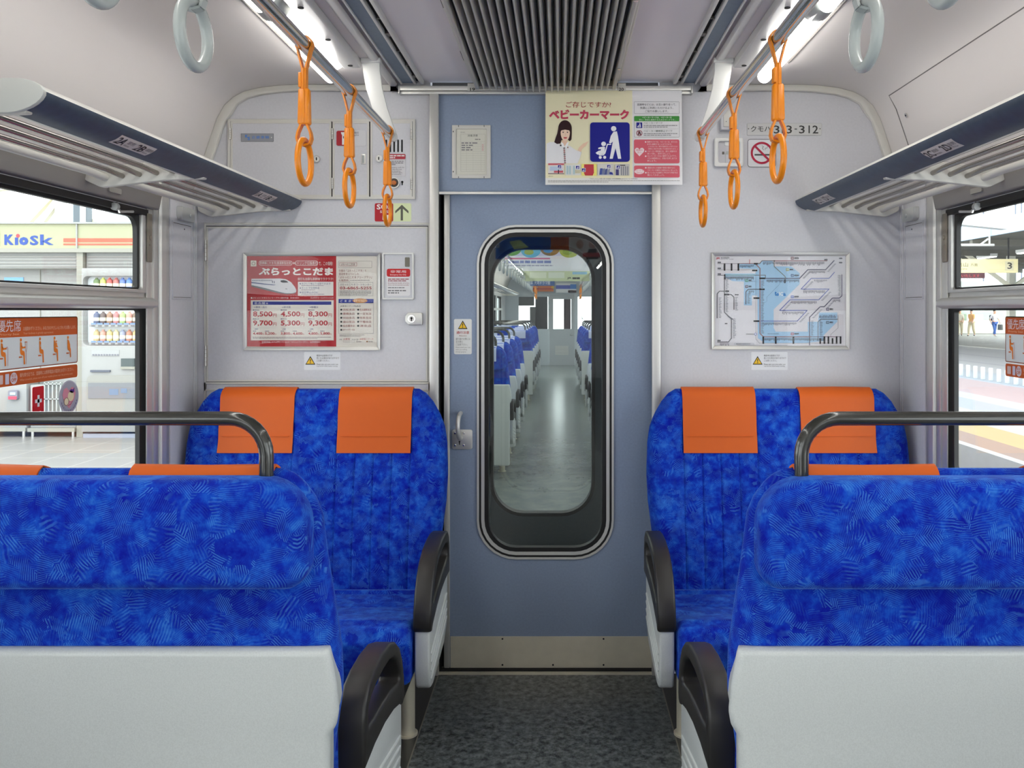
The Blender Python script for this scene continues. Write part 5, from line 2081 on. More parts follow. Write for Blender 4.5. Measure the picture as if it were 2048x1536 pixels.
# ---------------------------------------------------------------- bench seats
ZT = 1.106
W_SEAT = 0.967
EDGE = [(0.40, -0.040), (0.57, -0.018), (0.68, 0.0), (0.76, 0.0), (0.86, -0.010), (0.94, -0.020), (1.02, -0.028), (1.052, -0.040), (1.08, -0.060), (1.095, -0.076), (1.106, -0.096)]
EDGE_END = [(0.40, -0.035), (0.55, -0.022), (0.70, -0.004), (0.80, 0.0), (0.92, -0.005), (0.97, -0.014), (1.012, -0.030), (1.06, -0.058), (1.09, -0.084), (1.106, -0.112)]


def interp(T, z):
    if z <= T[0][0]:
        return T[0][1]
    for a, c in zip(T[:-1], T[1:]):
        if a[0] <= z <= c[0]:
            f = (z - a[0]) / (c[0] - a[0])
            return a[1] + (c[1] - a[1]) * f
    return T[-1][1]


def yf(z):
    y = 0.145 * (1.08 - z) + 0.010 * math.sin(PI * min(1, max(0, (z - 0.42) / 0.5)))
    if z > 1.07:
        u = min(1, (z - 1.07) / 0.0361)
        y -= 0.036 * (1 - math.sqrt(max(0, 1 - u * u)))
    return y


def yr(z):
    y = -0.060 + 0.10 * max(0, 0.80 - z)
    if z > 1.075:
        u = min(1, (z - 1.075) / 0.0311)
        y += 0.024 * (1 - math.sqrt(max(0, 1 - u * u)))
    return y


COVERS = [(-0.132, -0.400), (-0.562, -0.833)]
ROWCOV = [(-0.110, -0.370), (-0.537, -0.800)]
SEAMS = []
for (a, c) in COVERS:
    for i in range(5):
        SEAMS.append(a + (c - a) * i / 4)


def backrest_mesh(h, edge):
    b = MB()
    zs = [0.40 + 0.03 * i for i in range(21)] + [1.02, 1.036, 1.05, 1.06, 1.07, 1.078, 1.085, 1.091, 1.096, 1.1, 1.1035, 1.1055]
    xs_u = [0, 0.002, 0.006, 0.012, 0.02, 0.03, 0.045]
    rings = []
    for z in zs:
        e = interp(edge, z)
        xa, xb = e, -W_SEAT - e
        t = max(0.004, yf(z) - yr(z))
        xs = [xa - u for u in xs_u]
        mids = [xa - 0.07]
        for q in SEAMS:
            mids += [q + 0.012, q + 0.005, q, q - 0.005, q - 0.012]
        mids += [-0.48, xb + 0.07]
        mids = sorted(mids, reverse=True)
        mids = [min(max(m_, xb + 0.046), xa - 0.046) for m_ in mids]
        xs = xs + mids + [xb + u for u in reversed(xs_u)]
        front, rear = [], []
        for x in xs:
            dx = min(xa - x, x - xb)
            k = 1 - min(1, max(0, dx / 0.045))
            fall = (t / 2) * (1 - math.sqrt(max(0, 1 - k * k)))
            g = 0
            for q in SEAMS:
                d = abs(x - q)
                if d < 0.004:
                    g = 0.0045
            if z > 0.99 or z < 0.43:
                g *= 0.3
            front.append((h * x, yf(z) - fall - g, z))
            rear.append((h * x, yr(z) + fall, z))
        rings.append(front + rear[::-1][1:-1])
    return b.loft(rings, FABRIC)


def cover_mesh(h, x0, x1, m, zlow=0.878):
    path = []
    z = zlow
    while z < 1.105:
        path.append((yf(z), z))
        z += 0.012 if z < 1.06 else 0.005
    path.append(((yf(1.1055) + yr(1.1055)) / 2, 1.1075))
    zz_ = [1.1045, 1.10, 1.09, 1.075, 1.055, 1.035, 1.02]
    for z in zz_:
        path.append((yr(z), z))
    n = len(path)
    rings = []
    R = random.Random(int(abs(x0) * 1000))
    for i, (y, z) in enumerate(path):
        a, c = path[max(0, i - 1)], path[min(n - 1, i + 1)]
        d = Vector((c[0] - a[0], c[1] - a[1])).normalized()
        nv = Vector((d.y, -d.x)) if True else None
        # outward: away from the core of the backrest
        core = Vector(((yf(min(z, 1.05)) + yr(min(z, 1.05))) / 2, min(z, 1.06)))
        if nv.dot(Vector((y, z)) - core) < 0:
            nv = -nv
        r = []
        for (x, k) in ((x0, 0.0045), ((x0 + x1) / 2, 0.006), (x1, 0.0045), (x1, 0.001), (x0, 0.001)):
            w_ = 0.0018 * math.sin(z * 60 + x * 23) if k > 0.002 else 0
            kk = k + w_
            r.append((h * x, y + nv.x * kk, z + nv.y * kk))
        rings.append(r)
    b = MB()
    b.loft(rings, m)
    # stitched fold near the lower edge
    if zlow < 0.9:
        z = zlow + 0.060
        b.box(h * (x0 + (x1 - x0) * 0.05), h * (x0 + (x1 - x0) * 0.95), yf(z) + 0.003, yf(z) + 0.0085, z - 0.0012, z + 0.0012, m)
    return b


def armrest(t, h):
    xo, xi = h * 0.020, h * -0.036
    out = [(0.105, 0.47), (0.10, 0.56), (0.112, 0.60), (0.145, 0.626), (0.20, 0.634), (0.28, 0.634), (0.36, 0.624), (0.42, 0.604), (0.468, 0.572), (0.502, 0.530), (0.523, 0.480), (0.530, 0.435), (0.522, 0.418), (0.505, 0.412), (0.488, 0.424), (0.40, 0.45), (0.30, 0.468), (0.20, 0.474)]
    inn = [(0.140, 0.538), (0.136, 0.560), (0.142, 0.580), (0.165, 0.592), (0.21, 0.597), (0.28, 0.597), (0.35, 0.590), (0.40, 0.575), (0.436, 0.553), (0.458, 0.530), (0.473, 0.508), (0.476, 0.496), (0.472, 0.490), (0.460, 0.489), (0.436, 0.493), (0.38, 0.507), (0.30, 0.520), (0.20, 0.530)]
    b = MB()
    b.ringprism(out, inn, 'x', xi, xo, ARMB)
    rest = b.build('armrest_handle', t, bevel=0.009, seg=3, angle=50)
    pan = roundpoly([(0.115, 0.485), (0.22, 0.488), (0.33, 0.478), (0.43, 0.452), (0.518, 0.425), (0.520, 0.30), (0.500, 0.235), (0.44, 0.225), (0.20, 0.255), (0.125, 0.30)], [0.02, 0.2, 0.2, 0.1, 0.01, 0.1, 0.03, 0.04, 0.06, 0.03], 4)
    b = MB()
    b.prism(pan, 'x', xi + h * 0.004, xo - h * 0.006, SHELL)
    p = b.build('armrest_panel', t, bevel=0.007, seg=3, angle=50)
    for i in range(4):
        b = MB()
        y0, z0, y1, z1 = 0.495, 0.262 + i * 0.026, 0.16, 0.325 + i * 0.027
        d = Vector((y1 - y0, z1 - z0)).normalized()
        b.tube([(xo - h * 0.0075, y0, z0), (xo - h * 0.0060, y0 + d.x * 0.03, z0 + d.y * 0.03), (xo - h * 0.0060, y1, z1), (xo - h * 0.0075, y1 - 0.02, z1)], 0.0045, SHELL, 8)
        b.build('rib', p)


def make_bench(h, kind, cover, loc, label, group, arm=True, rot=0.0):
    t = thing('bench_seat', (0, 0, 0), label, 'seat', group)
    backrest_mesh(h, EDGE if kind == 'row' else EDGE_END).build('backrest', t, angle=50)
    for (a, c) in (ROWCOV if kind == 'row' else COVERS):
        cover_mesh(h, a, c, cover).build('headrest_cover', t, angle=60)
    # cushion
    prof = roundpoly([(0.09, 0.27), (0.095, 0.405), (0.150, 0.420), (0.163, 0.398), (0.178, 0.416), (0.30, 0.414), (0.40, 0.428), (0.49, 0.444), (0.548, 0.436), (0.572, 0.40), (0.566, 0.33), (0.545, 0.262), (0.45, 0.255)],
                     [0.005, 0.02, 0.008, 0.002, 0.01, 0.05, 0.05, 0.03, 0.03, 0.03, 0.05, 0.02, 0.02], 4)
    b = MB()
    rings = []
    xa, xb = -0.040, -0.955
    for x, k in ((xa, 0.02), (xa - 0.004, 0.010), (xa - 0.012, 0.004), (xa - 0.025, 0.0), (-0.47, 0.0), (-0.48, 0.004), (-0.49, 0.0), (xb + 0.025, 0), (xb + 0.012, 0.004), (xb + 0.004, 0.01), (xb, 0.02)):
        rings.append([(h * x, p[0], p[1]) for p in inset(prof, k)])
    b.loft(rings, FABRIC)
    b.build('seat_cushion', t, angle=50)
    b = MB()
    b.box(h * -0.07, h * -0.94, 0.12, 0.50, 0.20, 0.262, ARMB)
    b.build('seat_frame', t)
    b = MB()
    b.cyl((h * -0.092, 0.31, 0.0), (h * -0.092, 0.31, 0.262), 0.025, STEEL, 24)
    b.cyl((h * -0.092, 0.31, 0.0), (h * -0.092, 0.31, 0.006), 0.034, STEEL, 24)
    b.build('leg', t)
    armrest(t, h)
    if kind == 'row':
        # rear upper pad
        o = rr(h * -0.033, 0.905, h * -0.934, 1.098, [0.04, 0.04, 0.085, 0.085], 7)
        b = MB()
        b.pillow(o, 'y', -0.050, -0.122, 0.025, FABRIC, 6, puff=0.005)
        b.build('rear_pad', t, angle=60)
        # moulded shell
        pts = [(h * -0.003, 0.790), (h * 0.010, 0.72), (h * 0.014, 0.675), (h * 0.010, 0.652), (h * -0.002, 0.632), (h * -0.002, 0.12), (h * -0.965, 0.12), (h * -0.965, 0.632), (h * -0.977, 0.652), (h * -0.981, 0.675), (h * -0.977, 0.72), (h * -0.964, 0.790)]
        o = roundpoly(pts, [0.014, 0.05, 0.03, 0.03, 0.03, 0.02, 0.02, 0.03, 0.03, 0.03, 0.05, 0.014], 4)
        b = MB()
        rings = []
        front_y = 0.02
        for y, k, dz in ((0.0, 0.0125, 0), (-0.035, 0.0095, 0), (-0.058, 0.002, 0), (-0.068, 0.0, 0), (-0.0755, 0.0022, 0), (-0.0800, 0.006, 0), (-0.0815, 0.0115, 0)):
            rings.append([(p[0], y - (0.012 * max(0, 0.66 - p[1]) if y < -0.03 else 0), p[1]) for p in inset(o, k)])
        b.loft(rings, SHELL)
        b.build('rear_shell', t, angle=40)
        b = MB()
        xa, xb, zt, r, yb = -0.119, -0.846, 1.200, 0.066, -0.062
        path = [(h * xa, yb, 1.05), (h * xa, yb, zt - r)]
        for i in range(1, 9):
            a = PI / 2 * i / 8
            path.append((h * (xa - r * (1 - math.cos(a))), yb, zt - r + r * math.sin(a)))
        path.append((h * -0.48, yb, zt))
        for i in range(0, 9):
            a = PI / 2 * (1 - i / 8)
            path.append((h * (xb + r * (1 - math.cos(a))), yb, zt - r + r * math.sin(a)))
        path.append((h * xb, yb, 1.05))
        b.tube(path, 0.0128, BARB, 20)
        b.build('grab_bar', t, angle=60)
    t.location = loc
    t.rotation_euler = (0, 0, rot)
    return t


YNS, YES = -1.625, -0.145
SXR = 0.367
BG = 'blue patterned double bench seats'
nl = make_bench(1, 'row', ORANGE, (-SXR, YNS, 0), 'blue patterned bench seat seen from behind in the left foreground, with orange headrest covers', BG)
nr = make_bench(-1, 'row', ORANGE, (SXR - 0.006, YNS, 0), 'blue patterned bench seat seen from behind in the right foreground, with orange headrest covers', BG)
make_bench(-1, 'wall', ORANGE, (-SXR, YES, 0), 'blue bench seat with orange headrest covers against the end wall, below the red poster', BG, rot=PI)
make_bench(1, 'wall', ORANGE, (SXR - 0.006, YES, 0), 'blue bench seat with orange headrest covers against the end wall, below the route map', BG, rot=PI)
# heater casings under the seats
for sg, nm in ((-1, 'left'), (1, 'right')):
    b = MB()
    b.box(sg * 0.62, sg * 1.355, -0.66, -0.04, 0.0, 0.19, mat('heater_case', (92, 88, 82), 0.45, metal=0.4))
    tag(b.build('heater_case', bevel=0.004), 'low metal heater casing under the bench against the end wall, %s of the door' % nm, 'heater')
# ---------------------------------------------------------------- gangway and the car beyond
GW = mat('gangway_grey', (64, 66, 66), 0.6)
b = MB()
for i in range(8):
    y0 = 0.062 + i * 0.064
    q = 0.03 * (i % 2)
    b.box(-0.50 - q, -0.46 - q, y0, y0 + 0.064, 0, 2.05, GW)
    b.box(0.46 + q, 0.50 + q, y0, y0 + 0.064, 0, 2.05, GW)
    b.box(-0.5, 0.5, y0, y0 + 0.064, 2.0 + q, 2.05 + q, GW)
b.box(-0.5, 0.5, 0.06, 0.60, -0.04, -0.005, GW)
struct(b.build('gangway'))
Y2 = 0.60
t = struct(empty('door_2', (0, Y2, 0)))


def dwin2(d, n=8):
    """window of the next car's door, same size as the first, edges as seen through the gap"""
    s_ = (Y2 + CD) / F
    return rr(PX(985 + d, Y2), PZ(1027 - d, Y2), PX(1185 - d, Y2), PZ(497 + d, Y2), (62 - d) * s_, n)


b = MB()
b.prism([(-0.50, 0.0), (0.50, 0.0), (0.50, 2.05), (-0.50, 2.05)], 'y', Y2, Y2 + 0.035, mat('gangway_door', (70, 84, 90), 0.5), holes=[dwin2(0)])
struct(b.build('door_panel', t))
b = MB()
b.ringprism(dwin2(-5), dwin2(1.5), 'y', Y2 - 0.008, Y2 + 0.045, BLACK)
struct(b.build('window_gasket', t))
b = MB()
b.prism(dwin2(0.2), 'y', Y2 + 0.012, Y2 + 0.017, glass('far_door_glass', (0.945, 0.985, 0.97), 1.0))
struct(b.build('door_glass', t, smooth=False))

YF0, YF1 = 0.66, 18.1
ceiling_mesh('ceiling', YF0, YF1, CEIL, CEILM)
b = MB()
b.box(-1.44, 1.44, YF0 - 0.02, YF1 + 1.0, -0.03, 0.0, floor_mat('far_floor', (96, 104, 102), (124, 130, 126), 0.22, 6))
struct(b.build('floor'))
b = MB()
for sg in (-1, 1):
    b.box(sg * 0.50, sg * 1.45, YF0 - 0.02, YF0, 0, 2.3, WALL)
b.box(-0.5, 0.5, YF0 - 0.02, YF0, 2.05, 2.3, WALL)
struct(b.build('wall_far_front'))
FWIN = [(2.6, 4.3), (4.6, 6.3), (8.6, 10.3), (10.6, 12.0), (13.6, 15.0), (15.3, 16.8)]
for sg, nm in ((-1, 'left'), (1, 'right')):
    b = MB()
    X0, X1 = sg * XW, sg * (XW + 0.09)
    b.box(X0, X1, YF0, YF1, 0, WZ0, WALL)
    b.box(X0, X1, YF0, YF1, WZ1, 1.86, WALL)
    y = YF0
    for (a, c) in FWIN:
        b.box(X0, X1, y, a, WZ0, WZ1, WALL)
        y = c
    b.box(X0, X1, y, YF1, WZ0, WZ1, WALL)
    struct(b.build('wall_far_' + nm))
    for k, (a, c) in enumerate(FWIN):
        w_ = struct(empty('window_%d' % (10 + k + (6 if sg > 0 else 0)), (sg * 1.40, (a + c) / 2, 1.2)))
        b = MB()
        A = [(a, WZ0), (c, WZ0), (c, WZ1), (a, WZ1)]
        b.ringprism(A, inset(A, 0.04), 'x', sg * 1.38, sg * 1.42, BLACK)
        b.box(sg * 1.36, sg * 1.40, a, c, 1.41, 1.46, ALU)
        struct(b.build('window_frame', w_))
        b = MB()
        b.box(sg * 1.398, sg * 1.402, a + 0.03, c - 0.03, WZ0 + 0.03, WZ1 - 0.03, WGL)
        struct(b.build('glass', w_, smooth=False))
    # lamps of the far car
    y = YF0 + 0.3
    k = 0
    while y < YF1 - 1.3:
        t = thing('ceiling_light', (sg * 0.835, y + 0.6, 2.26), 'fluorescent ceiling light in the car beyond the door, %s row' % nm, 'lamp', 'fluorescent ceiling lights in the car beyond, %s row' % nm)
        b = MB()
        rings = [[(sg * 0.835 + 0.047 * math.cos(PI + PI * i / 8), yy, 2.256 + 0.056 * q * math.sin(PI + PI * i / 8)) for i in range(9)] for yy, q in ((y, 0.4), (y + 0.03, 1), (y + 1.17, 1), (y + 1.2, 0.4))]
        b.loft(rings, TUBEM)
        b.build('diffuser', t)
        y += 1.32
        k += 1
    t = thing('ceiling_handrail', (sg * RX, 8, RZ), 'steel overhead handrail in the car beyond the door, %s of the aisle' % nm, 'handrail', 'overhead handrails in the car beyond')
    b = MB()
    b.tube([(sg * RX, 1.2, RZ), (sg * RX, YF1 - 0.4, RZ)], 0.0155, CHROME, 12)
    b.build('rail', t)
    for yy in (1.25, 6.5, 12, YF1 - 0.45):
        b = MB()
        b.prism([(sg * 0.605 - 0.03, 2.26), (sg * 0.605 + 0.03, 2.26), (sg * RX + 0.02, 1.98), (sg * RX - 0.02, 1.98)], 'y', yy, yy + 0.012, WHITE)
        b.build('bracket', t)
    for i in range(23):
        y = 2.0 + i * 0.55
        c = copy_tree(STRAP['g'])
        c.location = (sg * RX, y, RZ)
        tag(c, 'grey ring strap in the car beyond the door, %s handrail' % nm, 'strap', 'grey hanging straps in the car beyond, %s handrail' % nm)
    for i in range(4):
        c = copy_tree(STRAP['o'])
        c.location = (sg * RX, 15.9 + i * 0.5, RZ)
        tag(c, 'orange strap at the far end of the car beyond, %s handrail' % nm, 'strap', 'orange straps in the car beyond, %s handrail' % nm)
    rk = thing('luggage_rack', (sg * 1.15, 8, 1.8), 'luggage rack in the car beyond the door, %s wall' % nm, 'luggage rack', 'luggage racks in the car beyond')
    b = MB()
    P = [(sg * x, z) for x, z in NOSE]
    b.prism(P, 'y', 2.4, 16.9, TRIM)
    b.build('fascia', rk)
    for i, x in enumerate((1.08, 1.15, 1.22)):
        b = MB()
        b.tube([(sg * x, 2.4, 1.79), (sg * x, 16.9, 1.79)], 0.008, CHROME, 8)
        b.build('rod', rk)
    for yy in (2.42, 5.5, 9, 12.5, 16.88):
        b = MB()
        b.box(sg * 1.0, sg * 1.357, yy - 0.012, yy + 0.012, 1.765, 1.82, TRIM)
        b.build('bracket', rk)

# bench seats of the far car: copies of the near ones with pale lilac covers
fl = copy_tree(nl)
fr = copy_tree(nr)
LCOV, LK = {}, {}
for hh_ in (1, -1):
    for k_, (a, c) in enumerate(ROWCOV):
        path = [(yf(z) + 0.003, z) for z in (0.88, 0.94, 1.0, 1.06)] + [(yf(1.09) + 0.003, 1.09), (-0.03, 1.110), (-0.09, 1.105), (-0.125, 1.085), (-0.131, 1.05), (-0.131, 0.985)]
        b = MB()
        b.loft([[(hh_ * a, y, z), (hh_ * c, y, z), (hh_ * c, y - 0.003, z - 0.003), (hh_ * a, y - 0.003, z - 0.003)] for y, z in path], LILAC)
        o_ = b.build('cover_shape')
        LCOV[(hh_ == 1, k_)] = o_.data
        bpy.data.objects.remove(o_)
for q in (fl, fr):
    for ch in q.children:
        if ch.name.startswith('headrest_cover'):
            ch.data = LCOV[(q is fl, LK.setdefault(q.name, []).__len__())]
            LK[q.name].append(1)
SEATY = [3.70, 4.61, 5.52, 6.43, 9.45, 10.36, 11.27, 12.18, 13.09]
for q, sg, nm in ((fl, -1, 'left'), (fr, 1, 'right')):
    for i, y in enumerate(SEATY):
        c = q if i == 0 else copy_tree(q)
        c.location = (sg * SXR, y, 0)
        tag(c, 'blue bench seat with lilac covers in the car beyond, %s of the aisle' % nm, 'seat', 'bench seats in the car beyond, %s of the aisle' % nm)

# rear cab wall of the far car
CABG = mat('cab_grey', (190, 198, 204), 0.4)
YC = YF1
b = MB()
b.prism([(-1.45, 0), (-0.235, 0), (-0.235, 2.3), (-1.45, 2.3)], 'y', YC, YC + 0.05, CABG, holes=[[(-1.02, 0.93), (-0.262, 0.93), (-0.262, 1.76), (-1.02, 1.76)]])
b.prism([(0.425, 0), (1.45, 0), (1.45, 2.3), (0.425, 2.3)], 'y', YC, YC + 0.05, CABG, holes=[[(0.50, 0.93), (1.05, 0.93), (1.05, 1.76), (0.50, 1.76)]])
b.box(-0.235, 0.425, YC, YC + 0.05, 1.83, 2.3, CABG)
struct(b.build('wall_far_back'))
t = struct(empty('door_3', (0.1, YC, 0)))
b = MB()
b.prism([(-0.234, 0.0), (0.424, 0.0), (0.424, 1.829), (-0.234, 1.829)], 'y', YC + 0.01, YC + 0.04, mat('cab_door', (176, 180, 184), 0.4), holes=[[(-0.13, 0.93), (0.33, 0.93), (0.33, 1.70), (-0.13, 1.70)]])
struct(b.build('door_panel', t))
b = MB()
for i in range(7):
    b.box(-0.08, 0.26, YC, YC + 0.01, 0.27 + i * 0.034, 0.29 + i * 0.034, TRIM)
struct(b.build('door_vent', t))
b = MB()
b.tube([(0.31, YC - 0.005, 0.78), (0.31, YC - 0.04, 0.78), (0.38, YC - 0.04, 0.78)], 0.01, CHROME, 10)
struct(b.build('door_handle', t))
b = MB()
b.box(0.14, 0.32, YC + 0.05, YC + 0.06, 0.93, 1.70, mat('cab_curtain', (60, 34, 40), 0.8))
tag(b.build('cab_curtain'), 'dark curtain behind the cab door window at the far end of the car beyond', 'curtain')
b = MB()
b.box(-0.60, -0.28, YC + 0.3, YC + 0.36, 0.90, 1.8, DARK)
b.box(-0.74, -0.60, YC + 0.22, YC + 0.33, 1.0, 1.50, mat('cab_console', (58, 58, 56), 0.5))
b.box(-1.02, -0.28, YC + 0.2, YC + 0.5, 0.0, 0.97, DARK)
tag(b.build('cab_equipment', bevel=0.004), 'dark driving cab equipment behind the far cab window', 'cab')
b = MB()
b.box(-1.03, -0.62, YC + 0.05, YC + 0.06, 1.53, 1.78, mat('cab_blind', (84, 88, 84), 0.7))
tag(b.build('cab_blind'), 'grey sun blind in the upper part of the far cab window', 'blind')
b = MB()
b.tube([(0.70, YC + 0.058, 0.91), (0.60, YC + 0.058, 1.25)], 0.008, DARK, 6)
b.tube([(0.82, YC + 0.058, 0.91), (0.62, YC + 0.058, 1.22)], 0.008, DARK, 6)
tag(b.build('windscreen_wiper'), 'thin black wiper outside the far cab window right of its door', 'wiper')

# hanging posters in the far car
def hung(name, Yp, x0, x1, z0, z1, label, draw, back=False):
    wid = 100.0
    hh = wid * (z1 - z0) / (x1 - x0)
    if back:
        s = Sheet(lambda px, py, l: (x1 - (x1 - x0) * px / wid, Yp + l, z1 - (z1 - z0) * py / hh))
    else:
        s = Sheet(lambda px, py, l: (x0 + (x1 - x0) * px / wid, Yp - l, z1 - (z1 - z0) * py / hh))
    s.base(0, 0, wid, hh, (236, 236, 238), 0.001)
    s.up()
    draw(s, hh)
    return tag(s.build('hanging_poster'), label, 'poster')


def d_scen(s, hh):
    R = random.Random(5)
    cols = ((110, 160, 70), (120, 190, 214), (150, 120, 70), (176, 190, 90), (90, 150, 200), (140, 170, 80))
    s.rect(0, 0, 100, hh * 0.6, (214, 216, 236))
    s.up()
    for i in range(5):
        s.disc(10 + i * 20, hh * (0.36 + 0.06 * (i % 2)), 10.5, cols[i], hh * 0.24)
    s.up()
    for i in range(5):
        s.disc(8 + i * 20, hh * (0.42 + 0.06 * (i % 2)), 5.0, cols[(i + 2) % 6], hh * 0.09)
        s.disc(13 + i * 20, hh * 0.30, 4.0, cols[(i + 4) % 6], hh * 0.06)
    s.rect(0, hh * 0.66, 50, hh * 0.71, (224, 130, 150))
    s.greek(2, hh * 0.74, 98, hh * 0.84, 1, (130, 140, 190), 0.8, 1)
    s.greek(2, hh * 0.87, 60, hh * 0.94, 1, (160, 160, 180), 0.5, 2)


def d_plain(s, hh):
    s.rect(0, hh * 0.55, 100, hh, (206, 216, 170))
    s.up()
    s.rect(10, hh * 0.6, 35, hh * 0.86, (228, 232, 206))
    s.rect(38, hh * 0.6, 62, hh * 0.86, (224, 230, 210))
    s.rect(74, hh * 0.58, 96, hh * 0.70, (150, 196, 224))
    s.text('JR', 66, hh * 0.82, 73, hh * 0.92, (40, 44, 40), 0.03)
    s.greek(74, hh * 0.82, 94, hh * 0.92, 1, (50, 56, 50), 0.9, 3, gap=0.5)


def d_blue(s, hh):
    s.rect(0, 0, 100, hh, (70, 100, 150))
    s.up()
    s.text('麒麟がくる', 4, hh * 0.45, 60, hh * 0.66, (236, 236, 240), 0.03)
    s.text('岐阜 大河ドラマ館', 4, hh * 0.74, 84, hh * 0.94, (236, 236, 240), 0.04)


def d_line(s, hh):
    s.rect(0, hh * 0.3, 100, hh, (226, 120, 60))
    s.up().rect(0, hh * 0.6, 100, hh * 0.75, (196, 60, 50))
    s.disc(96, hh * 0.5, 6, (236, 190, 60), 6)


def d_line2(s, hh):
    s.rect(0, hh * 0.2, 70, hh * 0.6, (70, 90, 190))
    s.rect(70, hh * 0.1, 100, hh * 0.6, (60, 130, 210))
    s.up().rect(0, hh * 0.6, 100, hh, (236, 236, 240))
    s.rect(60, hh * 0.74, 100, hh, (226, 110, 100))


hung('p', 6.3, -0.62, 0.48, 1.88, 2.245, 'white hanging poster with round landscape pictures, first in the car beyond', d_scen)
hung('p', 10.3, -0.56, 0.53, 1.88, 2.245, 'pale green hanging poster, second in the car beyond', d_plain)
hung('p', 12.8, -0.60, -0.06, 1.88, 2.245, 'blue hanging poster with white characters in the car beyond', d_blue)
hung('p', 17.9, -0.72, -0.12, 1.89, 2.10, 'orange strip poster over the far cab wall', d_line)
hung('p', 17.9, -0.06, 0.46, 1.86, 2.10, 'blue and white strip poster over the far cab door', d_line2)

# posters behind the camera, seen as reflections in the door glass
def d_hok(s, hh):
    s.rect(0, 0, 100, hh, (20, 90, 200))
    s.up()
    s.poly([(40, hh * 0.7), (55, hh * 0.5), (75, hh * 0.55), (66, hh * 0.75)], (190, 214, 150))


def d_grp(s, hh):
    s.rect(75, 0, 100, hh, (206, 96, 40))
    for i, x in enumerate((12, 28, 43, 60)):
        s.up()
        s.disc(x, hh * 0.62, 5, (196, 150, 130), 6)
        s.poly([(x - 9, hh), (x - 5, hh * 0.74), (x + 5, hh * 0.74), (x + 9, hh)], (232, 232, 234) if i % 2 else (60, 56, 60))
    s.up().rect(22, hh * 0.84, 56, hh * 0.94, (200, 40, 46))


hung('p', -4.50, -0.56, -0.045, 1.88, 2.245, 'blue hanging poster behind the camera, mirrored in the door glass', d_hok, True)
hung('p', -4.50, -0.043, 0.64, 1.88, 2.245, 'white hanging poster with an orange edge behind the camera, mirrored in the door glass', d_grp, True)
# ---------------------------------------------------------------- outside, left: platform with kiosk
ZP = -0.05
b = MB()
b.box(-14.0, -1.62, -3.4, 24.0, -0.25, ZP, tile_mat('platform_tiles', (136, 134, 129), (170, 166, 160), 0.45))
struct(b.build('platform_ground'))
YK = 6.3
SK = (YK + CD) / F


def KX(px):
    return PX(px, YK)


def KZ(py):
    return PZ(py, YK)


KW = mat('kiosk_white', (154, 155, 153), 0.4)
KC = mat('kiosk_cream', (150, 149, 138), 0.45)
SIGNY = mat('lit_sign_panel', (158, 160, 127), 0.4, emit=0.12)
t = thing('kiosk', (KX(60), YK + 0.6, ZP), 'platform shop front with a lit cream sign and red stripes outside the left window', 'kiosk')
b = MB()
b.box(KX(-260), KX(153.5), YK, YK + 0.25, KZ(497), KZ(448), SIGNY)
b.box(KX(156), KX(340), YK, YK + 0.25, KZ(497), KZ(448), SIGNY)
sg_ = b.build('sign_box', t)
b = MB()
b.box(KX(-260), KX(340), YK - 0.03, YK + 0.3, KZ(448), KZ(444.5), KW)
b.box(KX(-260), KX(340), YK - 0.03, YK + 0.3, KZ(505), KZ(497), KC)
b.box(KX(153.5), KX(156), YK - 0.02, YK + 0.25, KZ(497), KZ(448), KW)
b.build('sign_frame', t)
s = Sheet(lambda px, py, l: (KX(px), YK - 0.002 - l * 4, KZ(py)))
NB = (44, 74, 150)
s.text('K', 9, 469, 28, 490, NB, 0.05)
s.text('ı', 30, 475, 36.5, 490, NB, 0.07)
s.text('o', 38.5, 474, 57, 490.5, NB, 0.07)
s.text('S', 60, 471, 77, 490.5, NB, 0.035)
s.text('k', 80.5, 469, 108, 490, NB, 0.02)
s.disc(36, 471.5, 3.8, (206, 60, 74))
for (x0, x1) in ((127, 153.5), (156, 340)):
    s.rect(x0, 476.5, x1, 484.5, (226, 96, 74))
    s.rect(x0, 487, x1, 490.5, (226, 96, 74))
s.rect(-200, 462, 0, 492, (240, 200, 90))
s.build('sign_lettering', sg_)
b = MB()
for (x0, x1) in ((-260, 152), (167, 340)):
    b.box(KX(x0), KX(x1), YK + 0.06, YK + 0.12, KZ(536), KZ(505), KW)
    for y in (512, 518.5, 525, 531):
        b.box(KX(x0 + 4), KX(x1 - 4), YK + 0.045, YK + 0.07, KZ(y + 2), KZ(y - 0.6), mat('vent_slat_grey', (150, 150, 146), 0.5))  # grey slats across the kiosk vents
b.build('vent_louvers', t)
b = MB()
b.box(KX(153), KX(165.5), YK + 0.0, YK + 0.4, ZP, KZ(505), KC)
b.build('pillar', t)
b = MB()
b.box(KX(-260), KX(153), YK + 0.25, YK + 0.4, ZP + 0.1, KZ(536), KW)
b.box(KX(53), KX(54), YK + 0.24, YK + 0.26, ZP + 0.1, KZ(538), KC)
b.box(KX(-260), KX(340), YK + 0.9, YK + 1.0, ZP, KZ(440), KC)
b.build('shutter_wall', t)
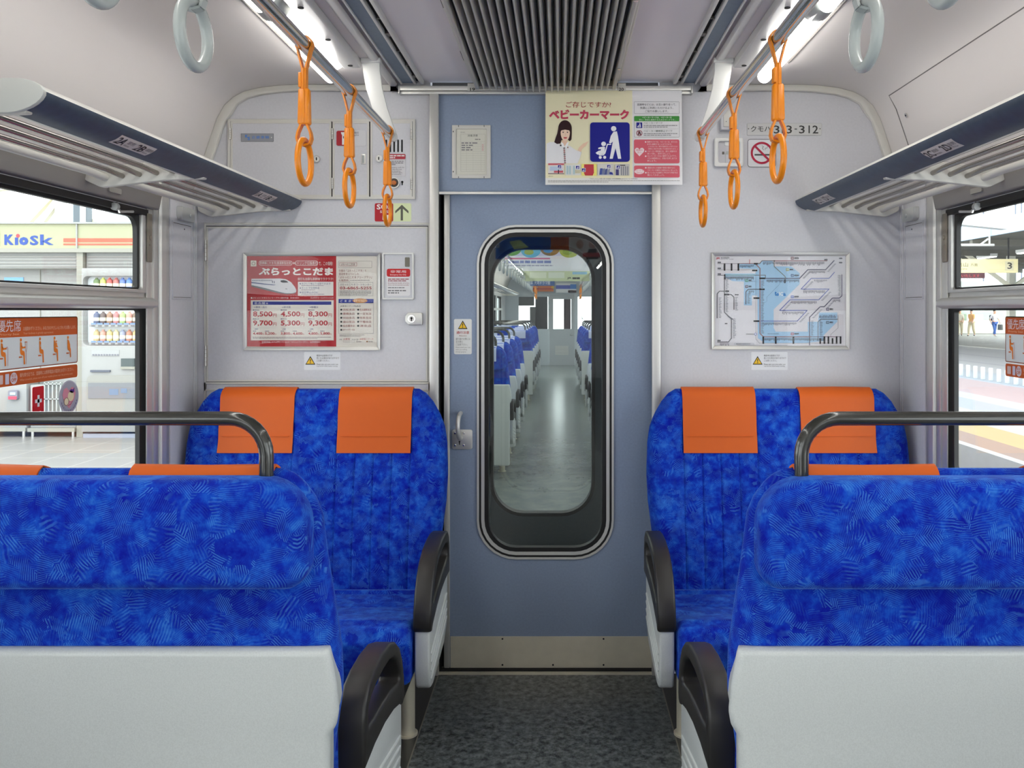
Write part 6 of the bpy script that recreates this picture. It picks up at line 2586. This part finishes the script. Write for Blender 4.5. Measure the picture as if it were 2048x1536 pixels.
# white cabinet with card reader and wire shelf in front of the shutter
t = thing('white_cabinet', (KX(20), YK + 0.1, ZP), 'white appliance cabinet with a small red reader in front of the kiosk shutters', 'cabinet')
b = MB()
b.box(KX(-130), KX(53), YK + 0.0, YK + 0.22, KZ(856), KZ(742), KW)
b.build('body', t, bevel=0.01)
b = MB()
b.box(KX(-132), KX(54), YK - 0.03, YK + 0.22, KZ(862), KZ(855), KC)
b.build('plinth', t)
for x in (46, -60):
    b = MB()
    b.cyl((KX(x), YK + 0.02, ZP), (KX(x), YK + 0.02, KZ(862)), 0.02, CHROME, 10)
    b.build('leg', t)
b = MB()
b.prism(rr(KX(20.5), KZ(799), KX(39), KZ(780), 0.02), 'y', YK - 0.04, YK, mat('reader_grey', (130, 130, 140), 0.4))
rd = b.build('reader', t)
b = MB()
b.box(KX(21.5), KX(38), YK - 0.045, YK - 0.04, KZ(798), KZ(792), mat('reader_red', (214, 74, 92), 0.4))
b.box(KX(25), KX(36), YK - 0.045, YK - 0.04, KZ(789), KZ(784), mat('reader_screen', (180, 206, 210), 0.3))
b.build('reader_panel', rd)
t = thing('wire_rack', (KX(105), YK + 0.1, ZP), 'white low display unit with a wire grid beside the kiosk pillar', 'rack')
b = MB()
b.box(KX(58), KX(150), YK + 0.02, YK + 0.22, KZ(856), KZ(770), KW)
b.build('body', t, bevel=0.01)
b = MB()
for i in range(5):
    x = KX(90 + i * 8)
    b.box(x - 0.006, x + 0.006, YK - 0.01, YK + 0.02, KZ(824), KZ(764), GREYP)
for y in (798, 768):
    b.box(KX(88), KX(124), YK - 0.01, YK + 0.02, KZ(y + 1), KZ(y - 1), GREYP)
b.build('wire_grid', t)
b = MB()
b.box(KX(58), KX(152), YK - 0.03, YK + 0.22, KZ(863), KZ(856), KC)
b.build('plinth', t)
for x in (64, 145):
    b = MB()
    b.cyl((KX(x), YK + 0.02, ZP), (KX(x), YK + 0.02, KZ(862)), 0.02, CHROME, 10)
    b.build('leg', t)
b = MB()
b.box(KX(-20), KX(19), YK + 0.242, YK + 0.2495, KZ(580), KZ(553), mat('kiosk_blue_poster', (120, 176, 226), 0.4))
tag(b.build('blue_poster'), 'small pale blue poster on the kiosk shutter at the left window edge', 'poster')

# vending machine
t = thing('vending_machine', (KX(235), YK + 0.1, ZP), 'white drinks vending machine with lit shelves beside the kiosk pillar', 'vending machine')
YV = YK - 0.08
b = MB()
W0, W1 = KX(171), KX(352)
# cabinet with the display opening
b.box(W0, W1, YV + 0.12, YV + 0.7, KZ(862), KZ(537), KW)
b.prism([(W0, KZ(862)), (W1, KZ(862)), (W1, KZ(537)), (W0, KZ(537))], 'y', YV, YV + 0.12, KW, holes=[rr(KX(174), KZ(690), KX(344), KZ(553), 0.05, 4)])
b.build('body', t, bevel=0.006)
b = MB()
b.box(KX(172), KX(346), YV + 0.10, YV + 0.12, KZ(691), KZ(552), mat('display_back', (224, 230, 234), 0.5, emit=0.15))
b.build('display_back', t)
for y in (583, 652, 687.5):
    b = MB()
    b.box(KX(186), KX(344), YV + 0.0, YV + 0.10, KZ(y + 1.5), KZ(y - 3.2), KW)
    for i in range(9):
        b.box(KX(191 + i * 13), KX(198 + i * 13), YV - 0.004, YV, KZ(y + 0.6), KZ(y - 1.8), mat('button_dark', (96, 96, 100), 0.4))
        b.box(KX(190 + i * 13), KX(200 + i * 13), YV - 0.003, YV, KZ(y - 3.2), KZ(y - 6.2), mat('price_blue', (110, 140, 200), 0.4))
    b.build('shelf', t)
b = MB()
b.box(KX(191), KX(246), YV - 0.004, YV, KZ(711), KZ(699), mat('coin_panel', (166, 168, 168), 0.4))
for i in range(10):
    b.cyl((KX(195 + i * 5.4), YV - 0.008, KZ(709)), (KX(195 + i * 5.4), YV - 0.004, KZ(709)), 0.011, mat('coin_dots', (120, 120, 130), 0.4), 10)
b.build('button_panel', t)
b = MB()
b.box(KX(190), KX(229), YV - 0.02, YV, KZ(743), KZ(739), mat('coin_slot', (84, 90, 104), 0.4))
b.build('bill_slot', t)
b = MB()
b.box(KX(252), KX(278), YV - 0.03, YV, KZ(732), KZ(716), mat('reader_dark', (70, 82, 82), 0.4))
b.box(KX(251), KX(279), YV - 0.03, YV, KZ(737), KZ(732), KC)
b.build('card_reader', t)
b = MB()
b.prism(rr(KX(183), KZ(822), KX(340), KZ(749), 0.06, 5), 'y', YV - 0.02, YV, mat('bin_surround', (150, 150, 144), 0.4))
bn = b.build('collection_bin', t)
b = MB()
b.box(KX(187), KX(336), YV - 0.03, YV - 0.02, KZ(795), KZ(764), mat('bin_flap', (122, 125, 130), 0.25))
b.box(KX(229), KX(247), YV - 0.032, YV - 0.03, KZ(788), KZ(776), mat('flap_label', (104, 126, 152), 0.4))
b.box(KX(252), KX(264), YV - 0.032, YV - 0.03, KZ(784), KZ(775), mat('flap_label', (104, 126, 152), 0.4))
b.build('bin_flap', bn)
b = MB()
b.box(KX(172), KX(350), YV + 0.02, YV + 0.6, ZP, KZ(866), mat('machine_foot', (150, 156, 170), 0.5))
b.build('foot', t)
DC = ((110, 132, 87), (197, 207, 110), (192, 95, 87), (189, 111, 102), (102, 125, 185), (95, 132, 192), (212, 212, 212), (177, 87, 87), (110, 147, 192))
DC2 = ((95, 105, 132), (102, 90, 87), (155, 125, 102), (185, 125, 125), (162, 192, 125), (212, 155, 140), (125, 105, 87), (110, 132, 185), (212, 212, 207))
DC3 = ((197, 177, 132), (203, 155, 140), (212, 197, 140), (216, 204, 162), (155, 162, 185), (185, 132, 110), (203, 177, 125), (212, 197, 155), (155, 132, 102))
for (ys, cols, rowname, hh) in ((577.5, DC, 'upper', 23), (646, DC2, 'middle', 24), (681, DC3, 'lower', 23)):
    for i in range(9):
        x = KX(196 + i * 13)
        z0 = KZ(ys + 1)
        h_ = hh * SK
        b = MB()
        prof = [(0.03, 0), (0.033, 0.01), (0.033, h_ * 0.72), (0.030, h_ * 0.80), (0.014, h_ * 0.90), (0.014, h_)]
        m1 = mat('drink_%d_%d_%d' % cols[i], cols[i], 0.35)
        m2 = mat('drink_label', (232, 226, 206), 0.4)
        rings = [[(x + r * math.cos(2 * PI * j / 12), YV + 0.055 + r * math.sin(2 * PI * j / 12), z0 + z) for j in range(12)] for r, z in prof]
        b.loft(rings, m1)
        rings = [[(x + 0.0338 * math.cos(2 * PI * j / 12), YV + 0.055 + 0.0338 * math.sin(2 * PI * j / 12), z0 + z) for j in range(12)] for z in (h_ * 0.22, h_ * 0.5)]
        b.loft(rings, m2)
        tag(b.build('drink_bottle'), 'sample drink bottle on the %s shelf of the vending machine' % rowname, 'bottle', 'sample drinks on the %s vending machine shelf' % rowname)

# steelwork and signs above the kiosk
YT = 9.5
ST = mat('cream_steel', (226, 222, 200), 0.5)


def TP(px, py, Y=YT):
    return (PX(px, Y), Y, PZ(py, Y))


def beam(b, p, q, w_, m):
    p, q = Vector(p), Vector(q)
    d = (q - p).normalized()
    nv = Vector((0, 1, 0)).cross(d).normalized() * w_ / 2
    yv = Vector((0, w_ / 2, 0))
    P = [p + nv + yv, p - nv + yv, p - nv - yv, p + nv - yv, q + nv + yv, q - nv + yv, q - nv - yv, q + nv - yv]
    b.add(P, [(0, 1, 2, 3), (7, 6, 5, 4), (0, 4, 5, 1), (1, 5, 6, 2), (2, 6, 7, 3), (3, 7, 4, 0)], m)


t = thing('roof_truss', TP(120, 450), 'cream steel roof truss above the kiosk sign', 'truss')
for (p, q, w_) in (((30, 470), (110, 385), 0.10), ((64, 470), (125, 390), 0.09), ((200, 470), (160, 400), 0.08), ((190, 470), (240, 425), 0.08)):
    b = MB()
    beam(b, TP(*p), TP(*q), w_, ST)
    b.build('diagonal', t)
b = MB()
beam(b, TP(122, 900), TP(122, 330), 0.12, mat('grey_post_paint', (196, 196, 192), 0.5))
b.build('post', t)
b = MB()
beam(b, TP(-60, 382), TP(330, 330), 0.12, ST)
b.build('chord', t)
t = thing('column_sign', TP(160, 430), 'narrow dark station column sign above the kiosk roof', 'sign')
b = MB()
b.box(PX(146, 9.3), PX(173, 9.3), 9.3, 9.45, PZ(470, 9.3), PZ(380, 9.3), mat('sign_dark', (92, 104, 112), 0.4))
b.build('sign_box', t)
b = MB()
b.box(PX(162, 9.3), PX(172, 9.3), 9.27, 9.3, PZ(470, 9.3), PZ(380, 9.3), mat('sign_strip', (206, 210, 208), 0.4))
b.build('sign_strip', t)
b = MB()
b.box(PX(205, 9.0), PX(300, 9.0), 9.0, 9.6, PZ(448, 9.0), PZ(425, 9.0), mat('roof_unit', (190, 206, 206), 0.5))
tag(b.build('roof_unit'), 'pale grey box on the kiosk roof at the upper right of the left window', 'box')

# ---------------------------------------------------------------- outside, right: tracks and platforms
ZQ = -0.25
RP = [(5.00, 5.12, (226, 224, 220)), (5.12, 5.55, (176, 128, 92)), (5.55, 6.15, (226, 190, 96)), (6.15, 6.9, (226, 216, 206)), (6.9, 7.7, (196, 206, 220)), (7.7, 8.25, (232, 232, 236)),
      (8.25, 9.9, (226, 196, 200)), (9.9, 11.5, (206, 220, 234)), (11.5, 13.3, (232, 232, 236)), (13.3, 13.5, (200, 200, 210)), (13.5, 15.4, (230, 230, 236)), (15.4, 15.6, (196, 196, 206)), (15.6, 18.9, (228, 228, 234))]
b = MB()
for (a, c, col) in RP:
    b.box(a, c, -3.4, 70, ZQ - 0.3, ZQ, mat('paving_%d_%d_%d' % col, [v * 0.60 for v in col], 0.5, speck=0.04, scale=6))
b.box(5.1, 18.9, -3.4, 70, -1.3, ZQ - 0.3, mat('platform_wall', (74, 78, 84), 0.7, speck=0.3, scale=3))
struct(b.build('platform_ground'))
b = MB()
b.box(1.7, 5.1, -3.4, 70, -1.35, -1.25, mat('ballast', (96, 92, 88), 0.9, speck=0.3, scale=30))
struct(b.build('track_ground'))
for x in (2.6, 3.67):
    b = MB()
    b.prism([(x - 0.06, -1.25), (x + 0.06, -1.25), (x + 0.015, -1.22), (x + 0.03, -1.1), (x - 0.03, -1.1), (x - 0.015, -1.22)], 'y', -3.4, 70, mat('rail_steel', (120, 104, 92), 0.4, metal=0.6))
    struct(b.build('track_rail'))
b = MB()
b.box(18.95, 40, 10, 90, ZQ - 0.5, ZQ - 0.02, mat('far_platform', (140, 140, 134), 0.6))
b.box(18.9, 19.2, 10, 90, ZQ - 0.5, ZQ + 0.01, mat('far_edge', (190, 190, 184), 0.6))
struct(b.build('far_platform_ground'))
t = thing('low_barrier', (10.2, 20, ZQ), 'row of pale low posts on the platform outside the right window', 'barrier')
PB = mat('post_pale', (206, 216, 226), 0.5)
for i in range(24):
    b = MB()
    y = 12.0 + i * 0.36
    b.box(10.17, 10.23, y - 0.05, y + 0.05, ZQ, ZQ + 0.30, PB)
    b.build('post', t, bevel=0.01)
# roof over the far platform with lamps
t = thing('platform_roof', (20, 35, 4), 'dark platform canopy with a pale blue edge outside the right window', 'canopy')
b = MB()
b.box(14.0, 14.1, 5, 80, 3.83, 4.36, mat('fascia_blue', (176, 206, 236), 0.5))
b.build('fascia', t)
b = MB()
b.box(14.1, 27, 5, 80, 3.83, 3.95, mat('canopy_dark', (92, 92, 84), 0.7))
for i in range(14):
    b.box(14.1, 27, 10 + i * 5, 10.2 + i * 5, 3.62, 3.83, mat('canopy_beam', (110, 108, 98), 0.7))
b.build('canopy', t)
for i, y in enumerate((20.6, 30.4, 40.6, 51)):
    b = MB()
    b.box(18.3, 18.55, y, y + 0.25, ZQ, 3.83, mat('canopy_post', (190, 190, 176), 0.5))
    b.build('post', t)
    b = MB()
    beam(b, (16.4, y, 3.8), (18.3, y, 2.4), 0.14, ST)
    beam(b, (20.4, y, 3.8), (18.5, y, 2.4), 0.14, ST)
    b.build('brace', t)
TL = mat('platform_tube', (250, 252, 250), 0.4, emit=5.0)
for i in range(7):
    y = 24.0 + i * 2.95
    b = MB()
    b.box(17.3, 17.55, y, y + 1.2, 3.58, 3.70, WHITE)
    b.box(17.33, 17.52, y + 0.02, y + 1.18, 3.55, 3.58, TL)
    tag(b.build('platform_light'), 'tube light under the dark canopy outside the right window', 'lamp', 'tube lights under the platform canopy')
# hanging direction sign
YG = 24.3


def gx(px, py, l=0):
    return (PX(px, YG), YG - l, PZ(py, YG))


t = thing('direction_sign', gx(1960, 545), 'long cream hanging platform sign with the number 3 outside the right window', 'sign')
b = MB()
b.box(gx(1800, 0)[0], gx(2036, 0)[0], YG, YG + 0.2, PZ(545.5, YG), PZ(518, YG), mat('sign_cream', (232, 220, 170), 0.4, emit=0.25))
b.build('sign_box', t)
for x in (1850, 2020):
    b = MB()
    b.box(PX(x, YG) - 0.02, PX(x, YG) + 0.02, YG + 0.08, YG + 0.12, PZ(518, YG), 3.83, DARK)
    b.build('hanger', t)
s = Sheet(lambda px, py, l: gx(px, py, 0.002 + l * 10))
DG = (110, 106, 84)
s.text('富山・高山', 1878, 525, 1936, 533.5, DG, 0.02)
s.text('方面', 1941, 526.5, 1955, 532.5, DG, 0.01)
s.text('Takayama', 1911, 536, 1934, 540, (140, 134, 104))
s.rect(2010, 522.5, 2027, 541, (238, 228, 190))
s.up().text('3', 2014.5, 525, 2024, 538, (64, 62, 56), 0.02)
s.build('sign_print', t)
t = thing('message_board', gx(1930, 556), 'dark message board with red lettering under the cream platform sign', 'sign')
b = MB()
b.box(gx(1830, 0)[0], gx(1970, 0)[0], YG, YG + 0.15, PZ(556.5, YG), PZ(546, YG), mat('board_dark', (92, 50, 56), 0.5))
b.build('board', t)
s = Sheet(lambda px, py, l: gx(px, py, 0.002 + l * 10))
s.text('電車が通過いたします', 1885, 548.5, 1959, 554.5, (236, 90, 96), 0.01)
s.build('board_lettering', t)
for x, y in ((1967, 60), (2031, 61), (2043, 62)):
    b = MB()
    X_ = PX(x, y)
    b.cyl((X_, y, ZQ - 0.02), (X_, y, 12.5), 0.065, mat('mast_grey', (120, 130, 144), 0.5), 12)
    tag(b.build('wire_mast'), 'thin grey overhead wire mast outside the right window, %s' % ('left of the others' if x < 2000 else ('middle one' if x < 2040 else 'at the picture edge')), 'mast', 'overhead wire masts')
b = MB()
p, q = TP(1979, 452, 23.6), TP(1979, 492, 23.6)
b.tube([p, q], 0.03, mat('mast_white', (216, 216, 210), 0.5), 8)
b.tube([TP(1916, 490, 23.6), TP(1988, 490, 23.6)], 0.04, WHITE, 8)
b.tube([TP(1960, 490, 23.6), TP(1976, 478, 23.6)], 0.03, WHITE, 8)
tag(b.build('wire_bracket'), 'white overhead wire bracket outside the right window', 'bracket')
b = MB()
beam(b, TP(1900, 436, 20), TP(2010, 447, 20), 0.35, mat('steel_white', (214, 220, 220), 0.5))
beam(b, TP(1892, 430, 20), (TP(1892, 430, 20)[0], 20, -1.25), 0.3, mat('steel_white', (214, 220, 220), 0.5))
beam(b, TP(1892, 435.5, 20), TP(1902, 436, 20), 0.3, mat('steel_white', (214, 220, 220), 0.5))
tag(b.build('white_girder'), 'white steel girder above the blue canopy edge outside the right window', 'girder')
# kiosk wall behind the people
t = thing('platform_shop', (30, 58, ZQ), 'pale platform shop counter behind the walking people', 'shop')
b = MB()
b.box(24, 44, 58, 58.4, ZQ, 3.6, mat('shop_wall', (171, 180, 171), 0.6))
b.build('shop_wall', t)
b = MB()
b.box(28.0, 34.0, 57.2, 58, ZQ, ZQ + 0.95, mat('shop_counter', (203, 203, 192), 0.5))
b.build('counter', t)
b = MB()
b.box(28.5, 29.4, 57.3, 57.9, ZQ + 0.95, ZQ + 1.5, mat('shop_green', (110, 190, 110), 0.5))
b.box(29.8, 31, 57.3, 57.9, ZQ + 0.95, ZQ + 1.4, mat('shop_white', (232, 232, 226), 0.5))
b.build('goods', t)


# ---------------------------------------------------------------- people on the far platform
def skin_mesh(name, nodes, edges, m, parent, sub=2, root=0):
    me = bpy.data.meshes.new(name)
    me.from_pydata([n[:3] for n in nodes], edges, [])
    o = bpy.data.objects.new(name, me)
    C.objects.link(o)
    sk = o.modifiers.new('skin', 'SKIN')
    me.skin_vertices or me.attributes
    for v, n in zip(me.skin_vertices[0].data, nodes):
        v.radius = (n[3], n[4] if len(n) > 4 else n[3])
    me.skin_vertices[0].data[root].use_root = True
    ss = o.modifiers.new('sub', 'SUBSURF')
    ss.levels = sub
    ss.render_levels = sub
    me.materials.append(m)
    o.parent = parent
    return o


SKIN = mat('skin', (226, 176, 146), 0.5)


def person(X, Y, rz, label, shirt, trousers, shoes, stride, hair, bag=None, arm=0.1):
    t = thing('person', (X, Y, ZQ), label, 'person', None)
    t.rotation_euler = (0, 0, rz)
    s_ = stride
    # body faces +y; x to the side. one continuous skinned figure
    N = [(0, 0, 0.92, 0.13, 0.10), (0, 0.01, 1.12, 0.12, 0.09), (0, 0.0, 1.32, 0.15, 0.10), (0, 0.0, 1.42, 0.07), (0, 0.02, 1.49, 0.052), (0, 0.035, 1.57, 0.085, 0.095), (0, 0.03, 1.66, 0.075, 0.085),
         (0.17, 0, 1.37, 0.05), (0.21, -0.05 - arm, 1.12, 0.04), (0.20, 0.05 - arm, 0.90, 0.032), (0.19, 0.09 - arm, 0.82, 0.03, 0.02),
         (-0.17, 0, 1.37, 0.05), (-0.21, 0.04 + arm, 1.12, 0.04), (-0.19, 0.14 + arm, 0.92, 0.032), (-0.18, 0.19 + arm, 0.85, 0.03, 0.02),
         (0.09, 0.0, 0.86, 0.085), (0.095, s_ * 0.5 + 0.03, 0.48, 0.058), (0.09, s_ * 0.8, 0.10, 0.04), (0.09, s_ * 0.8 + 0.12, 0.035, 0.035),
         (-0.09, 0.0, 0.86, 0.085), (-0.095, -s_ * 0.35 + 0.03, 0.48, 0.058), (-0.09, -s_ * 0.9, 0.12, 0.04), (-0.09, -s_ * 0.9 + 0.11, 0.05, 0.035)]
    E = [(0, 1), (1, 2), (2, 3), (3, 4), (4, 5), (5, 6), (2, 7), (7, 8), (8, 9), (9, 10), (2, 11), (11, 12), (12, 13), (13, 14), (0, 15), (15, 16), (16, 17), (17, 18), (0, 19), (19, 20), (20, 21), (21, 22)]
    skin_mesh('body', N, E, SKIN, t)
    g = 0.018

    def grow(idx, ed, nm, m, extra=g):
        mp_ = {k: i for i, k in enumerate(idx)}
        nn = [(*N[k][:3], N[k][3] + extra, (N[k][4] if len(N[k]) > 4 else N[k][3]) + extra) for k in idx]
        return skin_mesh(nm, nn, [(mp_[a], mp_[c]) for a, c in ed], m, t)
    grow([0, 1, 2, 3, 7, 8, 11, 12], [(0, 1), (1, 2), (2, 3), (2, 7), (7, 8), (2, 11), (11, 12)], 'shirt', shirt, 0.026)
    grow([0, 15, 16, 17, 19, 20, 21], [(0, 15), (15, 16), (16, 17), (0, 19), (19, 20), (20, 21)], 'trousers', trousers, 0.024)
    for a, c in ((17, 18), (21, 22)):
        skin_mesh('shoe', [(*N[a][:2], N[c][2] + 0.01, 0.05), (N[c][0], N[c][1] + 0.04, N[c][2] + 0.005, 0.042, 0.035)], [(0, 1)], shoes, t)
    skin_mesh('hair', [(0, 0.0, 1.60, 0.09, 0.09), (0, 0.01, 1.68, 0.088, 0.09), (0, 0.03, 1.72, 0.06, 0.06)], [(0, 1), (1, 2)], hair, t)
    b = MB()
    hx = t
    for e in (-0.03, 0.03):
        b.cyl((e, 0.128, 1.605), (e, 0.134, 1.605), 0.008, DARK, 8)
    b.box(-0.022, 0.022, 0.125, 0.134, 1.545, 1.552, mat('lips', (180, 90, 90), 0.5))
    b.prism([(-0.012, 1.572), (0.012, 1.572), (0.0, 1.60)], 'y', 0.12, 0.148, SKIN)
    WL[t.name] = (0, 0, 0)
    b.build('face', t)
    return t


HAIR = mat('dark_hair', (40, 30, 26), 0.6)
SH_W = mat('shoe_white', (226, 226, 222), 0.5)
SH_D = mat('shoe_dark', (60, 54, 50), 0.5)
YPP = 51.5


def ppx(px):
    return PX(px, YPP)


person(ppx(1920), YPP, PI * 0.85, 'person in a cream top and pale trousers walking on the far platform', mat('cream_cloth', (226, 220, 200), 0.8), mat('beige_cloth', (206, 196, 166), 0.8), SH_D, 0.18, HAIR)
person(ppx(1937), YPP - 0.4, PI * 0.7, 'person in an orange yellow shirt and beige trousers on the far platform', mat('apricot_cloth', (236, 180, 110), 0.8), mat('khaki_cloth', (206, 194, 160), 0.8), SH_D, 0.26, HAIR)
q = person(ppx(1976), YPP - 0.8, PI * 1.1, 'person in a white shirt and blue jeans with a dark backpack on the far platform', mat('white_cloth', (228, 226, 232), 0.8), mat('denim', (70, 104, 176), 0.8), SH_W, 0.16, HAIR)
b = MB()
WL[q.name] = (0, 0, 0)
b.prism(roundpoly([(-0.13, 1.0), (0.13, 1.0), (0.13, 1.38), (-0.13, 1.38)], 0.05), 'y', -0.30, -0.13, mat('backpack_navy', (50, 58, 84), 0.7))
bag = b.build('backpack', None, wloc=(0, 0, 0), bevel=0.03)
bag.location = (ppx(1976), YPP - 0.8, ZQ)
bag.rotation_euler = (0, 0, PI * 1.1)
tag(bag, 'dark backpack on the person in blue jeans', 'backpack')
b = MB()
b.prism(roundpoly([(-0.16, 0.42), (0.16, 0.42), (0.14, 0.78), (-0.14, 0.78)], 0.03), 'x', -0.06, 0.06, mat('tote_grey', (104, 104, 96), 0.7))
b.tube([(0, -0.09, 0.77), (0, -0.07, 0.86), (0, 0.07, 0.86), (0, 0.09, 0.77)], 0.01, mat('tote_grey', (104, 104, 96), 0.7), 8)
bag = b.build('tote_bag', None, wloc=(0, 0, 0), bevel=0.015)
bag.location = (ppx(1976) + 0.27, YPP - 1.03, ZQ - 0.01)
bag.rotation_euler = (0, 0, 0.4)
tag(bag, 'grey tote bag held by the person in blue jeans', 'bag')
